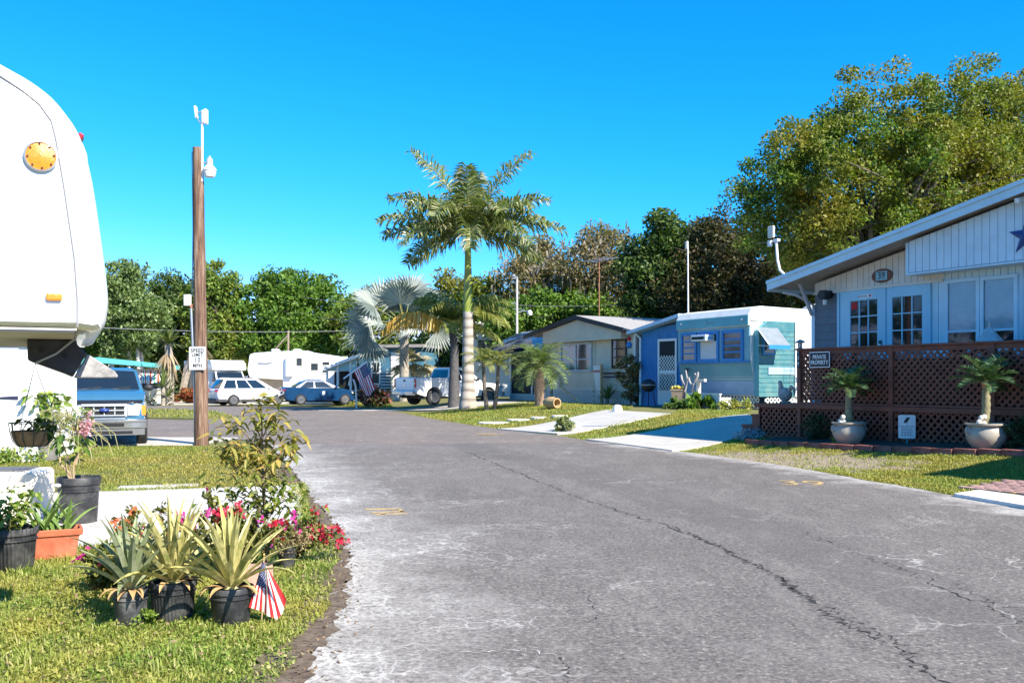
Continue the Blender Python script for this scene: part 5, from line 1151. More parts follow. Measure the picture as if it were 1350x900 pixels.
# ---------------------------------------------------------------- white pickups
def pickup(label, loc, rz, paint, cap=False, chrome=True):
    c = thing('pickup_truck', label, 'pickup', loc, rz)
    bodyshell([(-2.85,0.6),(-2.88,0.75),(-2.88,1.38),(-2.8,1.4),(-0.9,1.4),(-0.88,1.2),(1.05,1.2),(1.35,1.17),(2.5,1.08),(2.68,0.98),(2.72,0.6),(2.7,0.45)],0.97,[(-1.75,0.5),(1.75,0.5)],0.45,paint,c,taper=0.05)
    cabin(c,paint,-0.82,1.4,-0.62,0.5,1.18,1.88,0.9,0.72,M['carglass'],[(0.05,0.4),(0.45,0.86)])
    for y in (-0.86,0.86):
        for x in (-1.75,1.75): wheel(c,x,y,0.4,0.26,6)
    m = MB(); m.span((-2.7,-0.84,1.38),(-1.02,0.84,1.425)); 
    m.build('bed_cover', M['dark'], c)
    m = MB(); m.span((-2.915,-0.82,0.78),(-2.885,0.82,1.37)); tg = m.build('tailgate', paint, c, bevel=0.02)
    m = MB(); m.span((-2.925,-0.1,1.2),(-2.912,0.1,1.28)); m.build('handle', M['ink'], tg)
    m = MB(); m.lathe([(0,0.0),(0.11,0.0),(0.1,0.012),(0,0.015)],20,(0,0,0),0,'x'); o = m.build('oval_badge', M['chrome'], tg); o.location = (-2.93,0,1.02); o.scale = (1,1,0.5)
    m = MB(); m.span((-3.06,-0.95,0.52),(-2.9,0.95,0.72)); bm_ = m.build('rear_bumper', M['chrome'], c, bevel=0.03)
    m = MB(); m.span((-3.0,-0.25,0.4),(-2.92,0.25,0.52)); m.span((-3.2,-0.05,0.42),(-3.0,0.05,0.5)); m.build('tow_hitch', M['ink'], bm_)
    for sg in (-1,1):
        m = MB(); m.span((-2.91,sg*0.84,0.9),(-2.86,sg*0.975,1.34)); m.build('taillight', M['redlens'], c, bevel=0.015)
        m = MB(); m.span((-2.925,sg*0.87,1.05),(-2.908,sg*0.95,1.14)); m.build('reversing_lamp', M['lens'], c)
        m = MB(); m.span((2.62,sg*0.62,0.82),(2.72,sg*0.93,1.02)); m.build('headlight', M['lens'], c, bevel=0.02)
        mirror(c,1.0,sg*0.92,1.28,M['ink'])
        for x in (-0.5,0.45): MB().span((x,sg*0.965-0.012,1.02),(x+0.2,sg*0.965+0.012,1.06)).build('door_handle', paint, c)
    m = MB(); m.span((2.7,-0.6,0.72),(2.76,0.6,1.02)); gr = m.build('grille', M['dark'], c)
    m = MB(); [m.span((2.755,-0.6,z),(2.775,0.6,z+0.025)) for z in (0.72,0.82,0.92,1.0)]; m.build('grille_bar', M['chrome'], gr)
    m = MB(); m.span((2.68,-0.97,0.45),(2.86,0.97,0.66)); m.build('front_bumper', M['chrome'], c, bevel=0.03)
    plate(c,(-3.07,0,0.62),R(90))
    MB().span((-2.6,-0.75,0.35),(2.4,0.75,0.55)).build('underbody', M['dark'], c)
    return c
pw = G(534,541)
wpt = mat('white_truck_paint', (0.76,0.77,0.77), 0.28, 0.04, 2, coat=0.6)
PK = pickup('white pickup truck with its tailgate to the road beside the royal palm', (pw.x+2.88*0.766,pw.y+2.88*0.643,hgt(pw.x+2.2,pw.y+1.85)+0.02), R(40), wpt)

# white camper van with dark windscreen facing us, behind the pole
vn = P(290,502,63.5)
VN = thing('camper_van', 'white high roofed camper van facing the road behind the estate car', 'van', (vn.x+0.3,vn.y,0.02), R(-58))
bodyshell([(-3.4,0.5),(-3.45,0.7),(-3.4,1.4),(-3.3,1.45),(1.3,1.4),(1.7,1.35),(2.5,1.18),(2.62,1.05),(2.66,0.6),(2.6,0.45)],1.0,[(-1.9,0.45),(1.7,0.45)],0.45,whitep,VN,taper=0.05)
cabin(VN,whitep,0.2,1.75,0.2,1.0,1.38,2.15,0.97,0.9,M['carglass'],[(0.35,0.85)],'cab',rear=False)
m = MB(); m.prism([(-6.6,1.0),(0.3,1.0),(0.3,2.15),(1.2,2.2),(1.1,2.65),(0.6,2.85),(-6.6,2.95)],'y',-1.12,1.12); m.build('camper_body', M['gelcoat'], VN, bevel=0.06)
m = MB(); m.span((2.62,-0.75,0.7),(2.68,0.75,1.08)); gr = m.build('grille', M['dark'], VN); m = MB(); [m.span((2.675,-0.75,z),(2.69,0.75,z+0.03)) for z in (0.76,0.88,1.0)]; m.build('grille_bar', M['steel'], gr)
m = MB(); m.span((2.6,-1.0,0.42),(2.78,1.0,0.62)); m.build('front_bumper', M['ink'], VN, bevel=0.03)
for sg in (-1,1):
    m = MB(); m.span((2.56,sg*0.77,0.78),(2.68,sg*0.96,1.04)); m.build('headlight', M['lens'], VN, bevel=0.02); mirror(VN,1.5,sg*1.0,1.5,M['ink'])
    for x in (-1.9,1.7): wheel(VN,x,sg*0.85,0.38,0.25,6)
MB().span((-3.2,-0.8,0.3),(2.3,0.8,0.6)).build('underbody', M['dark'], VN)

# ---------------------------------------------------------------- white fifth wheel caravan parked far behind the cars
def fifth_far():
    o = P(326,502,66.0); W = (436-326)/FOC*66.0; k = lambda px: (px-326)/FOC*66.0; zz = lambda py: 1.5+(HOR-py)/FOC*66.0
    c = thing('caravan', 'white fifth wheel caravan with slide out parked behind the cars', 'caravan', (o.x,o.y,0), R(4))
    pr = [(0.0,zz(487)),(0.15,zz(467)),(0.5,zz(465)),(k(365),zz(463)),(k(405),zz(462)),(k(408),zz(464)),(W+1.5,zz(472)),(W+1.5,0.7),(k(372),0.7),(k(372),zz(500.5)),(k(335),zz(499)),(k(328),zz(496))]
    m = MB(); m.prism(pr,'y',0,2.5); m.build('shell', M['gelcoat'], c, bevel=0.08)
    m = MB(); m.prism([(k(329),zz(497)),(k(368),zz(500)),(k(367),zz(490)),(k(330),zz(489.5))],'y',-0.04,0.0); m.build('nose_panel', mat('silver_panel',(0.5,0.5,0.48),0.5,0.1,3), c)
    m = MB(); m.span((k(377),-0.35,zz(496)),(k(386),0.0,zz(469))); m.build('slide_out', M['gelcoat'], c, bevel=0.03)
    for x0,x1,y0,y1,nm in ((390,397,482,472,'window'),(409,418,488,479,'window'),(424,433,481,477,'window'),(424,430,491,486,'window')):
        window(c, k(x0), k(x1), zz(y0), zz(y1), -0.0, M['offwhite'], 0.06, 0.05, 0, (), None, None, 'shadeglass')
    m = MB(); frame_rect(m, k(408), k(419), 0.9, zz(476), -0.0, 0.05, 0.04); m.build('entry_door', M['offwhite'], c)
    for x in (354,383): m = MB(); m.span((k(x),0.8,zz(463)),(k(x+10),1.6,zz(459))); m.build('roof_unit', M['white'], c, bevel=0.1)
    m = MB(); m.tube([(k(340),-0.02,zz(478)),(k(350),-0.02,zz(479)),(k(358),-0.02,zz(477.5))],0.06,5); m.build('swoosh_decal', mat('decal_grey',(0.25,0.26,0.3),0.5), c)
    m = MB(); m.span((k(340),0.6,0.4),(k(372),1.9,zz(500))); m.build('pin_box', mat('tan_cover',(0.4,0.34,0.25),0.8,0.15,4), c, bevel=0.05)
    for x in (W*0.75,W*0.95): m = MB(); m.lathe([(0,-0.12),(0.4,-0.12),(0.4,0.12),(0,0.12)],20,(x,0.15,0.4),0,'y'); m.build('wheel', M['rubber'], c)
fifth_far()
tp = P(380,470,70); mp_ = thing('antenna_mast', 'thin bent antenna mast rising beyond the white caravan', 'antenna', (tp.x,70,0), 0)
m = MB(); m.tube([(0,0,0),(0,0,P(380,436,70).z)],0.07,6); m.tube([(0,0,4.9),(-0.9,0,3.9)],0.05,6); m.build('mast', mat('mast_brown',(0.3,0.22,0.17),0.7,0.15), mp_)

# ---------------------------------------------------------------- white fifth wheel trailer looming at the left edge
Y0, Y1 = 0.0, 2.3
AO = P(104, 502, 4.25); AF = Fr((AO.x, AO.y, 0.0), R(25))
A = thing('fifth_wheel_trailer', 'white fifth wheel trailer nose with amber side reflector filling the left edge', 'caravan', AF.o, AF.rz)
q = lambda x, y: AF.px(x, y, 0.0)
kx = 4.15/FOC
qb = lambda L, z: (-L, z)
_l,_z = q(0,75); qb2 = lambda d,h: (_l-d,_z+h)
outline = [qb2(3.6,0.62),qb2(1.5,0.5),qb2(0.75,0.32),qb2(0.35,0.175),q(0,75),q(40,98),q(70,121),q(90,145),q(104,166),q(114,192),q(124,235),q(134,300),q(142,360),q(145,395),q(143,412),q(140,425),q(134,433),q(122,436),q(102,433),qb(1.25,q(40,431)[1])]
low = [qb(1.27,0.55),qb(4.2,0.55)]
outline = outline[:1]+dense(outline[1:-1],0.035)+outline[-1:]
poly = outline+low; NO = len(outline)
st = [(0.0,0.09),(0.03,0.035),(0.09,0.008),(0.2,0.0),(Y1-Y0-0.2,0.0),(Y1-Y0-0.09,0.01),(Y1-Y0-0.03,0.035),(Y1-Y0,0.09)]
m = MB(); n = len(poly); V=[]
for yy, ins in st:
    for i,(x,z) in enumerate(poly):
        # the front cap's edge is rounded off, the flat side is not
        capw = 1.0 if 2 <= i < NO-6 else 0.3
        bow = 0.10*(1-((yy-(Y1-Y0)/2)/((Y1-Y0)/2))**2)*0.0
        a0 = poly[i-1]; a1 = poly[(i+1)%n]; dx, dz = a1[0]-a0[0], a1[1]-a0[1]; l = math.hypot(dx,dz) or 1
        V.append((x+dz/l*ins*capw, yy, z-dx/l*ins*capw))
F = [tuple(range(n))[::-1], tuple(range((len(st)-1)*n, len(st)*n))]+[(i*n+j,i*n+(j+1)%n,(i+1)*n+(j+1)%n,(i+1)*n+j) for i in range(len(st)-1) for j in range(n)]
m.add(V,F); m.build('shell', M['gelcoat'], A, True)
seam = mat('seam_grey',(0.25,0.25,0.26),0.6,0.1)
m = MB(); pts = [qb2(0.5,0.12),q(0,100),q(30,120),(q(52,138)),q(68,160),q(74,185),q(85,250),q(98,340),q(102,395),q(102,431)]; m.tube([(a,-0.001,b) for a,b in pts],0.0045,6); m.build('cap_seam', seam, A)
m = MB(); m.span((-1.25,-0.004,q(0,433.5)[1]),(q(101,432)[0],0.0,q(0,431)[1])); m.build('edge_trim', M['offwhite'], A)
c = q(54,206.5); s_r = 18.5*kx
rf = MB(); rf.lathe([(s_r,0.012),(s_r,-0.016),(s_r*1.13,-0.014),(s_r*1.13,0.012)],40,(c[0],0,c[1]),0,'y'); ro = rf.build('reflector_ring', M['steel'], A, True)
m = MB(); m.lathe([(0,-0.02),(s_r*0.6,-0.018),(s_r,-0.010),(s_r,0.0),(0,0)],40,(c[0],0,c[1]),0,'y'); m.build('amber_reflector', M['amber'], ro, True)
m = MB()
for k in range(8): a = 2*math.pi*k/8+0.1; m.ball((c[0]+math.cos(a)*s_r*0.86,-0.016,c[1]+math.sin(a)*s_r*0.86),0.0045,8,6)
m.build('screws', M['ink'], ro)
c = q(71.5,391.5); m = MB(); m.box((c[0],-0.008,c[1]),(0.066,0.022,0.034)); m.build('marker_lamp', M['amber'], A, bevel=0.008)
c = q(105,159); m = MB(); m.box((c[0]+0.004,0.35,c[1]),(0.025,0.1,0.035),0,0,0,0.6); m.build('clearance_lamp', M['redlens'], A, bevel=0.006)
# rock guard over the front window
m = MB(); pts = [(102,166),(110,172),(116,188),(118,205),(116,214)]
pr = [q(*p) for p in pts]+[q(110,200),q(105,180)]; m.prism(pr,'y',0.25,Y1-Y0-0.25); m.build('window_guard', mat('guard_grey',(0.42,0.47,0.5),0.4,0.08), A, bevel=0.006)
# soffit of the overhang and the pin box
m = MB(); m.span((-1.25,0.06,q(0,432)[1]-0.012),(q(98,432)[0],Y1-Y0-0.06,q(0,432)[1]-0.001)); m.build('soffit', mat('soffit_cream',(0.5,0.44,0.36),0.7,0.12,3), A)
YP = 1.1; qp = lambda x, y: AF.px(x, y, YP)
top = q(0,432)[1]-0.013
m = MB(); m.prism([(qp(38,450)[0],top),(qp(101,450)[0],top),qp(101,456),qp(114,467),qp(96,497),qp(84,492),qp(39,476)],'y',YP-Y0-0.26,YP-Y0+0.26)
pb = m.build('pin_box', mat('black_steel',(0.016,0.016,0.02),0.45,0.3,8,dirt=((0.08,0.07,0.07),0.5),dscale=6), A, bevel=0.008)
m = MB(); m.prism([qp(114.5,467.5),qp(150,490),qp(154,496),qp(152,498),qp(97,498)],'y',YP-Y0-0.2,YP-Y0+0.2); m.build('pin_jaw', mat('worn_steel',(0.34,0.33,0.32),0.5,0.4,14,0.2,50,dirt=((0.06,0.05,0.05),0.8),dscale=16), A, bevel=0.008)
m = MB(); a, b, c_ = qp(100,448), qp(75,468), qp(48,480); m.tube([(a[0],YP-Y0-0.28,a[1]),(b[0],YP-Y0-0.285,b[1]),(c_[0],YP-Y0-0.28,c_[1])],0.006,6); m.build('breakaway_cable', M['steel'], pb)
for b_p in ((56,463),(86,470)): m = MB(); m.lathe([(0,-0.012),(0.013,-0.012),(0.013,0),(0,0)],12,(qp(*b_p)[0],YP-Y0-0.26,qp(*b_p)[1]),0,'y'); m.build('bolt', M['rubber'], pb)
for sg in (0,1):
    m = MB(); xw = -3.4; m.lathe([(0,-0.12),(0.38,-0.12),(0.38,0.12),(0,0.12)],24,(xw,0.2+sg*1.6,0.38),0,'y'); m.build('wheel', M['rubber'], A)
for yv in (0.3,1.7): m = MB(); m.tube([(-1.7,yv,0),(-1.7,yv,0.6)],0.04,8); m.build('landing_leg', M['steel'], A)
# ================================================================ TREES
def leafcloud(name, cl, per, spread, L, Wd, m, parent, up=0.3, droop=0.0, flat=0.7):
    """leaf-sized faces gathered in clumps; cl = (k,3) clump centres, spread = clump radius"""
    cl = np.asarray(cl, float); k = len(cl); n = k*per
    sp = np.repeat(spread*RNG.uniform(0.6,1.35,k), per)
    d = RNG.normal(size=(n,3)); d /= np.linalg.norm(d,axis=1)[:,None]
    r = RNG.uniform(0,1,n)**0.45
    c = np.repeat(cl, per, 0)+d*(sp*r)[:,None]*np.array([1,1,flat])
    a = d*0.6+RNG.normal(size=(n,3))*0.55; a[:,2] += -droop
    a /= np.linalg.norm(a,axis=1)[:,None]
    nrm = RNG.normal(size=(n,3))*0.6+d*0.5; nrm[:,2] += up+0.3
    s = np.cross(a, nrm); s /= np.linalg.norm(s,axis=1)[:,None]+1e-9
    nn = np.cross(s, a)
    l = (L*RNG.uniform(0.6,1.35,n))[:,None]; w = (Wd*RNG.uniform(0.6,1.35,n))[:,None]
    V = np.stack([c-a*l/2, c+s*w/2+nn*w*0.16, c+a*l/2-nn*l*0.1, c-s*w/2+nn*w*0.16],1).reshape(-1,3)
    F = np.arange(n*4).reshape(-1,4)
    return fast(name, V, F, m, parent)
def crown_pts(ells, k, shell=0.55):
    """clump centres spread through a union of ellipsoids, denser towards the outside"""
    vols = np.array([e[3]*e[4]*e[5] for e in ells])**0.8; out=[]
    for e, cnt in zip(ells, np.maximum(3,(k*vols/vols.sum()).astype(int))):
        d = RNG.normal(size=(cnt,3)); d /= np.linalg.norm(d,axis=1)[:,None]
        r = shell+(1-shell)*RNG.uniform(0,1,cnt)**0.6
        r *= 1+0.12*RNG.normal(size=cnt)
        out.append(np.array(e[:3])+d*r[:,None]*np.array(e[3:6]))
    return np.concatenate(out)
def limbs(cl, base, top, r0, m, parent, n=26, name='limbs'):
    mb = MB(); base = Vector(base); top = Vector(top)
    idx = RNG.choice(len(cl), min(n,len(cl)), replace=False)
    for i in idx:
        q = Vector(cl[i]); h = rnd.uniform(0.45,1.0); s = base.lerp(top, h); mid = s.lerp(q,0.5)+Vector((rnd.gauss(0,0.3),rnd.gauss(0,0.3),rnd.uniform(0.0,0.7)))
        rr = r0*(1.15-h*0.7)*0.42; mb.tube([s,s.lerp(mid,0.5)+Vector((0,0,0.1)),mid,mid.lerp(q,0.6),q],[rr,rr*0.8,rr*0.6,rr*0.36,rr*0.14],6)
        for _ in range(2):
            e = mid+Vector((rnd.gauss(0,1),rnd.gauss(0,1),rnd.uniform(0.1,1)))*((q-mid).length*0.6); mb.tube([mid,mid.lerp(e,0.5)+Vector((0,0,0.15)),e],[rr*0.45,rr*0.25,rr*0.08],5)
    return mb.build(name, m, parent, True)
def tree(name, label, loc, ells, k, per, spread, L, Wd, lm, bark, r0, th, group=None, nl=26, lean=(0,0), extra=None, flat=0.75, trunks=1):
    t = thing(name, label, 'tree', loc, 0, group)
    cl = crown_pts(ells, k)
    leafcloud('crown', cl, per, spread, L, Wd, lm, t, flat=flat)
    for q in range(trunks):
        ox, oy = (0,0) if trunks == 1 else (rnd.uniform(-1.6,1.6), rnd.uniform(-0.8,0.8))
        m = MB(); pts=[]; rr=[]
        for i in range(7):
            u = i/6; pts.append((ox+lean[0]*u*u*th+0.12*math.sin(u*5+q*2),oy+lean[1]*u*th+0.1*math.cos(u*4+q),th*u-0.1)); rr.append(r0*(1.35 if i==0 else 1.0-0.5*u))
        m.tube(pts, rr, 10); m.build('trunk', bark, t, True)
        limbs(cl, pts[3], pts[-1], r0, bark, t, max(6,nl//trunks))
    if extra: extra(t, cl)
    return t
def zat(y, Y): return 1.5+(HOR-y)*Y/FOC
lf_green = leafmat('oak_leaves_green', [(0,(0.037,0.075,0.010)),(0.4,(0.083,0.167,0.020)),(0.8,(0.141,0.250,0.033)),(1,(0.233,0.316,0.067))], 0.3)
lf_deep = leafmat('oak_leaves_deep', [(0,(0.024,0.048,0.008)),(0.5,(0.054,0.106,0.018)),(1,(0.134,0.180,0.044))], 0.25)
lf_gold = leafmat('oak_leaves_gold', [(0,(0.022,0.05,0.006)),(0.45,(0.07,0.15,0.014)),(0.8,(0.135,0.22,0.024)),(1,(0.22,0.25,0.045))], 0.3, (0.24,0.19,0.022), 0.24)
lf_olive = leafmat('oak_leaves_olive', [(0,(0.048,0.089,0.011)),(0.45,(0.121,0.201,0.025)),(0.8,(0.193,0.274,0.048)),(1,(0.322,0.338,0.081))], 0.3, (0.225,0.209,0.032), 0.15)
lf_brown = leafmat('mossy_leaves_brown', [(0,(0.101,0.079,0.040)),(0.4,(0.201,0.144,0.064)),(0.8,(0.287,0.223,0.122)),(1,(0.389,0.338,0.245))], 0.25, (0.129,0.144,0.029), 0.3)
lf_pale = leafmat('gum_leaves_pale', [(0,(0.069,0.110,0.028)),(0.5,(0.152,0.221,0.062)),(1,(0.304,0.373,0.179))], 0.3)
moss_m = leafmat('hanging_moss', [(0,(0.16,0.14,0.1)),(1,(0.34,0.31,0.25))], 0.2)
# big oak behind the gabled house; its crown reaches out of the picture on the right
Yo = 41.0; X = lambda x, Y: (x-675)*Y/FOC
ox = X(1150,Yo)
def E_(x, y, Y, rx, ry, rz, o): return (X(x,Y)-o[0], Y-o[1], zat(y,Y), rx, ry, rz)
o = (ox, Yo)
ells = [E_(1125,230,Yo,4.0,3.6,2.9,o),E_(1180,165,Yo+1,3.2,3.2,2.6,o),E_(1075,220,Yo,2.4,2.8,2.0,o),E_(1010,245,Yo,1.3,1.6,1.2,o),E_(1235,260,Yo-1,3.0,3.2,2.6,o),E_(1160,320,Yo,4.2,3.4,2.2,o),E_(1040,310,Yo+1,2.2,2.4,1.8,o),E_(1290,240,Yo+1,2.4,3,2.8,o)]
tree('oak_tree', 'largest oak with golden green crown rising behind the gabled house', (ox,Yo,0.4), [(e[0],e[1],e[2]-0.4,e[3],e[4],e[5]) for e in ells], 460, 200, 0.78, 0.17, 0.10, lf_gold, M['bark'], 0.5, 7.5, nl=46)
o = (X(1360,45), 45.0)
ells = [E_(1265,172,45,3.2,3.2,2.9,o),E_(1345,172,45,3.2,3.2,2.9,o),E_(1330,240,45,4.2,3.4,3.0,o),E_(1410,200,45,4,3.4,4.0,o)]
tree('oak_tree', 'oak at the right edge of the photo with the highest green crown', (o[0],o[1],0.4), [(e[0],e[1],e[2]-0.4,e[3],e[4],e[5]) for e in ells], 330, 200, 0.8, 0.17, 0.10, lf_gold, M['bark'], 0.45, 8, nl=30)
# darker trees behind the teal trailer
def simple(name, label, xs_, Y, zb, lm, bark, k, per, spread=1.0, L=0.26, Wd=0.15, r0=0.35, group=None, trunks=1, extra=None, flat=0.75, z0=0.4, nl=24):
    """xs_: list of (x pixel centre, y pixel centre, half width px, half height px)"""
    x0 = sum(e[0] for e in xs_)/len(xs_); o = (X(x0,Y), Y); s = Y/FOC
    ells = [((e[0]-x0)*s, rnd.uniform(-0.8,0.8), zat(e[1],Y)-z0, e[2]*s, max(1.5,e[2]*s*0.8), e[3]*s) for e in xs_]
    return tree(name, label, (o[0],o[1],z0), ells, k, per, spread, L, Wd, lm, bark, r0, max(2.5,zat(xs_[0][1],Y)-z0-0.5*xs_[0][3]*s), group, nl, (0,0), extra, flat, trunks)
simple('dark_oak', 'dark green oak with a pointed top behind the beige home roof', [(880,310,26,26),(865,345,45,40),(875,385,60,40),(905,330,26,40)], 54, 4, lf_deep, M['bark'], 170, 150, 0.9)
simple('thinning_oak', 'brown tinged thinning oak behind the roof of the teal trailer', [(965,310,55,34),(950,350,55,40),(990,350,50,50),(930,390,60,36),(1000,395,50,30)], 52, 4, leafmat('thin_leaves',[(0,(0.02,0.025,0.006)),(0.6,(0.055,0.06,0.017)),(1,(0.16,0.11,0.05))],0.25), M['bark'], 200, 110, 0.9, 0.23, 0.13, nl=60)
simple('dark_oak', 'dark low oak filling the gap under the thinning oak and largest oak', [(1020,385,70,40),(960,400,70,30),(1080,360,60,50)], 57, 4, lf_deep, M['bark'], 150, 130, 1.0)
# bare, moss hung trees behind the beige home
def moss(t, cl):
    V=[];F=[]
    idx = RNG.choice(len(cl), min(60,len(cl)), replace=False)
    for i in idx:
        for _ in range(4):
            p = np.array(cl[i])+RNG.normal(size=3)*0.55; l = rnd.uniform(0.4,1.1); w_ = rnd.uniform(0.03,0.08); a = rnd.uniform(0,3.14); d = np.array([math.cos(a)*w_,math.sin(a)*w_,0]); k = len(V)
            V += [p-d,p+d,p+d*0.6+[rnd.gauss(0,0.08),0,-l*0.6],p-d*0.7+[0,0,-l*0.55],p+[rnd.gauss(0,0.1),0,-l]]
            F += [(k,k+1,k+2,k+3),(k+3,k+2,k+4,k+4)]
    V = np.array(V); tri = [f for f in F]
    q = [f for f in F if len(set(f))==4]; t3 = [(f[0],f[1],f[2]) for f in F if len(set(f))==3]
    mb = MB(); mb.add(V.tolist(), q+t3); kind(mb.build('hanging_moss', moss_m, t), 'stuff')
simple('mossy_oak', 'sparse brown oak hung with grey moss, taller of the mossy pair behind the beige home', [(800,325,32,30),(770,355,40,38),(820,370,36,44),(785,395,48,34)], 62, 4, lf_brown, M['barkpale'], 150, 75, 0.95, 0.26, 0.13, extra=moss, nl=60)
simple('mossy_oak', 'sparse brown oak hung with grey moss, the lower one beside the street lamp', [(715,345,30,30),(740,375,36,34),(700,380,34,30),(680,360,22,20)], 64, 4, lf_brown, M['barkpale'], 120, 75, 0.95, 0.26, 0.13, extra=moss, nl=44)
simple('green_shrub_tree', 'low bright green tree behind the street lamp and beige home', [(700,410,40,26),(745,412,40,26),(665,425,30,22),(780,415,34,20)], 60, 4, lf_green, M['bark'], 120, 130, 0.8, 0.26, 0.16)
simple('yellow_green_tree', 'yellow green tree glimpsed between the silver fan palm and royal palm', [(640,395,30,26),(655,425,30,34),(625,420,24,28),(600,380,26,18)], 66, 4, lf_gold, M['bark'], 100, 120, 0.9, 0.28, 0.16)
simple('distant_oak', 'golden topped oak behind the silver fan palm', [(470,405,24,18),(465,430,30,26),(500,420,36,30)], 84, 4, lf_olive, M['bark'], 80, 120, 1.1, 0.36, 0.22, z0=0)
# row of trees at the far left
simple('round_oak', 'large rounded dark green oak behind the white caravan', [(385,385,48,34),(350,415,48,40),(400,425,52,46),(370,450,60,34),(430,450,28,34)], 88, 4, lf_green, M['bark'], 260, 150, 1.15, 0.36, 0.22, z0=0)
simple('oak_tree', 'yellow green oak seen right behind the top of the speed sign pole', [(285,372,28,28),(275,410,36,40),(290,450,36,40)], 86, 4, lf_olive, M['bark'], 150, 130, 1.1, 0.36, 0.2, z0=0)
simple('dark_oak', 'dark oak between the pale gum and the wooden pole', [(225,385,30,24),(215,420,36,40),(235,455,40,34)], 90, 4, lf_deep, M['bark'], 140, 130, 1.1, 0.36, 0.2, z0=0)
simple('gum_tree', 'pale leaved slender gum tree with whitish trunks behind the cream house', [(165,365,24,22),(160,400,34,36),(185,420,34,40),(150,440,26,34)], 80, 4, lf_pale, mat('white_bark',(0.5,0.47,0.42),0.8,0.25,5), 150, 100, 1.0, 0.4, 0.17, 0.2, trunks=4, z0=0)
simple('oak_tree', 'green oak mostly hidden behind the nose of the white trailer', [(110,400,40,40),(60,420,50,40),(120,450,40,30)], 84, 4, lf_green, M['bark'], 150, 120, 1.2, 0.38, 0.22, z0=0)
# woods closing the view behind everything
bl = RNG.uniform(0,1,(900,3)); pts = np.stack([-75+bl[:,0]*150, 100+bl[:,1]*14+0.001*( -75+bl[:,0]*150)**2, 0.5+bl[:,2]**1.4*(6.5+2.0*np.sin(bl[:,0]*40))],-1)
kind(leafcloud('distant_woods', pts, 70, 1.9, 0.8, 0.5, lf_deep, None), 'stuff')
bl = RNG.uniform(0,1,(420,3)); pts = np.stack([-8+bl[:,0]*62, 66+bl[:,1]*8, 0.5+bl[:,2]**1.2*7.0],-1)
kind(leafcloud('distant_woods', pts, 90, 1.5, 0.55, 0.35, lf_deep, None), 'stuff')

# woods behind the photographer, seen only as reflections in window glass
bl = RNG.uniform(0,1,(300,3)); pts = np.stack([-55+bl[:,0]*110, -45-bl[:,1]*10, 0.5+bl[:,2]**1.3*8.0],-1)
kind(leafcloud('distant_woods', pts, 60, 1.9, 0.8, 0.5, lf_deep, None), 'stuff')
bl = RNG.uniform(0,1,(300,3)); pts = np.stack([-62-bl[:,1]*10, -45+bl[:,0]*110, 0.5+bl[:,2]**1.3*8.0],-1)
kind(leafcloud('distant_woods', pts, 60, 1.9, 0.8, 0.5, lf_deep, None), 'stuff')

# ---------------------------------------------------------------- palms
def pinnate(mb, base, az, el0, length, sag, nl, ll, wd, mi=0, droop=0.5, twist=0.0, vup=0.35, rr=0.03, rm=0):
    """feather frond: arched rib with two rows of drooping leaflets"""
    base = Vector(base); d = Vector((math.cos(az),math.sin(az),0)); pts=[]; N_=16; p = base.copy(); el = el0
    for i in range(N_+1):
        pts.append(p.copy()); p = p+(d*math.cos(el)+Vector((0,0,1))*math.sin(el))*(length/N_); el -= sag/N_*(0.5+i/N_)
    mb.tube(pts, [rr*(1-0.85*i/N_) for i in range(N_+1)], 5, rm)
    sidev = Vector((-d.y,d.x,0))
    for k in range(nl):
        u = 0.12+0.88*k/nl; f = u*N_; i = min(int(f),N_-1); q = pts[i].lerp(pts[i+1],f-i); tan = (pts[i+1]-pts[i]).normalized(); upv = sidev.cross(tan)*-1
        if upv.z < 0: upv = -upv
        L = ll*(0.35+0.65*math.sin(math.pi*min(1,0.12+u*0.86)))*rnd.uniform(0.85,1.1)
        for sg in (-1,1):
            o_ = (sidev*sg*0.85+tan*rnd.uniform(0.35,0.7)+upv*(vup*(rnd.uniform(-0.5,1.2) if vup > 0.6 else rnd.uniform(0.3,1.4)))).normalized()
            m1 = q+o_*L*0.5; tp = m1+(o_+Vector((0,0,-droop*rnd.uniform(0.7,1.5)))).normalized()*L*0.5; wv = tan*wd/2
            mb.add([q-wv*0.4,q+wv*0.4,m1+wv,m1-wv,tp], [(0,1,2,3),(3,2,4)], mi)
def fanleaf(mb, c, az, el, stalk, rad, nseg, spread=R(280), mi=0, droop=0.25, fold=0.2, roll=0.0):
    d = Vector((math.cos(az)*math.cos(el),math.sin(az)*math.cos(el),math.sin(el))); c = Vector(c); h = c+d*stalk
    sd = Vector((-math.sin(az),math.cos(az),0)); up = sd.cross(d)*-1
    if up.z < 0: up = -up
    mb.tube([c,h],[0.035,0.025],5,1)
    if roll:
        q_ = Matrix.Rotation(roll,3,d); sd = q_@sd; up = q_@up
    nrm = (up*0.9+d*0.2).normalized()
    for k in range(nseg):
        a = (k/(nseg-1)-0.5)*spread; L = rad*(0.75+0.25*math.cos(a*0.5))*rnd.uniform(0.92,1.06)
        da = spread/nseg*0.5
        def at(r, aa, dz): return h+(d*math.cos(aa)+sd*math.sin(aa))*r+nrm*(fold*abs(math.sin(aa))*r*0.6+dz)
        m1l = at(L*0.6,a-da,-0.0); m1r = at(L*0.6,a+da,0.0); mm = at(L*0.58,a,0.05*L); tp = at(L,a,0)-Vector((0,0,droop*L*rnd.uniform(0.1,0.6)))
        mb.add([h,m1l,mm,m1r,tp],[(0,2,1),(0,3,2),(1,2,4),(2,3,4)],mi)
pal_g = leafmat('royal_frond', [(0,(0.082,0.121,0.026)),(0.5,(0.162,0.203,0.056)),(0.85,(0.324,0.324,0.162)),(1,(0.518,0.454,0.308))], 0.25, rough=0.45)
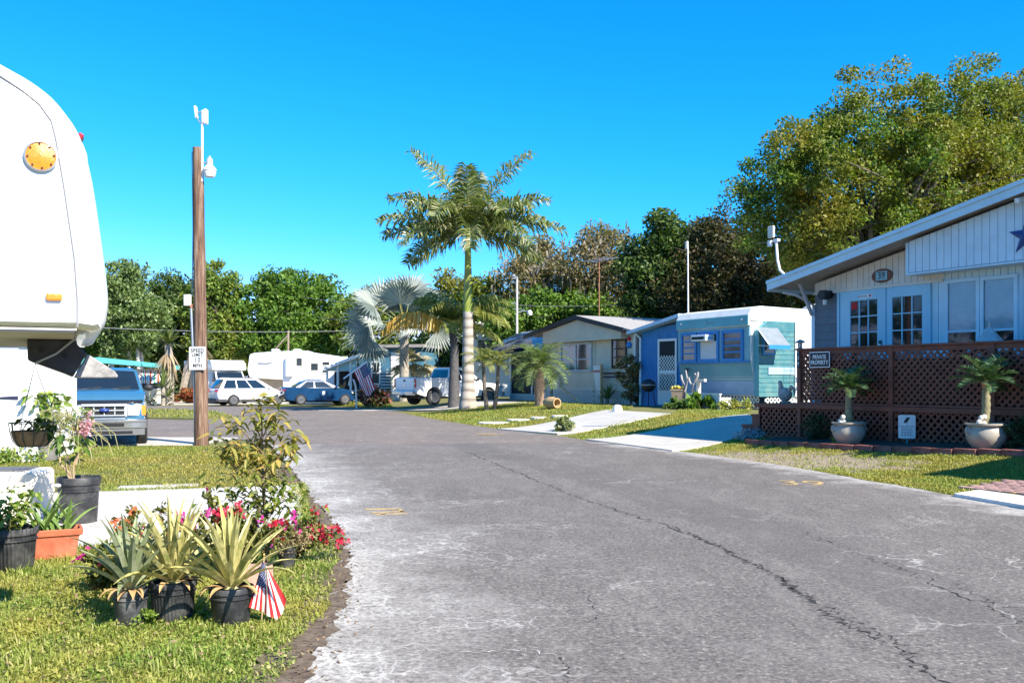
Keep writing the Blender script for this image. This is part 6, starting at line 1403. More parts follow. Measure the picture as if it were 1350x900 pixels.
pal_gold = leafmat('golden_frond', [(0,(0.4,0.23,0.03)),(0.6,(0.58,0.37,0.06)),(1,(0.62,0.47,0.16))], 0.35)
pal_yg = leafmat('queen_frond', [(0,(0.1,0.14,0.025)),(0.6,(0.24,0.26,0.06)),(1,(0.4,0.36,0.13))], 0.35)
pal_sil = leafmat('silver_fan', [(0,(0.141,0.176,0.158)),(0.6,(0.255,0.290,0.264)),(1,(0.396,0.414,0.361))], 0.15)
pal_date = leafmat('date_frond', [(0,(0.06,0.11,0.02)),(0.6,(0.15,0.22,0.06)),(1,(0.28,0.33,0.14))], 0.3)
rib = mat('frond_rib', (0.2,0.2,0.07), 0.6, 0.2, 5)
def ringed_trunk_mat():
    m, t = newmat('royal_trunk'); tc = N(t,"ShaderNodeTexCoord"); w_ = N(t,"ShaderNodeTexWave", wave_type='BANDS', bands_direction='Z'); w_.inputs['Scale'].default_value = 0.75; w_.inputs['Distortion'].default_value = 1.2; w_.inputs['Detail'].default_value = 3; w_.inputs['Detail Scale'].default_value = 2.0
    t.links.new(tc.outputs['Object'], w_.inputs['Vector'])
    c = ramp(t, w_.outputs['Fac'], [(0.0,(0.2,0.165,0.13)),(0.25,(0.35,0.305,0.26)),(0.8,(0.43,0.38,0.32))])
    c = mixc(t, ramp(t, noise(t,1.1,6,0.7), [(0.5,(0,0,0)),(0.7,(0.7,0.7,0.7))]), c, (0.3,0.24,0.15))
    c = mixc(t, ramp(t, noise(t,7,6,0.75,stretch=(1,1,0.4)), [(0.55,(0,0,0)),(0.75,(0.5,0.5,0.5))]), c, (0.18,0.15,0.12))
    finish(t, c, 0.85, w_.outputs['Fac'], 0.25, 0.03); return m
rb = G(617,538.5); rb.z = hgt(rb.x,rb.y)
RY = rb.y; rs = RY/FOC
RP = thing('royal_palm', 'tall royal palm with pale ringed trunk and green crownshaft by the road', 'tree', rb, 0)
zr = lambda y: zat(y,RY)-rb.z
prof = []
for y, wpx in ((541,25),(535,24),(527,21.5),(515,18.5),(500,16.5),(480,15.5),(455,14.5),(430,13.5),(411,13)): prof.append((wpx*rs/2, zr(y)))
m = MB(); m.lathe(prof,22); m.build('trunk', ringed_trunk_mat(), RP, True)
csh = mat('crownshaft_green', (0.24,0.28,0.03), 0.45, 0.25, 1.2, dirt=((0.3,0.26,0.06),0.8), dscale=1.4)
m = MB(); m.lathe([(12.5*rs/2,zr(411)+0.003),(12*rs/2,zr(395)),(10.5*rs/2,zr(370)),(9*rs/2,zr(350)),(8*rs/2,zr(330)),(5*rs/2,zr(300))],18); m.build('crownshaft', csh, RP, True)
cz = zr(311)
fl_ = [ # azimuth, elevation, length, sag as they spread round the crown
 (R(168),R(74),5.1,0.85),(R(14),R(68),5.2,0.7),(R(172),R(46),4.4,0.95),(R(6),R(44),4.3,0.95),(R(186),R(24),4.3,0.75),(R(-6),R(16),4.6,0.7),(R(178),R(10),4.0,0.5),(R(4),R(-6),3.6,0.6),
 (R(100),R(58),4.2,1.2),(R(60),R(40),4.0,1.3),(R(130),R(32),4.0,1.3),(R(-60),R(52),3.6,1.9),(R(-115),R(48),3.7,2.0),(R(-90),R(80),3.4,0.9),(R(-140),R(14),4.0,1.2),(R(-40),R(14),4.0,1.2),(R(75),R(80),3.6,0.8),(R(150),R(0),3.8,0.9),(R(30),R(4),3.8,1.0),(R(-85),R(22),3.0,2.2),(R(215),R(50),3.7,1.6),(R(-28),R(50),3.8,1.6),(R(-165),R(-14),3.0,0.9),(R(-15),R(30),4.0,1.2)]
for az, el, L, sg in fl_:
    m = MB(); pinnate(m,(0.08*math.cos(az),0.08*math.sin(az),cz+rnd.uniform(0.0,0.1)),az,el,L*0.98,sg,84,1.15,0.085,0,0.7,0,1.0,0.05,1); m.build('frond', [pal_g, rib], RP)
m = MB(); m.tube([(0,0,cz),(0.02,0,cz+2.6)],[0.03,0.006],5); m.build('spear_leaf', rib, RP)
# silver fan palm
SY = 58.0; sp_ = Vector((X(533,SY),SY,hgt(X(533,SY),SY)))
SP = thing('fan_palm', 'big silver blue fan palm behind the pickup tailgate', 'tree', sp_, 0)
zs = lambda y: zat(y,SY)-sp_.z
m = MB(); m.lathe([(0.36,-0.1),(0.3,0.6),(0.27,zs(450)),(0.3,zs(430))],14); m.build('trunk', M['barkpale'], SP, True)
cz = zs(428)
specs = [(120,62,2.3,1.9,-25),(60,72,2.2,1.8,20),(165,42,2.2,2.0,-55),(35,45,2.0,1.8,50),(185,8,2.3,1.9,-65),(200,-18,2.5,1.8,-60),(-100,60,1.6,1.9,0),(-150,28,2.4,1.9,-40),(-35,30,1.9,1.8,40),(5,12,2.2,1.7,60),(-15,-12,2.3,1.7,60),(-120,-2,2.2,1.7,-25),(-60,-8,2.0,1.6,25),(90,35,1.8,1.8,0),(150,75,1.6,1.7,-30),(-165,-38,2.3,1.6,-50)]
for az, el, stalk, rad, ro in specs:
    m = MB(); fanleaf(m,(0,0,cz),R(az),R(el),stalk*0.92,rad*0.98,26,R(215),0,0.35,0.15,R(ro)); m.build('fan_leaf', [pal_sil, rib], SP)
# queen palm with one dead golden frond
qb_ = G(597,538); QY = qb_.y+0.6; qp0 = Vector((X(598,QY),QY,hgt(X(598,QY),QY)))
QP = thing('queen_palm', 'slim dark trunked palm with drooping golden frond beside the royal palm', 'tree', qp0, 0)
zq = lambda y: zat(y,QY)-qp0.z
m = MB(); m.tube([(0,0,-0.1),(0.02,0,zq(500)),(0.05,0,zq(460)),(-0.1,0,zq(430))],[0.3,0.24,0.2,0.16],10); m.build('trunk', mat('dark_palm_trunk',(0.08,0.075,0.075),0.85,0.35,6,0.4,20), QP, True)
cz = zq(432)
for k,(az, el, L, sg) in enumerate([(R(10),R(40),3.0,2.2),(R(-15),R(55),3.2,2.4),(R(35),R(55),3.0,2.3),(R(100),R(60),2.8,2.0),(R(150),R(62),2.8,2.0),(R(-60),R(55),2.4,2.3),(R(-90),R(30),2.2,2.2),(R(190),R(72),2.4,2.0),(R(-5),R(5),2.4,1.2),(R(70),R(30),2.6,2.2),(R(20),R(66),3.4,2.4),(R(160),R(48),2.9,2.3),(R(-30),R(40),3.0,2.2),(R(125),R(75),3.2,2.3),(R(-120),R(62),2.6,2.4)]):
    m = MB(); pinnate(m,(0,0,cz),az,el,L*1.05,sg*0.85,54,1.15,0.08,0,1.4,0,0.2,0.04,1); m.build('frond', [pal_yg, rib], QP)
m = MB(); pinnate(m,(0,-0.15,cz-0.25),R(190),R(40),3.7,1.75,90,1.9,0.13,0,3.0,0,0.08,0.05,1); f_ = m.build('frond', [pal_gold, rib], QP); f_['label'] = 'dead golden brown frond'
# low tan fan palm behind the pickup bed
lp0 = Vector((X(546,60),60,0.3)); LP = thing('low_palm', 'low fan palm with tan drying leaves behind the pickup bed', 'tree', lp0, 0)
m = MB(); m.lathe([(0.25,-0.2),(0.2,zat(482,60)-0.3)],10); m.build('trunk', mat('tan_palm_trunk',(0.3,0.2,0.13),0.9,0.3,7,0.4,20), LP, True)
pal_tan = leafmat('tan_fan', [(0,(0.16,0.15,0.07)),(1,(0.42,0.37,0.25))], 0.2)
for az in range(0,360,36): m = MB(); fanleaf(m,(0,0,zat(480,60)-0.3),R(az+10),R(rnd.uniform(-35,40)),0.7,1.2,20,R(240),0,0.5,0.4); m.build('fan_leaf', [pal_tan, rib], LP)
# pygmy date palm before the beige home
dp0 = G(711,534.5); dp0.z = hgt(dp0.x,dp0.y)
DP = thing('date_palm', 'small bushy date palm on the lawn before the screened porch', 'tree', dp0, 0)
zd = lambda y: zat(y,dp0.y)-dp0.z
m = MB(); pr=[]; 
for i in range(15): u = i/14; pr.append(((0.17+0.04*math.sin(u*2.5))*(1+0.14*(i%2)), -0.1+u*(zd(484)+0.1)))
m.lathe(pr,14); m.build('trunk', mat('date_trunk',(0.3,0.2,0.14),0.9,0.4,9,0.6,18), DP, True)
for k in range(34):
    az = k*2.399; el = R(78-k*2.9); m = MB(); pinnate(m,(0,0,zd(482)),az,el,1.55,1.5+0.25*rnd.random(),34,0.42,0.032,0,0.35,0,0.4,0.02,1); m.build('frond', [pal_date, rib], DP)
# two slim young palms in the shade by the pickup's cab
for i,(x,y,top,lab) in enumerate(((637,533,478,'slim young palm left of the pair beside the porch'),(657,532,482,'slim young palm right of the pair beside the porch'))):
    b = Vector((X(x,41),41,0)); b.z = hgt(b.x,b.y); h = zat(top,41)-b.z
    t = thing('young_palm', lab, 'tree', b, 0)
    m = MB(); m.tube([(0.35*(0.5-i),0,-0.1),(0.1*(0.5-i),0,h*0.5),(0,0,h)],[0.1,0.08,0.07],8); m.build('trunk', M['bark'], t, True)
    for k in range(11): m = MB(); pinnate(m,(0,0,h),k*2.4,R(80-k*7),1.15,1.6,22,0.34,0.04,0,0.6,0,0.3,0.018,1); m.build('frond', [pal_yg, rib], t)
# old yucca with a dead skirt before the cream house
yb = Vector((X(222,60),60,0)); YT = thing('yucca_tree', 'shaggy yucca with a dead leaf skirt before the cream house', 'tree', yb, 0)
m = MB(); m.tube([(0,0,-0.1),(0.1,0,2.2),(0.0,0,zat(455,60))],[0.35,0.28,0.24],8); m.build('trunk', M['barkpale'], YT, True)
def spikes(mb, c, n, L, wd, e0, e1, mi=0):
    for k in range(n):
        az = rnd.uniform(0,6.283); el = rnd.uniform(e0,e1); d = Vector((math.cos(az)*math.cos(el),math.sin(az)*math.cos(el),math.sin(el))); s = Vector((-math.sin(az),math.cos(az),0))*wd/2; l = L*rnd.uniform(0.7,1.15); c_ = Vector(c)
        mb.add([c_-s,c_+s,c_+d*l*0.5+s,c_+d*l*0.5-s,c_+d*l-Vector((0,0,0.15*l))],[(0,1,2,3),(3,2,4)],mi)
grn = leafmat('yucca_green',[(0,(0.07,0.1,0.02)),(1,(0.2,0.24,0.07))],0.2); ded = leafmat('dead_skirt',[(0,(0.28,0.2,0.12)),(1,(0.45,0.35,0.22))],0.2)
m = MB(); spikes(m,(0,0,zat(452,60)),70,1.5,0.14,R(-10),R(85)); m.build('leaf_head', grn, YT)
m = MB(); spikes(m,(0,0,zat(462,60)),60,1.6,0.16,R(-88),R(-45)); spikes(m,(0,0,zat(475,60)),50,1.3,0.16,R(-88),R(-60)); m.build('dead_skirt', ded, YT)
for x,Y,lab,L in ((215,58.5,'green spiky yucca clump at the foot of the shaggy yucca',1.9),(196,58,'grey spiky agave low before the cream house awning',1.3)):
    t = thing('yucca_clump', lab, 'plant', (X(x,Y),Y,0), 0); m = MB(); h = 1.1 if L > 1.5 else 0.15
    spikes(m,(0,0,h),44,L*0.85,0.1,R(-20),R(85)); spikes(m,(0.3,0,h*0.5),16,L*0.7,0.12,R(-20),R(80)); m.build('leaves', grn if L > 1.5 else leafmat('agave_grey',[(0,(0.12,0.14,0.12)),(1,(0.3,0.33,0.28))],0.1), t)
    m = MB(); m.tube([(0,0,-0.05),(0,0,h+0.05)],0.14,8); m.build('stem', M['barkpale'], t)
tt = thing('leaning_palm', 'leaning palm with a hanging dead skirt left of the wooden pole', 'tree', (X(240,66),66,0), 0)
m = MB(); m.tube([(0,0,-0.1),(0.4,0,2.5),(1.3,0,zat(455,66))],[0.35,0.28,0.22],8); m.build('trunk', M['barkpale'], tt, True)
m = MB(); spikes(m,(1.2,0,zat(452,66)),90,1.6,0.18,R(-88),R(-35)); m.build('dead_skirt', ded, tt); m = MB(); spikes(m,(1.3,0,zat(448,66)),60,1.5,0.16,R(-20),R(80)); m.build('leaf_head', grn, tt)
# ================================================================ LEFT FOREGROUND AND STREET FURNITURE
# wooden service pole
pb0 = G(266,586); PY = pb0.y
zp = lambda y: zat(y,PY); xp = lambda x: X(x,PY)-pb0.x
def pole_mat():
    m, t = newmat('pole_wood')
    g = noise(t, 5, 6, 0.75, stretch=(3,3,0.16)); g2 = noise(t, 2.2, 5, 0.7, stretch=(1,1,0.5))
    c = ramp(t, g, [(0.33,(0.03,0.018,0.012)),(0.46,(0.13,0.07,0.042)),(0.55,(0.21,0.125,0.08)),(0.66,(0.4,0.31,0.23))])
    c = mixc(t, ramp(t, g2, [(0.55,(0,0,0)),(0.75,(0.6,0.6,0.6))]), c, (0.1,0.075,0.06))
    finish(t, c, 0.9, g, 0.7, 0.02); return m
U = thing('utility_pole', 'brown weathered wooden service pole at the corner of the lawn', 'pole', pb0, 0)
m = MB(); pr=[]
tx, bx_ = xp(261), 0.0
N_=14; pts=[]; rr=[]
for i in range(N_+1):
    u = i/N_; pts.append((tx*u, 0, -0.1+u*(zp(195)+0.1))); rr.append(0.165-0.045*u+0.004*math.sin(i*2.3))
m.tube(pts, rr, 18); m.build('post', pole_mat(), U, True)
m = MB(); xc = xp(251)
m.tube([(xp(258.5),-0.05,0),(xp(257.5),-0.05,zp(500)),(xp(252.5),-0.02,zp(405))],0.035,8); m.build('conduit', M['steel'], U, True)
m = MB(); m.box((xp(248.5),-0.06,zp(396)),(0.15,0.12,0.26)); m.build('junction_box', mat('box_grey_white',(0.62,0.63,0.62),0.5,0.08), U, bevel=0.01)
m = MB(); m.lathe([(0.02,0),(0.045,0.05),(0.05,0.12)],10,(xp(252.5),-0.02,zp(408))); m.build('conduit_cap', mat('rust_cap',(0.3,0.12,0.07),0.7,0.2), U)
m = MB(); m.tube([(xp(253),0.02,zp(390)),(xp(254),0.02,zp(300)),(xp(253),0.0,zp(200))],0.012,6); m.build('cable', M['steel'], U)
an = thing('pole_antenna', 'white twin panel antenna on a thin mast above the wooden pole', 'antenna', (pb0.x+xp(267.5),PY-0.05,zp(240)), 0)
zr_ = lambda y: zp(y)-zp(240); xr_ = lambda x: xp(x)-xp(267.5)
m = MB(); m.tube([(0,0,0),(0,0,zr_(147))],0.028,8); m.build('mast', M['white'], an)
m = MB(); m.box((xr_(259.5),0,zr_(149)),(0.05,0.12,0.28),0,0,0,-0.12); m.build('panel', M['white'], an, bevel=0.01)
m = MB(); m.box((xr_(272.5),0,zr_(155)),(0.07,0.14,0.34)); m.box((xr_(269),-0.0,zr_(155)),(0.05,0.1,0.3)); m.build('panel', M['white'], an, bevel=0.01)
m = MB(); m.tube([(xr_(260),0,zr_(156)),(xr_(264),0,zr_(162)),(0,0,zr_(165))],0.015,6); m.tube([(xr_(261),0,zr_(149)),(0,0,zr_(149))],0.018,6); m.build('bracket', M['steel'], an)
lm_ = thing('yard_lamp', 'white bell shaped yard lamp on a short arm of the wooden pole', 'lamp', (pb0.x+xp(277.5),PY-0.06,zp(222)), 0)
zr_ = lambda y: zp(y)-zp(222)
m = MB(); m.lathe([(0.05,zr_(210)),(0.07,zr_(211)),(0.075,zr_(219)),(0.1,zr_(220)),(0.155,zr_(224)),(0.16,zr_(226))],20); m.lathe([(0.03,zr_(207)),(0.03,zr_(210))],10); m.build('lamp_head', mat('lamp_grey',(0.55,0.56,0.57),0.5,0.1), lm_, True)
m = MB(); m.lathe([(0.15,zr_(226.2)),(0.14,zr_(230)),(0.115,zr_(234)),(0.0,zr_(235))],20); m.build('lamp_lens', mat('frosted_lens',(0.74,0.76,0.78),0.35,0.05,coat=0.3), lm_, True)
m = MB(); m.tube([(-0.19,0.02,zr_(214)),(-0.06,0,zr_(217))],0.022,6); m.build('lamp_arm', M['steel'], lm_)
sg = thing('speed_sign', 'white SPEED LIMIT 10 MPH sign fixed to the wooden pole', 'sign', (pb0.x+xp(263.8),PY-0.19,zp(472.3)), R(-4))
sw_, sh_ = 0.40, 0.54
m = MB(); pr=[]; rc=0.035
for cx,cz,a0 in ((sw_/2-rc,sh_/2-rc,0),(-sw_/2+rc,sh_/2-rc,90),(-sw_/2+rc,-sh_/2+rc,180),(sw_/2-rc,-sh_/2+rc,270)):
    pr += [(cx+rc*math.cos(R(a0+k*30)),cz+rc*math.sin(R(a0+k*30))) for k in range(4)]
m.prism(pr,'y',0,0.006); m.build('sign_plate', M['signwhite'], sg)
gink = mat('sign_grey_ink',(0.09,0.09,0.095),0.6,0.2,30)
m = MB(); k_=0.93; o_ = [(a*k_,b*(k_+0.01)) for a,b in pr]; i_ = [(a*(k_-0.02),b*(k_-0.005)) for a,b in pr]; n=len(pr)
m.add([(a,-0.0015,b) for a,b in o_]+[(a,-0.0015,b) for a,b in i_],[(j,(j+1)%n,n+(j+1)%n,n+j) for j in range(n)]); m.build('sign_border', gink, sg)
for s_, z_, sz in (('SPEED',0.175,0.105),('LIMIT',0.075,0.105),('10',-0.045,0.135),('MPH',-0.175,0.105)): text(s_, sz*1.12, 'lettering', M['ink'], sg, (0,-0.002,z_), FRONT, 0.001, sx=0.9, spacing=1.12, bold=0.004)
# street lamp behind the beige home
SLY = 56; sb = Vector((X(681.5,SLY),SLY,0.5)); SLt = thing('street_lamp', 'tall pale street lamp with a curved arm behind the beige home', 'street lamp', sb, 0)
zz = lambda y: zat(y,SLY)-0.5; xx = lambda x: X(x,SLY)-sb.x
m = MB(); m.tube([(0,0,0),(0,0,zz(365))],[0.085,0.06],10); m.build('pole', mat('pale_concrete_pole',(0.55,0.52,0.47),0.8,0.1,4), SLt)
m = MB(); m.tube([(0,0,zz(413)),(xx(688),0,zz(410)),(xx(697),0,zz(410))],0.045,6); m.build('lamp_arm', M['steel'], SLt, True)
m = MB(); m.lathe([(0.05,0.15),(0.15,0.05),(0.16,-0.05),(0.12,-0.16),(0,-0.18)],14,(xx(698.5),0,zz(412))); m.build('lamp_head', M['white'], SLt, True)
m = MB(); m.box((xx(679),0,zz(366)),(0.3,0.15,0.15)); m.lathe([(0.05,0),(0.14,0.12),(0.05,0.25)],10,(xx(677),0,zz(367))); m.box((xx(679),0,zz(400)),(0.4,0.06,0.05)); m.box((xx(682),0,zz(407)),(0.5,0.06,0.04)); m.build('brackets', M['steel'], SLt)
# overhead wires
def wire(label, p0, p1, sag, r=0.02):
    a = P(*p0); b = P(*p1); m = MB(); m.tube([a.lerp(b,u/12)-Vector((0,0,sag*4*(u/12)*(1-u/12))) for u in range(13)], r, 5)
    tag(m.build('overhead_wire', mat('wire_grey',(0.2,0.2,0.2),0.6), None, True), label, 'wire', 'overhead wires')
wire('long thin overhead wire crossing low before the far left trees', (100,430,70), (520,434,75), 0.3, 0.025)
wire('overhead wire at the gap between round oak and fan palm, upper one', (400,392,80), (700,398,70), 0.5, 0.015)
wire('overhead wire reaching the street lamp from the fan palm side', (420,418,80), (682,402,56.2), 0.6, 0.015)
wire('faint wire running from the street lamp towards the largest oak', (682,402,56), (1120,355,50), 0.7, 0.014)

# far side: hanging flag on a leaning staff, bent pipe, bushes
FY = 50.0; fb = P(450,503,FY); fgl = thing('flag', 'large stars and stripes flag hanging from a leaning white staff', 'flag', (fb.x,fb.y,fb.z), 0)
xf = lambda x: X(x,FY)-fb.x; zf_ = lambda y: zat(y,FY)-fb.z
m = MB(); m.tube([(xf(453),0,zf_(499)),(xf(484),0,zf_(476.5))],0.045,8); m.build('staff', M['white'], fgl)
def flagmesh(name, S, E, parent, nu=48, nv=26, rip=0.02, canton=0.42, seed=1, dy=0.0):
    """S(v), E(v): start and end of each stripe line; v = 0 is the canton's edge"""
    V=[];F=[];mi=[]
    for i in range(nu+1):
        u = i/nu
        for j in range(nv+1):
            v = j/nv; a = S(v); b = E(v); p = a.lerp(b,u); p.y += dy+rip*math.sin(v*11+seed+u*2.0)*(0.15+0.85*u)+rip*0.5*math.sin(v*23+u*5)*u; V.append(p)
    for i in range(nu):
        for j in range(nv):
            u=(i+0.5)/nu; st=j*13//nv
            if u < canton and st < 7: c = 2
            else: c = 0 if st%2==0 else 1
            F.append((i*(nv+1)+j,(i+1)*(nv+1)+j,(i+1)*(nv+1)+j+1,i*(nv+1)+j+1)); mi.append(c)
    mb = MB(); mb.add(V,F); mb.m = mi
    # stars: small five pointed shapes lying on both faces of the canton
    def at(u,v): a=S(v); b=E(v); p=a.lerp(b,u); p.y += dy+rip*math.sin(v*11+seed+u*2.0)*(0.15+0.85*u)+rip*0.5*math.sin(v*23+u*5)*u; return p
    vmax = 7/13
    for r_ in range(9):
        for k in range(6 if r_%2==0 else 5):
            cu = canton*((k+0.5+(0.5 if r_%2 else 0))/6.0); cv = vmax*(r_+0.7)/9.4
            for s_ in (-1,1):
                ring=[]
                for q in range(10):
                    a = math.pi*q/5; rad = 1.0 if q%2==0 else 0.5
                    p = at(max(0.005,min(canton-0.005,cu+0.019*rad*math.cos(a))), max(0.002,min(vmax-0.002,cv+0.019*rad*math.sin(a)))); ring.append(p+Vector((0,s_*0.0018*max(1,rip*20),0)))
                o=len(mb.v); mb.v += [tuple(p) for p in ring]; mb.f.append(tuple(range(o,o+10)) ); mb.m.append(1)
    return mb.build(name, [M['red'],M['cloth'],M['navy']], parent)
P2 = lambda x,y: Vector((xf(x),0,zf_(y)))
flagmesh('cloth', lambda v: P2(481-13*v if False else 482,477.5).lerp(P2(466,489),v), lambda v: (P2(495,512).lerp(P2(487,522),v*2) if v<0.5 else P2(487,522).lerp(P2(481,521),v*2-1)), fgl, rip=0.12)
pp_ = P(469,502,FY-0.5); pi_ = thing('bent_pipe', 'pale bent pipe standing beside the large hanging flag', 'post', (pp_.x,pp_.y,0.1), 0)
m = MB(); x5 = lambda x: X(x,FY-0.5)-pp_.x; z5 = lambda y: zat(y,FY-0.5)-0.1
m.tube([(x5(470),0,-0.05),(x5(469),0,z5(510)),(x5(466.5),0,z5(501)),(x5(462),0,z5(498)),(x5(460),0,z5(508))],0.05,8); m.build('pipe', mat('pale_pipe',(0.6,0.57,0.5),0.5,0.1), pi_, True)
def bush(name, label, loc, r, n, L, W, lm, h=1.0, cat='shrub', group=None, stem=True):
    t = thing(name, label, cat, loc, 0, group)
    cl = crown_pts([(0,0,r*h*0.55,r,r*0.9,r*h*0.55)], max(8,n//60), 0.3)
    cl[:,2] = np.maximum(cl[:,2], r*0.12)
    leafcloud('foliage', cl, 60, r*0.4, L, W, lm, t)
    if stem:
        m = MB(); [m.tube([(0,0,-0.02),Vector(c)*0.5+Vector((0,0,0.05)),c],[0.02*r,0.014*r,0.006*r],5) for c in cl[:10]]; m.build('stems', M['twig'], t)
    return t
redl = leafmat('red_croton',[(0,(0.2,0.03,0.015)),(0.6,(0.32,0.09,0.03)),(1,(0.25,0.2,0.05))],0.2)
bush('red_shrub','low red leaved shrub beside the cream house',(X(248,63),63,0),0.9,1200,0.25,0.12,redl)
bush('flower_bush','red and white flowering bush under the large hanging flag',(X(494,54),54,0.1),0.9,1200,0.22,0.14,leafmat('mixed_bed',[(0,(0.03,0.06,0.01)),(0.6,(0.1,0.1,0.03)),(0.85,(0.4,0.06,0.05)),(1,(0.6,0.55,0.5))],0.2))
bush('plant_bed','tall green plants before the dark carport screen',(X(436,62),62,0.1),0.8,900,0.3,0.1,lf_deep,1.3)

# ---------------------------------------------------------------- yard things on the right
def pot(name_rim, prof, m, parent, n=28, wob=0.0, loc=(0,0,0)):
    mb = MB(); mb.lathe(prof, n, loc, wob=wob); return mb.build(name_rim, m, parent, True)
glz = mat('glazed_pot', (0.42,0.37,0.29), 0.4, 0.3, 5, 0.2, 30, coat=0.3, dirt=((0.13,0.13,0.14),0.7), dscale=5)
cyc = leafmat('sago_leaf',[(0,(0.02,0.06,0.02)),(0.6,(0.06,0.13,0.045)),(1,(0.2,0.28,0.16))],0.15,rough=0.35)
def sago(label, px, wpx, rimy, trunk_top, rad_px):
    b = D.w(D.px(px[0],px[1],-0.48)[0],-0.48,0); b.z = hgt(b.x,b.y)+0.052
    s = b.y/FOC; t = thing('sago_pot', label, 'potted plant', b, rnd.uniform(-0.2,0.2)); w = wpx*s/2; h = (px[1]-rimy)*s
    p = pot('pot', [(0.0,0.0),(w*0.62,0.0),(w*0.68,0.02),(w*0.9,h*0.32),(w*0.98,h*0.56),(w*0.88,h*0.76),(w*0.84,h*0.86),(w*1.0,h*0.93),(w*1.0,h*1.0),(w*0.84,h*1.0),(w*0.8,h*0.85),(0,h*0.85)], glz, t)
    for sg in (-1,1):
        m = MB(); m.tube([(sg*w*0.86,0,h*0.85),(sg*w*1.06,0,h*0.82),(sg*w*1.1,0,h*0.66),(sg*w*0.98,0,h*0.52)],0.022,8); m.build('handle', glz, p, True)
    m = MB(); m.lathe([(0,h*0.86),(w*0.8,h*0.86)],20); m.build('soil', M['soil'], t)
    th = (px[1]-trunk_top)*s; m = MB(); pr=[]
    for i in range(15): u=i/14; pr.append(((0.075-0.02*u)*(1+0.16*(i%2)), h*0.8+u*(th-h*0.8)))
    m.lathe(pr,12); m.build('trunk', mat('sago_trunk',(0.25,0.22,0.12),0.85,0.35,12,0.5,40), t, True)
    m = MB(); m.lathe([(0.06,th-0.14),(0.07,th-0.06),(0.03,th)],10); m.build('crown_heart', mat('sago_heart',(0.42,0.16,0.06),0.8,0.3,14), t, True)
    R_ = rad_px*s
    for k in range(22):
        az = k*2.399+0.3; el = R(72-k*3.6); m = MB(); pinnate(m,(0,0,th-0.03),az,el,R_*rnd.uniform(1.0,1.2),0.9,36,0.17,0.022,0,0.15,0,0.5,0.012,1); m.build('frond', [cyc, rib], t)
    m = MB(); 
    for k in range(5): m.ball((-w*0.45+rnd.uniform(-0.07,0.07),-0.05+rnd.uniform(-0.05,0.05),h*0.95+rnd.uniform(0.0,0.16)),0.05,8,6)
    m.build('shell_ornament', M['offwhite'], t, True)
    return t
sago('glazed pot with the smaller sago palm below the property sign', (1119,581.5), 44, 553, 507, 33)
sago('glazed pot with the bigger sago palm nearer the right edge', (1300,589.5), 52, 556, 500, 40)
# sign on a stake: animal silhouette and small print
b = G(1197,588); b.y += 0.05; sgn = thing('yard_sign', 'small white yard sign with dark animal figure on a stake', 'sign', b, HRZ+R(40))
s_ = b.y/FOC; z0 = (588-578)*s_; hh = 31*s_; ww = 21*s_
m = MB(); pr=[]; rc=0.03
for cx,cz,a0 in ((ww/2-rc,z0+hh-rc,0),(-ww/2+rc,z0+hh-rc,90),(-ww/2+rc,z0+rc,180),(ww/2-rc,z0+rc,270)): pr += [(cx+rc*math.cos(R(a0+k*30)),cz+rc*math.sin(R(a0+k*30))) for k in range(4)]
m.prism(pr,'y',0,0.006); m.build('sign_plate', M['signwhite'], sgn)
m = MB(); m.bar((0,0.012,-0.1),(0,0.012,z0+hh*0.6),0.03,0.01); m.build('stake', mat('teal_stake',(0.05,0.25,0.25),0.6), sgn)
dog = [(-0.055,-0.05),(-0.045,-0.01),(-0.02,0.03),(0.0,0.055),(0.03,0.06),(0.06,0.045),(0.055,0.03),(0.035,0.025),(0.03,0.0),(0.012,-0.02),(0.012,-0.055),(-0.005,-0.055),(-0.012,-0.03),(-0.03,-0.055)]
m = MB(); m.prism([(a,b_+z0+hh*0.77) for a,b_ in dog],'y',-0.003,-0.001); m.build('animal_figure', M['ink'], sgn)
text('Keep Off Grass', 0.042, 'heading', M['ink'], sgn, (0,-0.002,z0+hh*0.52), FRONT, 0.001)
m = MB(); 
for k in range(5):
    x = -0.1
    while x < 0.09: l = rnd.uniform(0.02,0.05); m.span((x,-0.0025,z0+hh*(0.42-0.075*k)),(min(0.1,x+l),-0.001,z0+hh*(0.42-0.075*k)+0.012)); x += l+0.012
m.build('small_print', gink, sgn)
b = G(1007,573.5); ws = thing('garden_sign', 'little white printed garden sign at the foot of the steps', 'sign', b, HRZ+R(35))
m = MB(); m.span((-0.12,0,0.04),(0.1,0.012,0.24)); m.build('sign_plate', M['signwhite'], ws); m = MB(); m.bar((-0.01,0.02,-0.05),(-0.01,0.02,0.18),0.03,0.01); m.build('stake', M['steel'], ws)
m = MB(); 
for k in range(3):
    x = -0.1
    while x < 0.07: l = rnd.uniform(0.02,0.05); m.span((x,-0.003,0.19-0.055*k),(min(0.085,x+l),-0.001,0.215-0.055*k)); x += l+0.012
m.build('small_print', M['ink'], ws)
ball_l = leafmat('boxwood',[(0,(0.015,0.04,0.012)),(0.7,(0.035,0.08,0.025)),(1,(0.07,0.13,0.05))],0.15)
bush('round_bush','clipped round bush beside the smaller sago pot',G(1077,581),0.3,2400,0.04,0.025,ball_l,1.75,'bush')
bush('round_bush','clipped round bush at the right edge beyond the bigger sago pot',G(1352,592),0.3,2400,0.04,0.025,ball_l,1.75,'bush')
bush('weed_clump','grey blue ground plant before the deck steps',G(985,578),0.4,900,0.06,0.03,leafmat('dusty_miller',[(0,(0.2,0.25,0.28)),(1,(0.5,0.55,0.6))],0.1),0.4,'plant',None,False)
bush('weed_clump','leafy green weed clump in front of the smaller sago pot',G(1112,585),0.35,900,0.06,0.035,gm3,0.35,'plant',None,False)
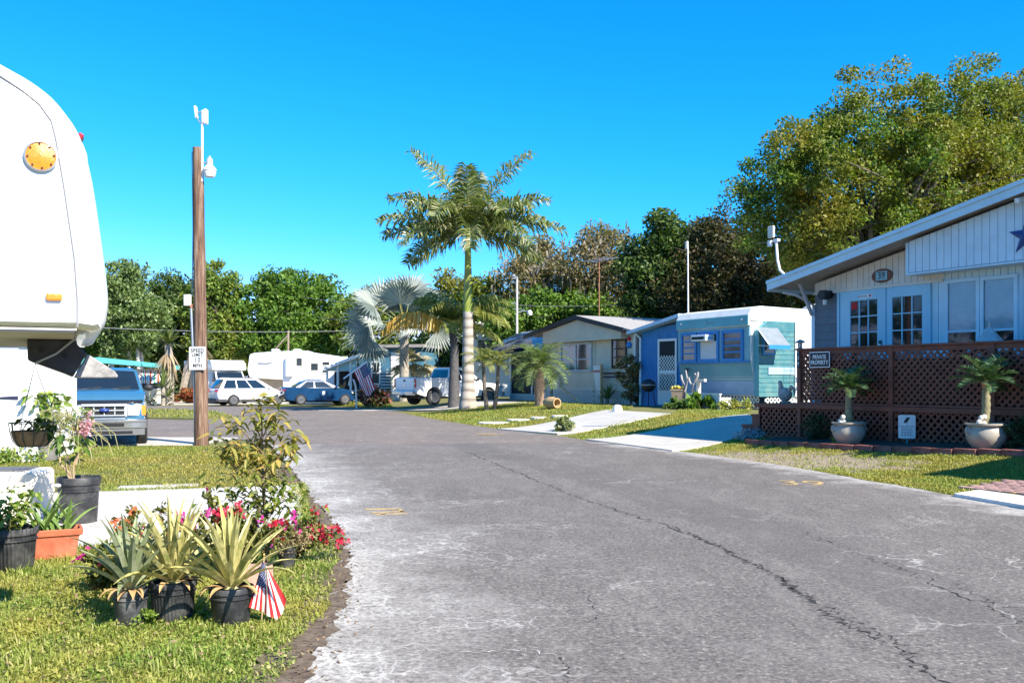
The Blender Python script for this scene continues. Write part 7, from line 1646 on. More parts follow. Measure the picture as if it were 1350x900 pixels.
bush('small_shrub','small leafy shrub at the kerb between the two driveways',G(743,569),0.38,700,0.13,0.07,leafmat('pale_shrub',[(0,(0.08,0.12,0.03)),(0.7,(0.2,0.24,0.08)),(1,(0.4,0.38,0.25))],0.3),0.9)
# stepping stones
for k,(x,y,wd) in enumerate(((651,558,0.55),(684,554,0.42),(712,551,0.34),(738,549,0.3))):
    p = G(x,y); m = MB(); m.lathe([(0,0.05),(wd*0.92,0.05),(wd,0.03),(wd*0.98,-0.03)],14); o = m.build('stepping_stone', mat('step_stone',(0.6,0.57,0.5),0.85,0.15,4,0.3,30), None, loc=p); o.scale = (1,0.8,1)
    tag(o, ['biggest pale stepping stone, nearest the road','pale stepping stone second from the road','pale stepping stone third from the road','smallest pale stepping stone, nearest the beige home'][k], 'stepping stone', 'stepping stones on the lawn')
# tipped urn on the lawn
p = G(727,538.5); ur = thing('tipped_urn', 'tan clay urn lying on its side by the date palm', 'urn', (p.x,p.y,p.z), R(-55))
m = MB(); m.lathe([(0,-0.5),(0.2,-0.5),(0.3,-0.2),(0.32,0.1),(0.24,0.4),(0.26,0.5),(0.2,0.5),(0.18,0.3),(0.2,0.0),(0,-0.3)],20,(0,0,0.31),0,'x'); o_ = m.build('urn_body', mat('tan_clay',(0.45,0.3,0.14),0.8,0.15,5,0.2,30), ur, True); o_.scale = (0.75,0.75,0.75)
p = Bf.w(Bf.px(741,506,-0.6)[0],-0.6,0); bs = Bf
a = bs.px(735,508,-1.2); b_ = bs.px(768,533,-1.4)
bm_ = thing('fallen_pole', 'pale wooden pole leaning down before the lattice skirt', 'pole', bs.w(0,0,0), bs.rz)
m = MB(); m.tube([(a[0],-1.1,a[1]),(b_[0],-1.4,max(0.02,b_[1]))],[0.05,0.07],8); m.build('pole', mat('pale_wood',(0.5,0.4,0.27),0.8,0.2,6), bm_)
ag = bs.w(bs.px(727,500,-1.0)[0],-1.0,0.0); t = thing('spiky_plant','spiky yellow green plant behind the date palm trunk','plant',ag,0)
m = MB(); spikes(m,(0,0,1.0),24,0.9,0.1,R(-15),R(80)); m.build('leaves', grn, t); m = MB(); m.tube([(0,0,-0.1),(0,0,1.05)],0.07,8); m.build('stem', M['barkpale'], t)
# white board, post and plants at the beige home's front
s0, z1 = bs.px(783,482,-0.3); s1, z0b = bs.px(795,518,-0.3)
wb = thing('white_board', 'white tapering board leaning upright against the beige home', 'board', bs.w(s0,-0.35,0), bs.rz)
m = MB(); wdt = s1-s0; m.prism([(0,z1),(wdt,z1),(wdt,z0b+0.1),(wdt*0.6,z0b-0.1),(wdt*0.3,z0b+0.2)],'y',0,0.04); m.build('board', M['white'], wb)
m = MB(); m.span((0,-0.004,z1-0.3),(wdt,-0.001,z1-0.2)); m.build('board_stripe', mat('faded_red',(0.5,0.18,0.16),0.7), wb)
s0, _ = bs.px(793,500,-0.45); sp_l = thing('slim_post','slim tan wooden post beside the white leaning board','post',bs.w(s0,-0.45,0),bs.rz); m = MB(); m.span((-0.05,-0.05,-0.05),(0.05,0.05,bs.px(793,480,-0.45)[1])); m.build('post', mat('tan_post',(0.5,0.33,0.17),0.75,0.2,5), sp_l)
q_ = bs.w(bs.px(802,533,-0.5)[0],-0.55,0); t = thing('spiky_plant','spiky pale plant at the lattice beside the slim post','plant',q_,0); m = MB(); spikes(m,(0,0,0.25),40,0.85,0.08,R(5),R(85)); m.build('leaves', grn, t); m = MB(); m.tube([(0,0,-0.1),(0,0,0.3)],0.07,8); m.build('stem', M['barkpale'], t)
q_ = bs.w(bs.px(832,533,-0.6)[0],-0.6,0)
bush('corner_shrub','tall shrub with orange tinged leaves at the corner of the beige home',q_,0.6,1400,0.16,0.09,leafmat('bronze_shrub',[(0,(0.06,0.06,0.02)),(0.6,(0.2,0.16,0.06)),(1,(0.36,0.24,0.08))],0.25),3.6)
p = G(814,543); m = MB(); m.lathe([(0.0,0.26),(0.12,0.23),(0.17,0.12),(0.17,0.0)],16); o = m.build('dome_light', M['white'], None, True, loc=p); tag(o,'small white dome on the lawn beside the far driveway','garden light')
# barbecue at the lean-to, wind chime
gb = T.w(sl_+lx(855,510,-0.3)[0],-0.3,0); gr = thing('kettle_grill','black kettle grill on legs before the blue lean-to','grill',gb,HRZ)
m = MB(); m.ball((0,0,0.82),0.3,18,10,0,(1,1,0.85)); m.build('kettle', M['ink'], gr, True); m = MB(); m.lathe([(0.31,0.83),(0.31,0.86)],18); m.build('rim', M['steel'], gr)
for k in range(3): a_ = k*2.1+0.4; m = MB(); m.tube([(0.18*math.cos(a_),0.18*math.sin(a_),0.62),(0.32*math.cos(a_),0.32*math.sin(a_),0)],0.018,6); m.build('leg', M['ink'], gr)
e_ = T.w(sl_+e0_+0.12,0.1,ze0-0.05); wc = thing('wind_chime','red and blue wind chime hanging from the lean-to eave','ornament',e_,0)
m = MB(); m.tube([(0,0,0.02),(0,0,-0.12)],0.006,5); m.build('cord', M['ink'], wc); m = MB(); m.ball((0,0,-0.15),0.09,10,8); m.build('top_bead', M['red'], wc, True); m = MB(); m.ball((0.0,0,-0.42),0.12,10,8,0,(1,1,1.2)); m.tube([(0,0,-0.2),(0,0,-0.35)],0.006,5); m.build('bell', trimblue, wc, True)
# planter, pots, driftwood before the trailer
pb_ = T.w(T.px(932,536,-0.9)[0],-1.0,0.0)
pt = thing('lattice_planter','white lattice planter box filled with greenery before the teal trailer','planter',pb_,HRZ)
wl_ = T.px(953,530,-1.0)[0]-T.px(913,530,-1.0)[0]
m = MB(); lattice(m,-wl_/2,wl_/2,0.02,0.52,-0.02,0.11,0.05,0.008); m.span((-wl_/2,0.0,0.02),(wl_/2,0.03,0.5)); m.span((-wl_/2-0.03,-0.05,0.52),(wl_/2+0.03,0.05,0.56)); m.build('lattice_front', M['white'], pt)
m = MB(); m.span((-wl_/2,0.04,0.0),(wl_/2,0.5,0.42)); m.build('planter_box', M['white'], pt)
b1 = bush('leafy_plant','broad leaved plant sprawling before the white lattice planter',T.w(T.px(925,536,-1.3)[0],-1.35,0),0.5,420,0.3,0.17,lf_green,0.9,'plant')
b1 = bush('leafy_plant','low weedy greenery at the corner of the blue lean-to door',T.w(T.px(897,540,-1.3)[0],-1.4,0),0.6,600,0.2,0.1,leafmat('mid_green',[(0,(0.04,0.08,0.015)),(1,(0.16,0.24,0.06))],0.3),0.6,'plant')
b1 = bush('leafy_plant','narrow row of weeds along the trailer lattice skirt',T.w(T.px(968,533,-0.7)[0],-0.75,0),0.5,700,0.12,0.05,gm3,0.6,'plant',None,False)
pp2 = T.w(T.px(893,532,-1.0)[0],-1.0,0); t = thing('tall_planter','tall brown tapered planter with yellow flowers beside the screen door','planter',pp2,HRZ)
pot('planter_pot',[(0,0),(0.2,0),(0.3,0.62),(0.33,0.64),(0.33,0.7),(0.27,0.7),(0.26,0.62),(0,0.62)],mat('brown_planter',(0.26,0.2,0.14),0.7,0.15,5),t,4)
m = MB(); [m.ball((rnd.uniform(-0.2,0.2),rnd.uniform(-0.2,0.2),0.72+rnd.uniform(0,0.06)),0.06,7,5) for _ in range(14)]; m.build('flowers', mat('yellow_flower',(0.6,0.45,0.06),0.7,0.2,20), t)
dw = T.w(T.px(906,530,-0.8)[0],-0.8,0); t = thing('driftwood','bare grey driftwood branches standing before the trailer','driftwood',dw,HRZ)
dz = lambda x,y: (T.px(x,y,-0.8)[0]-T.px(906,530,-0.8)[0],0,T.px(x,y,-0.8)[1])
m = MB()
for pl_ in ([(902,530),(903,515),(906,500),(904,488)],[(903,512),(899,500),(898,494)],[(912,528),(913,512),(909,502),(908,497)],[(913,512),(917,498),(916,492)],[(916,503),(920,495),(920,490)],[(911,530),(909,520),(911,514),(915,514)]): m.tube([dz(*p_) for p_ in pl_],[0.05,0.045,0.035,0.025][:len(pl_)],6)
m.build('branches', mat('grey_driftwood',(0.36,0.33,0.32),0.85,0.2,6), t, True)
q_ = T.px(921,503,-0.7); t = thing('standpipe','pale standpipe with a bent top before the trailer skirt','post',T.w(q_[0],-0.7,0),HRZ)
zt_ = q_[1]; m = MB(); m.span((-0.06,-0.06,0),(0.06,0.06,zt_)); m.span((-0.06,-0.06,zt_),(0.36,0.06,zt_+0.1)); m.build('pipe', mat('cream_post',(0.66,0.58,0.47),0.7,0.1,5), t)
# rooster ornament on the deck end, trellis with vine
q_ = D.px(1035,529,0.5); t = thing('rooster_ornament','mottled grey rooster ornament standing on the open deck end','ornament',D.w(q_[0],0.5,zF),HRZ)
m = MB(); m.ball((0,0,0.2),0.17,14,10,0,(1.1,0.75,0.95)); m.tube([(-0.1,0,0.26),(-0.14,0,0.4),(-0.15,0,0.47)],[0.09,0.05,0.05],10); m.ball((-0.16,0,0.48),0.05,10,8); m.tube([(0.1,0,0.26),(0.2,0,0.38),(0.27,0,0.34),(0.29,0,0.2)],[0.05,0.045,0.035,0.015],8); m.lathe([(0.1,0),(0.12,0.05)],12); m.build('rooster_body', mat('mottled_stone',(0.42,0.38,0.34),0.8,0.5,14,0.2,40), t, True)
vy = 2.4; t = thing('vine_trellis','thin wire trellis with a sparse vine on the trailer side','trellis',T.w(0.55,2.3,0),HRZ)
m = MB(); [m.tube([(0,-0.9+0.3*k,0.2),(0.0,-0.9+0.3*k,1.75)],0.008,4) for k in range(7)]; [m.tube([(0,-0.9,0.4+0.4*k),(0.0,0.9,0.4+0.4*k)],0.008,4) for k in range(4)]; m.build('wires', M['steel'], t)
m = MB(); m.tube([(0.02,0.3,0.0),(0.02,0.1,0.5),(0.02,-0.3,0.9),(0.02,-0.2,1.4)],0.012,5); m.build('vine_stem', M['twig'], t)
leafcloud('vine_leaves', [(0.03,0.3,0.35),(0.03,0.15,0.5),(0.03,-0.1,0.8),(0.03,-0.3,0.95),(0.03,-0.25,1.25),(0.03,0.3,0.7),(0.03,0.25,0.2)], 26, 0.16, 0.1, 0.06, lf_deep, t)
# ================================================================ POTTED PLANTS AND FLOWERS, LEFT FOREGROUND
def nursery_pot(parent, w, h, ribs=False, rim=True, m=None, soil=True, name='pot'):
    m = m or M['black']; r = w/2
    pr = [(0,0),(r*0.8,0),(r*0.82,0.006),(r*0.93,h*0.84)]
    pr += [(r*1.0,h*0.85),(r*1.0,h*0.98),(r*0.985,h),(r*0.93,h)] if rim else [(r*0.95,h*0.95),(r*0.98,h),(r*0.93,h)]
    pr += [(r*0.9,h*0.86),(0,h*0.86)]
    mb = MB(); mb.lathe(pr, 72 if ribs else 32, wob=0.02 if ribs else 0.0); p = mb.build(name, m, parent, True)
    if rim: mb = MB(); mb.lathe([(r*0.955,h*0.70),(r*0.985,h*0.71),(r*0.985,h*0.735),(r*0.955,h*0.745)],32); mb.build('pot_ring', m, p, True)
    if soil: mb = MB(); mb.lathe([(0,h*0.875),(r*0.5,h*0.885),(r*0.9,h*0.87)],24); mb.build('soil', M['soil'], parent)
    return p
def strap(mb, base, az, el0, L, wd, curl, fold=0.35, mi=0, n=7, twist=0.0):
    """long tapering channelled leaf"""
    p = Vector(base); d = Vector((math.cos(az),math.sin(az),0)); s = Vector((-math.sin(az),math.cos(az),0)); el = el0; V=[]
    for i in range(n+1):
        u = i/n; t_ = d*math.cos(el)+Vector((0,0,1))*math.sin(el); up = s.cross(t_)*-1
        if up.dot(Vector((0,0,1))) < 0 and el < R(90): up = -up
        wv = wd*(0.75+0.5*math.sin(math.pi*min(1,u*1.1)))*(1-u**4)*0.5+0.001
        V += [p+s*wv+up*wv*fold*2, p-up*wv*0.1, p-s*wv+up*wv*fold*2]
        p = p+t_*(L/n); el -= curl/n*(0.4+1.2*u)
    F=[]
    for i in range(n): a=3*i; F += [(a,a+1,a+4,a+3),(a+1,a+2,a+5,a+4)]
    mb.add(V,F,mi)
def strapmat(name, ca, cb, ctip):
    """along each leaf the colour goes from base to tip, with fine stripes"""
    if name in MATS: return MATS[name]
    m, t = newmat(name); g = N(t,"ShaderNodeNewGeometry"); tc = N(t,"ShaderNodeTexCoord"); sp = N(t,"ShaderNodeSeparateXYZ"); t.links.new(tc.outputs['Object'], sp.inputs[0])
    c = ramp(t, g.outputs['Random Per Island'], [(0.0,ca),(0.55,cb),(1.0,ctip)])
    st = noise(t, 14, 4, 0.7, stretch=(1,1,0.25)); c = mixc(t, ramp(t, st, [(0.45,(0,0,0)),(0.62,(0.75,0.75,0.75))]), c, (0.13,0.17,0.035))
    sp2 = noise(t, 45, 3, 0.7); c = mixc(t, ramp(t, sp2, [(0.62,(0,0,0)),(0.72,(0.55,0.55,0.55))]), c, (0.2,0.13,0.05))
    b = N(t,"ShaderNodeBsdfPrincipled"); b.inputs['Roughness'].default_value = 0.42; tr = N(t,"ShaderNodeBsdfTranslucent"); mx = N(t,"ShaderNodeMixShader"); mx.inputs[0].default_value = 0.2; o = N(t,"ShaderNodeOutputMaterial")
    t.links.new(c,b.inputs['Base Color']); t.links.new(c,tr.inputs[0]); t.links.new(b.outputs[0],mx.inputs[1]); t.links.new(tr.outputs[0],mx.inputs[2]); t.links.new(mx.outputs[0],o.inputs[0]); MATS[name]=m; return m
yel = strapmat('pineapple_yellow',(0.46,0.4,0.12),(0.62,0.55,0.22),(0.68,0.62,0.34)); grys = strapmat('pineapple_green',(0.22,0.26,0.1),(0.36,0.4,0.26),(0.46,0.42,0.16))
def pineapple(label, px, wpx, hpx, ribs, leaves, m, Lp, seed):
    rnd.seed(seed); b = G(*px); s = b.y/FOC; t = thing('pineapple_plant', label, 'potted plant', b, rnd.uniform(0,6))
    w, h = wpx*s, hpx*s; nursery_pot(t, w, h, ribs, True, M['scuffed'] if seed == 3 else None)
    for k in range(leaves):
        u = k/leaves; az = k*2.399-t.rotation_euler.z; el = R(86-60*u+rnd.uniform(-6,6)); L = Lp*s*(0.82+0.3*math.sin(math.pi*(0.25+0.6*u)))*rnd.uniform(0.88,1.1)
        mb = MB(); strap(mb,(0.02*math.cos(az),0.02*math.sin(az),h*0.9+0.05*(1-u)),az,el,L,0.04*rnd.uniform(0.85,1.2),R(18+52*u)*rnd.uniform(0.5,1.3),0.3)
        o = mb.build('leaf', m, t, True)
    mb = MB(); mb.lathe([(0.03,h*0.86),(0.05,h*0.95),(0.03,h*1.05),(0,h*1.1)],10); mb.build('leaf_base', yel, t, True)
    for k in range(5):
        az = rnd.uniform(0,6.28); mb = MB(); strap(mb,(w*0.2*math.cos(az),w*0.2*math.sin(az),h*0.98),az,R(15),0.16,0.035,R(95),0.15); mb.build('dry_leaf', mat('dry_leaf_tan',(0.42,0.26,0.11),0.8,0.25,8), t)
    return t
pineapple('grey green pineapple plant in the scuffed black pot, leftmost of three', (172.5,819), 46, 44, False, 24, grys, 92, 3)
pineapple('yellow pineapple plant in the ribbed black pot, middle of three', (228,814), 60, 50, True, 32, yel, 100, 5)
pineapple('yellow pineapple plant in the smooth black pot right beside the small flag', (305,819), 58, 47, False, 32, yel, 100, 8)
rnd.seed(77)
# small flag on a stick
fb = G(345,821); s = fb.y/FOC; SFl = thing('small_flag', 'small stars and stripes flag on a thin stick in the grass', 'flag', fb, 0)
x_ = lambda x: (x-345)*s; z_ = lambda y: (813-y)*s
mb = MB(); mb.tube([(x_(344),0.01,-0.05),(x_(346),0.01,z_(770)),(x_(347.5),0.01,z_(726))],0.0035,8); mb.build('stick', mat('flag_stick',(0.55,0.38,0.2),0.7,0.15,8), SFl)
mb = MB(); mb.lathe([(0,0.0),(0.006,0.004),(0.007,0.01),(0.004,0.018),(0,0.026)],10,(x_(347.5),0.01,z_(726))); mb.build('finial', mat('gold_tip',(0.5,0.33,0.08),0.35,0.1,metal=0.6), SFl, True)
P2 = lambda x,y: Vector((x_(x),-0.004,z_(y)))
def Sf(v): return P2(346,731).lerp(P2(352,738),v)
def Ef(v):
    k = [(0,(329,791)),(0.3,(341,796)),(0.55,(353,802)),(0.75,(366,808)),(0.88,(372,800)),(1,(377,782))]
    for (a,p),(b,q) in zip(k[:-1],k[1:]):
        if v <= b: return P2(*p).lerp(P2(*q),(v-a)/(b-a))
flagmesh('cloth', Sf, Ef, SFl, nu=52, nv=39, rip=0.012, canton=0.5, seed=2)

# ---- bougainvillea: arching stems, small leaves, coloured bracts
bl_leaf = leafmat('bougainvillea_leaf',[(0,(0.05,0.07,0.014)),(0.5,(0.13,0.16,0.03)),(0.8,(0.25,0.24,0.06)),(1,(0.34,0.24,0.08))],0.3)
mag = leafmat('magenta_bract',[(0,(0.42,0.015,0.16)),(0.6,(0.6,0.03,0.3)),(1,(0.7,0.12,0.42))],0.3); crim = leafmat('crimson_bract',[(0,(0.4,0.01,0.03)),(0.6,(0.6,0.02,0.07)),(1,(0.7,0.08,0.14))],0.3); oran = leafmat('coral_bract',[(0,(0.5,0.1,0.04)),(1,(0.65,0.22,0.1))],0.3)
def bract_cluster(c, n, r, sz):
    V=[];F=[]
    for _ in range(n):
        p = np.array(c)+RNG.normal(size=3)*r; ax = RNG.normal(size=3); ax[1] -= 0.5; ax /= np.linalg.norm(ax); u = np.cross(ax,[0.3,0.5,0.8]); u /= np.linalg.norm(u); v = np.cross(ax,u)
        for q in range(3):
            a = q*2.094+rnd.random(); d = u*math.cos(a)+v*math.sin(a); e = np.cross(ax,d); l = sz*rnd.uniform(0.8,1.2); k = len(V)
            V += [p,p+d*l*0.55+e*l*0.38+ax*l*0.25,p+d*l+ax*l*0.45,p+d*l*0.55-e*l*0.38+ax*l*0.25]; F.append((k,k+1,k+2,k+3))
    return V,F
def bougainvillea(label, base, sprays, seed, leafn=26, lsz=0.042):
    """sprays: list of (control points in world space, [(t, colour, n)])"""
    rnd.seed(seed); base = Vector(base); t = thing('bougainvillea', label, 'flowering shrub', base, 0); st = MB(); cl=[]; fl={0:[[],[]],1:[[],[]],2:[[],[]]}
    for pts, flowers in sprays:
        p = [Vector(q)-base for q in pts]
        dn = []
        for i in range(len(p)-1):
            for k in range(6): dn.append(p[i].lerp(p[i+1],k/6)+Vector((rnd.gauss(0,0.008),rnd.gauss(0,0.01),rnd.gauss(0,0.008))))
        dn.append(p[-1]); st.tube(dn,[0.007-0.0045*i/len(dn) for i in range(len(dn))],5)
        for i,q in enumerate(dn[3:]): cl.append(tuple(q))
        for tt, c_, n in flowers:
            q = dn[min(len(dn)-1,int(tt*(len(dn)-1)))]; V,F = bract_cluster(q+Vector((0,-0.02,0.02)), n, 0.028, 0.036); o = len(fl[c_][0]); fl[c_][0] += V; fl[c_][1] += [tuple(i+o for i in f) for f in F]
    st.build('stems', M['twig'], t, True)
    leafcloud('foliage', np.array(cl), leafn//4, 0.06, lsz, lsz*0.6, bl_leaf, t, flat=1.0)
    for c_,(nm,mm) in enumerate((('magenta_flowers',mag),('crimson_flowers',crim),('coral_flowers',oran))):
        if fl[c_][0]: kind(fast(nm, np.array(fl[c_][0]), np.array(fl[c_][1]), mm, t), 'stuff')
    return t
def W(x, y, Y): return P(x,y,Y)
by = G(230,772).y
def spray(x0,y0,x1,y1,Y0_,Y1_,arch,fl):
    a = W(x0,y0,Y0_); b = W(x1,y1,Y1_); c = a.lerp(b,0.55)+Vector((0,0,arch)); return ([a,a.lerp(c,0.55)+Vector((0,0,arch*0.2)),c,b],fl)
Yb = 6.75
sp1 = []
root = (185,778)
for x,y,fl in ((158,692,[(0.92,2,6),(1.0,2,5)]),(172,672,[(0.95,2,4)]),(112,732,[(1.0,0,7)]),(128,776,[(1.0,1,6)]),(168,702,[(0.95,0,7),(0.8,0,5)]),(190,700,[(1.0,0,5),(0.85,0,5)]),(215,672,[(0.9,2,4)]),(240,684,[(0.95,0,6)]),(150,752,[(0.9,1,5),(0.7,1,4)]),(130,745,[(0.8,1,5)]),(205,725,[(1.0,1,7),(0.8,1,5)]),(180,715,[(0.9,1,5)]),(140,720,[]),(120,760,[(0.7,1,4)]),(155,735,[(0.9,0,4)]),(225,700,[(0.9,1,4)])):
    sp1.append(spray(root[0]+rnd.uniform(-10,10),root[1],x,y,Yb,Yb+rnd.uniform(-0.35,0.35),0.08,fl))
bougainvillea('bougainvillea with magenta and coral flowers behind the leftmost pineapple pot', G(185,782), sp1, 21, 72, 0.046)
sp2 = []
for x,y,fl in ((262,680,[(0.95,0,6)]),(290,677,[(1.0,1,9),(0.88,1,6)]),(312,676,[(1.0,1,9),(0.9,1,7)]),(300,700,[(0.95,2,6)]),(238,690,[(0.9,0,5)]),(275,650,[(1,0,2)]),(330,700,[(0.9,1,4)]),(352,716,[(0.9,0,5)]),(364,696,[(1.0,1,7)]),(388,688,[(1.0,0,5),(0.9,0,4)]),(378,702,[(0.9,1,6)]),(250,705,[(0.9,1,5)]),(340,680,[(0.9,0,3)])):
    sp2.append(spray(300+rnd.uniform(-14,14),752,x,y,7.25,7.25+rnd.uniform(-0.3,0.3),0.07,fl))
bougainvillea('bougainvillea with crimson flowers between the yellow pineapples and leafy shrub', G(300,756), sp2, 22, 72, 0.046)
sp3 = []
for x,y,fl in ((418,680,[(1.0,1,5)]),(452,712,[(1.0,1,5),(0.85,1,4)]),(444,700,[(1.0,1,5)]),(424,706,[(1.0,1,6),(0.85,1,5)]),(430,716,[(1.0,1,4)]),(405,702,[(0.9,0,4)]),(414,690,[(0.9,1,5)]),(398,700,[(1.0,0,3)]),(448,718,[(1.0,1,3)])):
    sp3.append(spray(385+rnd.uniform(-5,5),738,x,y,8.0,7.9+rnd.uniform(-0.15,0.15),0.12,fl))
bougainvillea('bougainvillea branch with red flowers reaching out over the road edge', G(384,742), sp3, 23, 24)

# ---- tall leafy shrub with yellowing leaves
def bigleaves(name, nodes, per, L, Wd, m, parent, spread):
    V=[];F=[]
    for c in nodes:
        for _ in range(per):
            p = Vector(c)+Vector((rnd.gauss(0,spread),rnd.gauss(0,spread),rnd.gauss(0,spread*0.7))); a = rnd.uniform(0,6.28); el = rnd.uniform(-0.9,0.35); d = Vector((math.cos(a)*math.cos(el),math.sin(a)*math.cos(el),math.sin(el))); s_ = d.cross(Vector((rnd.gauss(0,0.4),rnd.gauss(0,0.4),1))).normalized(); n_ = s_.cross(d)
            l = L*rnd.uniform(0.6,1.25); w_ = Wd*rnd.uniform(0.7,1.2); k = len(V)
            dr = Vector((0,0,-l*0.18))
            V += [p, p+d*l*0.35+s_*w_/2+n_*w_*0.2, p+d*l*0.38, p+d*l*0.35-s_*w_/2+n_*w_*0.2, p+d*l*0.72+s_*w_*0.36+n_*w_*0.12+dr*0.5, p+d*l*0.74+dr*0.6, p+d*l*0.72-s_*w_*0.36+n_*w_*0.12+dr*0.5, p+d*l+dr]
            F += [(k,k+1,k+2,k+2),(k,k+2,k+3,k+3),(k+1,k+4,k+5,k+2),(k+2,k+5,k+6,k+3),(k+4,k+7,k+5,k+5),(k+5,k+7,k+6,k+6)]
    mb = MB(); mb.add(V,[tuple(dict.fromkeys(f)) for f in F]); return mb.build(name, m, parent, True)
shl = leafmat('yellowing_leaf',[(0,(0.084,0.112,0.017)),(0.35,(0.196,0.210,0.035)),(0.7,(0.364,0.280,0.063)),(1,(0.476,0.308,0.098))],0.3,rough=0.4)
gl2 = leafmat('fresh_leaf',[(0,(0.06,0.1,0.012)),(0.5,(0.14,0.19,0.025)),(1,(0.28,0.28,0.06))],0.3,rough=0.4)
rnd.seed(41)
sb_ = G(352,748); YS = sb_.y; TS = thing('leafy_shrub','tall airy shrub with yellowing leaves at the lawn corner','shrub',sb_,0)
wl = lambda x,y,dy=0.0: P(x,y,YS+dy)-sb_
tips = [(345,528),(365,545),(330,545),(385,578),(372,560),(340,575),(352,560),(300,552),(287,572),(295,592),(310,585),(322,600),(378,600),(392,575),(360,600),(340,600),(300,605),(330,620),(370,625),(350,620),(385,640),(310,630),(395,650),(360,650),(330,650),(290,640),(280,660),(375,665),(345,670),(315,665),(300,655),(400,665)]
mb = MB(); nodes=[]; lown=[]
trunkp = [wl(352,748),wl(350,700),wl(347,650),wl(346,600),wl(345,560),wl(345,532)]; mb.tube(trunkp,[0.014,0.012,0.010,0.007,0.005,0.003],6)
for x,y in tips:
    dy = rnd.uniform(-0.28,0.28); q = wl(x,y,dy); k = min(4,max(0,int((748-y-50)/48))); st_ = trunkp[k].lerp(trunkp[k+1],rnd.random()*0.6); mid_ = st_.lerp(q,0.5)+Vector((0,0,0.02))
    mb.tube([st_,mid_,q],[0.006,0.0045,0.002],5)
    (nodes if y < 612 else lown).extend([q, st_.lerp(q,0.75)])
    if y >= 612: lown.append(mid_)
mb.build('stems', M['twig'], TS, True)
bigleaves('foliage', nodes, 11, 0.105, 0.042, shl, TS, 0.045)
bigleaves('foliage', lown, 8, 0.075, 0.04, gl2, TS, 0.06)
# dry low shrub in a little pot, brick behind
db = G(385,742); t = thing('dry_shrub','low dry twiggy shrub in a small black pot behind the flag','potted plant',G(378,748),0)
nursery_pot(t,0.15,0.17)
cl = np.array([tuple(P(x,y,7.7+rnd.uniform(-0.2,0.2))-t.location) for x,y in [(360,712),(375,705),(390,702),(400,712),(385,715),(368,722),(395,722),(378,725),(405,705),(352,725)]])
mb = MB(); [mb.tube([(0,0,0.15),Vector(c)*0.5+Vector((0,0,0.12)),c],[0.005,0.003,0.0015],4) for c in cl for _ in (0,1)]; mb.build('stems', M['twig'], t)
leafcloud('foliage', cl, 70, 0.085, 0.03, 0.014, leafmat('dry_leafage',[(0,(0.15,0.11,0.05)),(0.6,(0.3,0.23,0.11)),(1,(0.42,0.34,0.18))],0.2), t)
o = MB().box((0,0,0.09),(0.28,0.14,0.18)).build('clay_block', mat('pink_clay',(0.5,0.29,0.22),0.85,0.15,9,0.3,40), None, bevel=0.008, loc=G(333,778), rz=0.3); tag(o,'pinkish clay block half hidden behind the small flag','block')

# ---- cluster at the left edge
rnd.seed(9)
def stemplant(parent, z0, n, hgt_, spread, m, L, Wd, lean=0.0, curl=R(60), base_r=0.06, el0=R(80)):
    for k in range(n):
        az = rnd.uniform(0,6.28); mb = MB(); strap(mb,(base_r*math.cos(az)*rnd.random(),base_r*math.sin(az)*rnd.random(),z0),az,el0-rnd.uniform(0,spread),hgt_*rnd.uniform(0.5,1.15),Wd*rnd.uniform(0.7,1.2),curl*rnd.uniform(0.3,1.2),0.2); mb.build('leaf', m, parent, True)
b = G(16,749); s = b.y/FOC; t = thing('potted_herb','ribbed black pot of round leaved green plant at the left edge','potted plant',b,0.4); nursery_pot(t,62*s,54*s,True)
h_ = 54*s; nod = [Vector((rnd.gauss(0,0.10),rnd.gauss(0,0.1),h_+rnd.uniform(0.0,0.3)*(1-0.3*rnd.random()))) for _ in range(34)]
mb = MB(); [mb.tube([(0.3*q.x,0.3*q.y,h_*0.85),q.lerp(Vector((0,0,h_)),0.4),q],[0.004,0.003,0.002],5) for q in nod]; mb.build('stems', mat('green_stem',(0.2,0.2,0.07),0.6,0.2,8), t)
bigleaves('foliage', nod, 6, 0.06, 0.05, leafmat('round_leaf',[(0,(0.06,0.12,0.015)),(0.5,(0.15,0.24,0.03)),(1,(0.34,0.36,0.09))],0.3,rough=0.4), t, 0.03)
b = G(72,734); s = b.y/FOC; t = thing('terracotta_trough','rectangular terracotta trough with thick leaved green plants','planter',b,R(28))
w0, h0 = 0.40, 0.25
mb = MB(); tl, tw = w0/2, 0.125
def ringq(k,z): return [(-tl*k,-tw*k,z),(tl*k,-tw*k,z),(tl*k,tw*k,z),(-tl*k,tw*k,z)]
lv = [ringq(0.78,0),ringq(0.93,h0*0.74),ringq(0.94,h0*0.76),ringq(1.05,h0*0.78),ringq(1.08,h0*0.97),ringq(1.05,h0),ringq(0.96,h0),ringq(0.93,h0*0.85)]
V=[p for r_ in lv for p in r_]; F=[(3,2,1,0),tuple(4*(len(lv)-1)+i for i in range(4))]+[(4*i+j,4*i+(j+1)%4,4*i+4+(j+1)%4,4*i+4+j) for i in range(len(lv)-1) for j in range(4)]
mb.add(V,F); mb.build('trough', M['terracotta'], t, bevel=0.008)
mb = MB(); mb.span((-tl*0.92,-tw*0.92,h0*0.855),(tl*0.92,tw*0.92,h0*0.88)); mb.build('soil', M['soil'], t)
orc = leafmat('fleshy_green',[(0,(0.08,0.15,0.03)),(0.6,(0.18,0.27,0.07)),(1,(0.36,0.4,0.16))],0.2,rough=0.35)
for k in range(30):
    az = rnd.uniform(0,6.28); mb = MB(); strap(mb,(rnd.uniform(-tl*0.75,tl*0.6),rnd.uniform(-0.07,0.07),h0*0.86),az,R(rnd.uniform(35,88)),rnd.uniform(0.18,0.42),0.032,R(rnd.uniform(15,70)),0.25); mb.build('leaf', orc, t, True)
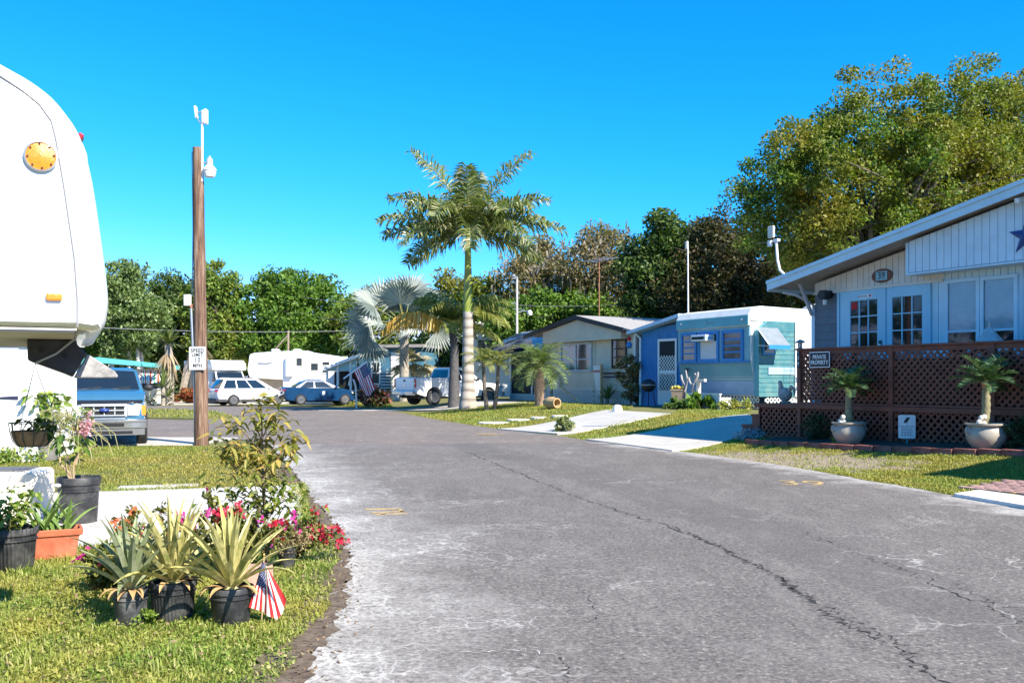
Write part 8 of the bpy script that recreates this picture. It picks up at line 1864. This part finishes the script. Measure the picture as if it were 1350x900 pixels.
mb = MB(); mb.ball((0.02,-0.03,h0+0.36),0.03,9,7,0,(1,1,0.6)); mb.ball((-0.13,-0.03,h0+0.2),0.022,8,6); mb.build('white_flowers', M['signwhite'], t, True)
b = G(104,690); s = b.y/FOC; t = thing('big_pot_plant','large smooth black pot with a leggy pink flowered plant','potted plant',b,0.0); w_, h_ = 54*s, 62*s; nursery_pot(t,w_,h_)
sy = b.y; lp_ = lambda x,y,dy=0.0: P(x,y,sy+dy)-b
mb = MB()
for pl_ in ([(95,640),(92,610),(84,588),(78,570),(72,552)],[(97,640),(97,615),(101,598),(108,575),(106,562)],[(96,640),(88,622),(86,604)],[(100,612),(103,600),(118,592),(126,586)],[(93,625),(80,612),(77,590)]): mb.tube([lp_(x,y) for x,y in pl_],[0.012,0.010,0.008,0.006,0.004][:len(pl_)],6)
mb.build('stems', mat('tan_stem',(0.4,0.28,0.17),0.7,0.2,9), t, True)
mb = MB()
for k in range(70):
    x0,y0 = rnd.uniform(72,108), rnd.uniform(548,582); az = rnd.uniform(0,6.28); l = rnd.uniform(0.15,0.5); p0 = lp_(x0,y0,rnd.uniform(-0.15,0.15)); d = Vector((math.cos(az),math.sin(az)*0.7,rnd.uniform(-0.1,0.9))).normalized()
    p1 = p0+d*l*0.5; p2 = p1+(d+Vector((0,0,-0.8)))*l*0.4; p3 = p2+Vector((d.x*0.3,d.y*0.3,-1))*l*0.35; mb.tube([p0,p0.lerp(p1,0.5)+Vector((0,0,0.01)),p1,p2,p3],[0.005,0.005,0.0045,0.004,0.003],5)
mb.build('pencil_stems', leafmat('pencil_stem',[(0,(0.2,0.2,0.07)),(1,(0.42,0.38,0.18))],0.1), t, True)
nod = [lp_(x,y,rnd.uniform(-0.1,0.1)) for x,y in ((88,562),(98,570),(92,600),(84,575),(110,545),(106,580),(78,585),(100,590),(112,585),(86,608))]
bigleaves('foliage', nod, 5, 0.14, 0.07, leafmat('dark_round_leaf',[(0,(0.04,0.08,0.015)),(0.7,(0.1,0.19,0.03)),(1,(0.26,0.33,0.07))],0.3,rough=0.35), t, 0.04)
V=[];F=[]
for x,y in ((104,568),(112,562),(108,574),(118,556),(116,566),(119,560)):
    v,f = bract_cluster(lp_(x,y,-0.05), 12, 0.03, 0.03); o = len(V); V += v; F += [tuple(i+o for i in q) for q in f]
kind(fast('pink_flowers', np.array(V), np.array(F), leafmat('pink_petal',[(0,(0.55,0.2,0.3)),(1,(0.72,0.45,0.5))],0.3), t), 'stuff')
# cream plastic step
b = G(-2,684); st_ = thing('plastic_step','cream plastic box step beside the black pots','box',(b.x,b.y,0.0),R(8))
tp = zat(622,b.y); hw_ = (P(46,650,b.y).x-b.x)
mb = MB(); mb.prism([(-0.7,0),(hw_*1.02,0),(hw_*0.98,tp-0.04),(hw_*0.93,tp),(-0.66,tp)],'y',-0.02,0.6); mb.build('box_shell', mat('cream_plastic',(0.72,0.66,0.55),0.5,0.05,3,dirt=((0.5,0.43,0.33),0.35)), st_, bevel=0.03)
mb = MB(); mb.span((-0.66,0.03,tp+0.001),(hw_*0.6,0.55,tp+0.012)); mb.build('grip_mat', mat('grip_dark',(0.12,0.12,0.12),0.8,0.2,9), st_); mb = MB(); [mb.span((x,-0.028,0.05),(x+0.012,-0.018,tp-0.06)) for x in (-0.3,hw_*0.55)]; mb.build('seam_ribs', mat('cream_rib',(0.62,0.56,0.46),0.5,0.05,3), st_)
# white shed with strap hinges behind
b = G(47,608); SH = thing('garden_shed','white garden shed with dark strap hinges behind the trailer nose','shed',(b.x,b.y,0.0),R(6)); shs = b.y/FOC
zt = zat(452,b.y); mb = MB(); mb.span((-3.0,0,-0.05),(0,2.2,zt)); mb.build('wall', mat('shed_white',(0.8,0.8,0.78),0.5,0.04,2,dirt=((0.6,0.57,0.5),0.3)), SH, bevel=0.02)
xd = (26-47)*shs
mb = MB(); mb.span((-2.4,-0.03,0.1),(xd,-0.002,zt-0.1)); d_ = mb.build('door', mat('shed_white',(0.8,0.8,0.78),0.5,0.04,2), SH, bevel=0.012)
for yy in (524,597): mb = MB(); z = zat(yy,b.y); mb.prism([(xd-0.36,z-0.02),(xd+0.0,z-0.035),(xd+0.0,z+0.035),(xd-0.36,z+0.012)],'y',-0.045,-0.032); mb.build('strap_hinge', mat('hinge_dark',(0.06,0.06,0.12),0.4,0.2,8,metal=0.5), d_)
mb = MB(); mb.prism([(-3.1,zt),(0.1,zt),(0.1,zt+0.08),(-3.1,zt+0.08)],'y',-0.12,2.35); mb.build('roof', M['offwhite'], SH)
# pots and greenery beside the shed
b = G(62,606); t = thing('potted_tree','grey pot with a bent pale stem and leaves beside the shed','potted plant',b,0); s = b.y/FOC
nursery_pot(t,0.46,0.36,False,True,mat('grey_pot',(0.2,0.19,0.18),0.7,0.2,6))
lq = lambda x,y: P(x,y,b.y)-b
mb = MB(); mb.tube([lq(62,590),lq(56,565),lq(53,545),lq(50,520),lq(48,503),lq(55,492),lq(58,482)],[0.035,0.033,0.03,0.03,0.028,0.024,0.02],8); mb.build('stem', mat('pale_stem',(0.62,0.6,0.58),0.6,0.15,8), t, True)
nod = [lq(x,y)+Vector((0,rnd.uniform(-0.3,0.3),0)) for x,y in ((55,522),(62,518),(68,528),(60,535),(72,540),(58,545),(66,550),(75,555),(52,538))]
bigleaves('foliage', nod, 14, 0.2, 0.13, leafmat('bright_leaf',[(0,(0.07,0.12,0.015)),(0.6,(0.17,0.26,0.04)),(1,(0.34,0.38,0.09))],0.3), t, 0.12)
b2 = G(18,606); bush('ground_vine','green creeper along the foot of the white shed',(b2.x,b2.y-0.25,0),0.75,1500,0.07,0.05,leafmat('bright_leaf',[],0.3),0.22,'plant',None,False)
# coco basket hanging from the trailer's hitch
YH = 5.45; c0 = P(43,557,YH); s = YH/FOC; hb = thing('hanging_basket','wire basket with a brown coco liner hanging from thin chains','basket',c0,0)
r_ = 28*s; hh = 30*s
mb = MB(); mb.lathe([(0.0,-hh),(r_*0.6,-hh),(r_*0.82,-hh*0.75),(r_*0.93,-hh*0.35),(r_*0.9,-hh*0.34),(r_*0.5,-hh*0.6),(0,-hh*0.65)],24); mb.build('coco_liner', mat('coco_fibre',(0.27,0.17,0.09),0.95,0.4,14,0.8,50), hb, True)
mb = MB()
mb.tube([(r_*math.cos(a*0.2618),r_*math.sin(a*0.2618),0) for a in range(25)],0.003,5)
for k in range(12): a = k*0.5236; mb.tube([(r_*math.cos(a),r_*math.sin(a),0),(r_*0.96*math.cos(a),r_*0.96*math.sin(a),-hh*0.35),(r_*0.85*math.cos(a),r_*0.85*math.sin(a),-hh*0.76),(r_*0.6*math.cos(a),r_*0.6*math.sin(a),-hh*1.02)],0.0028,5)
mb.tube([(r_*0.6*math.cos(a*0.2618),r_*0.6*math.sin(a*0.2618),-hh*1.02) for a in range(25)],0.003,5); mb.build('wire_frame', mat('basket_wire',(0.08,0.09,0.07),0.6,0.2,9), hb)
hook = P(46,482,YH)-c0
for k in range(3): a = k*2.094+0.5; mb = MB(); mb.tube([(r_*math.cos(a),r_*math.sin(a),0),tuple(hook)],0.0018,4); mb.build('chain', M['steel'], hb)
mb = MB(); mb.tube([tuple(hook),tuple(hook+Vector((0.01,0,0.03))),tuple(hook+Vector((0,0.0,0.07)))],0.003,5); mb.build('hook', M['steel'], hb)
nod = [Vector((rnd.uniform(-0.02,0.11),rnd.uniform(-0.08,0.08),rnd.uniform(-0.04,0.03))) for _ in range(10)]
bigleaves('foliage', nod, 4, 0.07, 0.03, lf_deep, hb, 0.02)
# scattered weeds and dead leaves on the near lawn
def scatter(name, poly, n, lm, L, W_, zlo=0.01, zhi=0.05):
    X_ = RNG.uniform(-3.6,-0.9,n*3); Y_ = RNG.uniform(4.0,9,n*3); k = inpoly(X_,Y_,poly); X_,Y_ = X_[k][:n],Y_[k][:n]; n=len(X_)
    c = np.stack([X_,Y_,RNG.uniform(zlo,zhi,n)],-1); a = RNG.normal(size=(n,3)); a[:,2]*=0.35; a/=np.linalg.norm(a,axis=1)[:,None]; u = RNG.normal(size=(n,3))*0.35; u[:,2]+=1; s_=np.cross(a,u); s_/=np.linalg.norm(s_,axis=1)[:,None]
    l=(L*RNG.uniform(0.5,1.4,n))[:,None]; w_=(W_*RNG.uniform(0.6,1.3,n))[:,None]
    V = np.stack([c-a*l/2,c+s_*w_/2,c+a*l/2,c-s_*w_/2],1).reshape(-1,3); return kind(fast(name,V,np.arange(n*4).reshape(-1,4),lm),'stuff')
scatter('clover', near, 11000, gm1, 0.026, 0.017, 0.012, 0.034)
scatter('dead_leaves', near, 500, leafmat('dry_litter',[],0.1), 0.04, 0.02, 0.025, 0.045)
# dark weedy tufts round the pots
for k,(x,y,lab) in enumerate(((255,812,'bright clover tuft between the ribbed pot and smooth pot'),(185,822,'clover tuft in front of the scuffed pineapple pot'))):
    bush('clover_tuft',lab,G(x,y),0.09,500,0.022,0.016,leafmat('clover_leaf',[(0,(0.1,0.17,0.02)),(1,(0.28,0.38,0.07))],0.3),0.9,'plant',None,False)
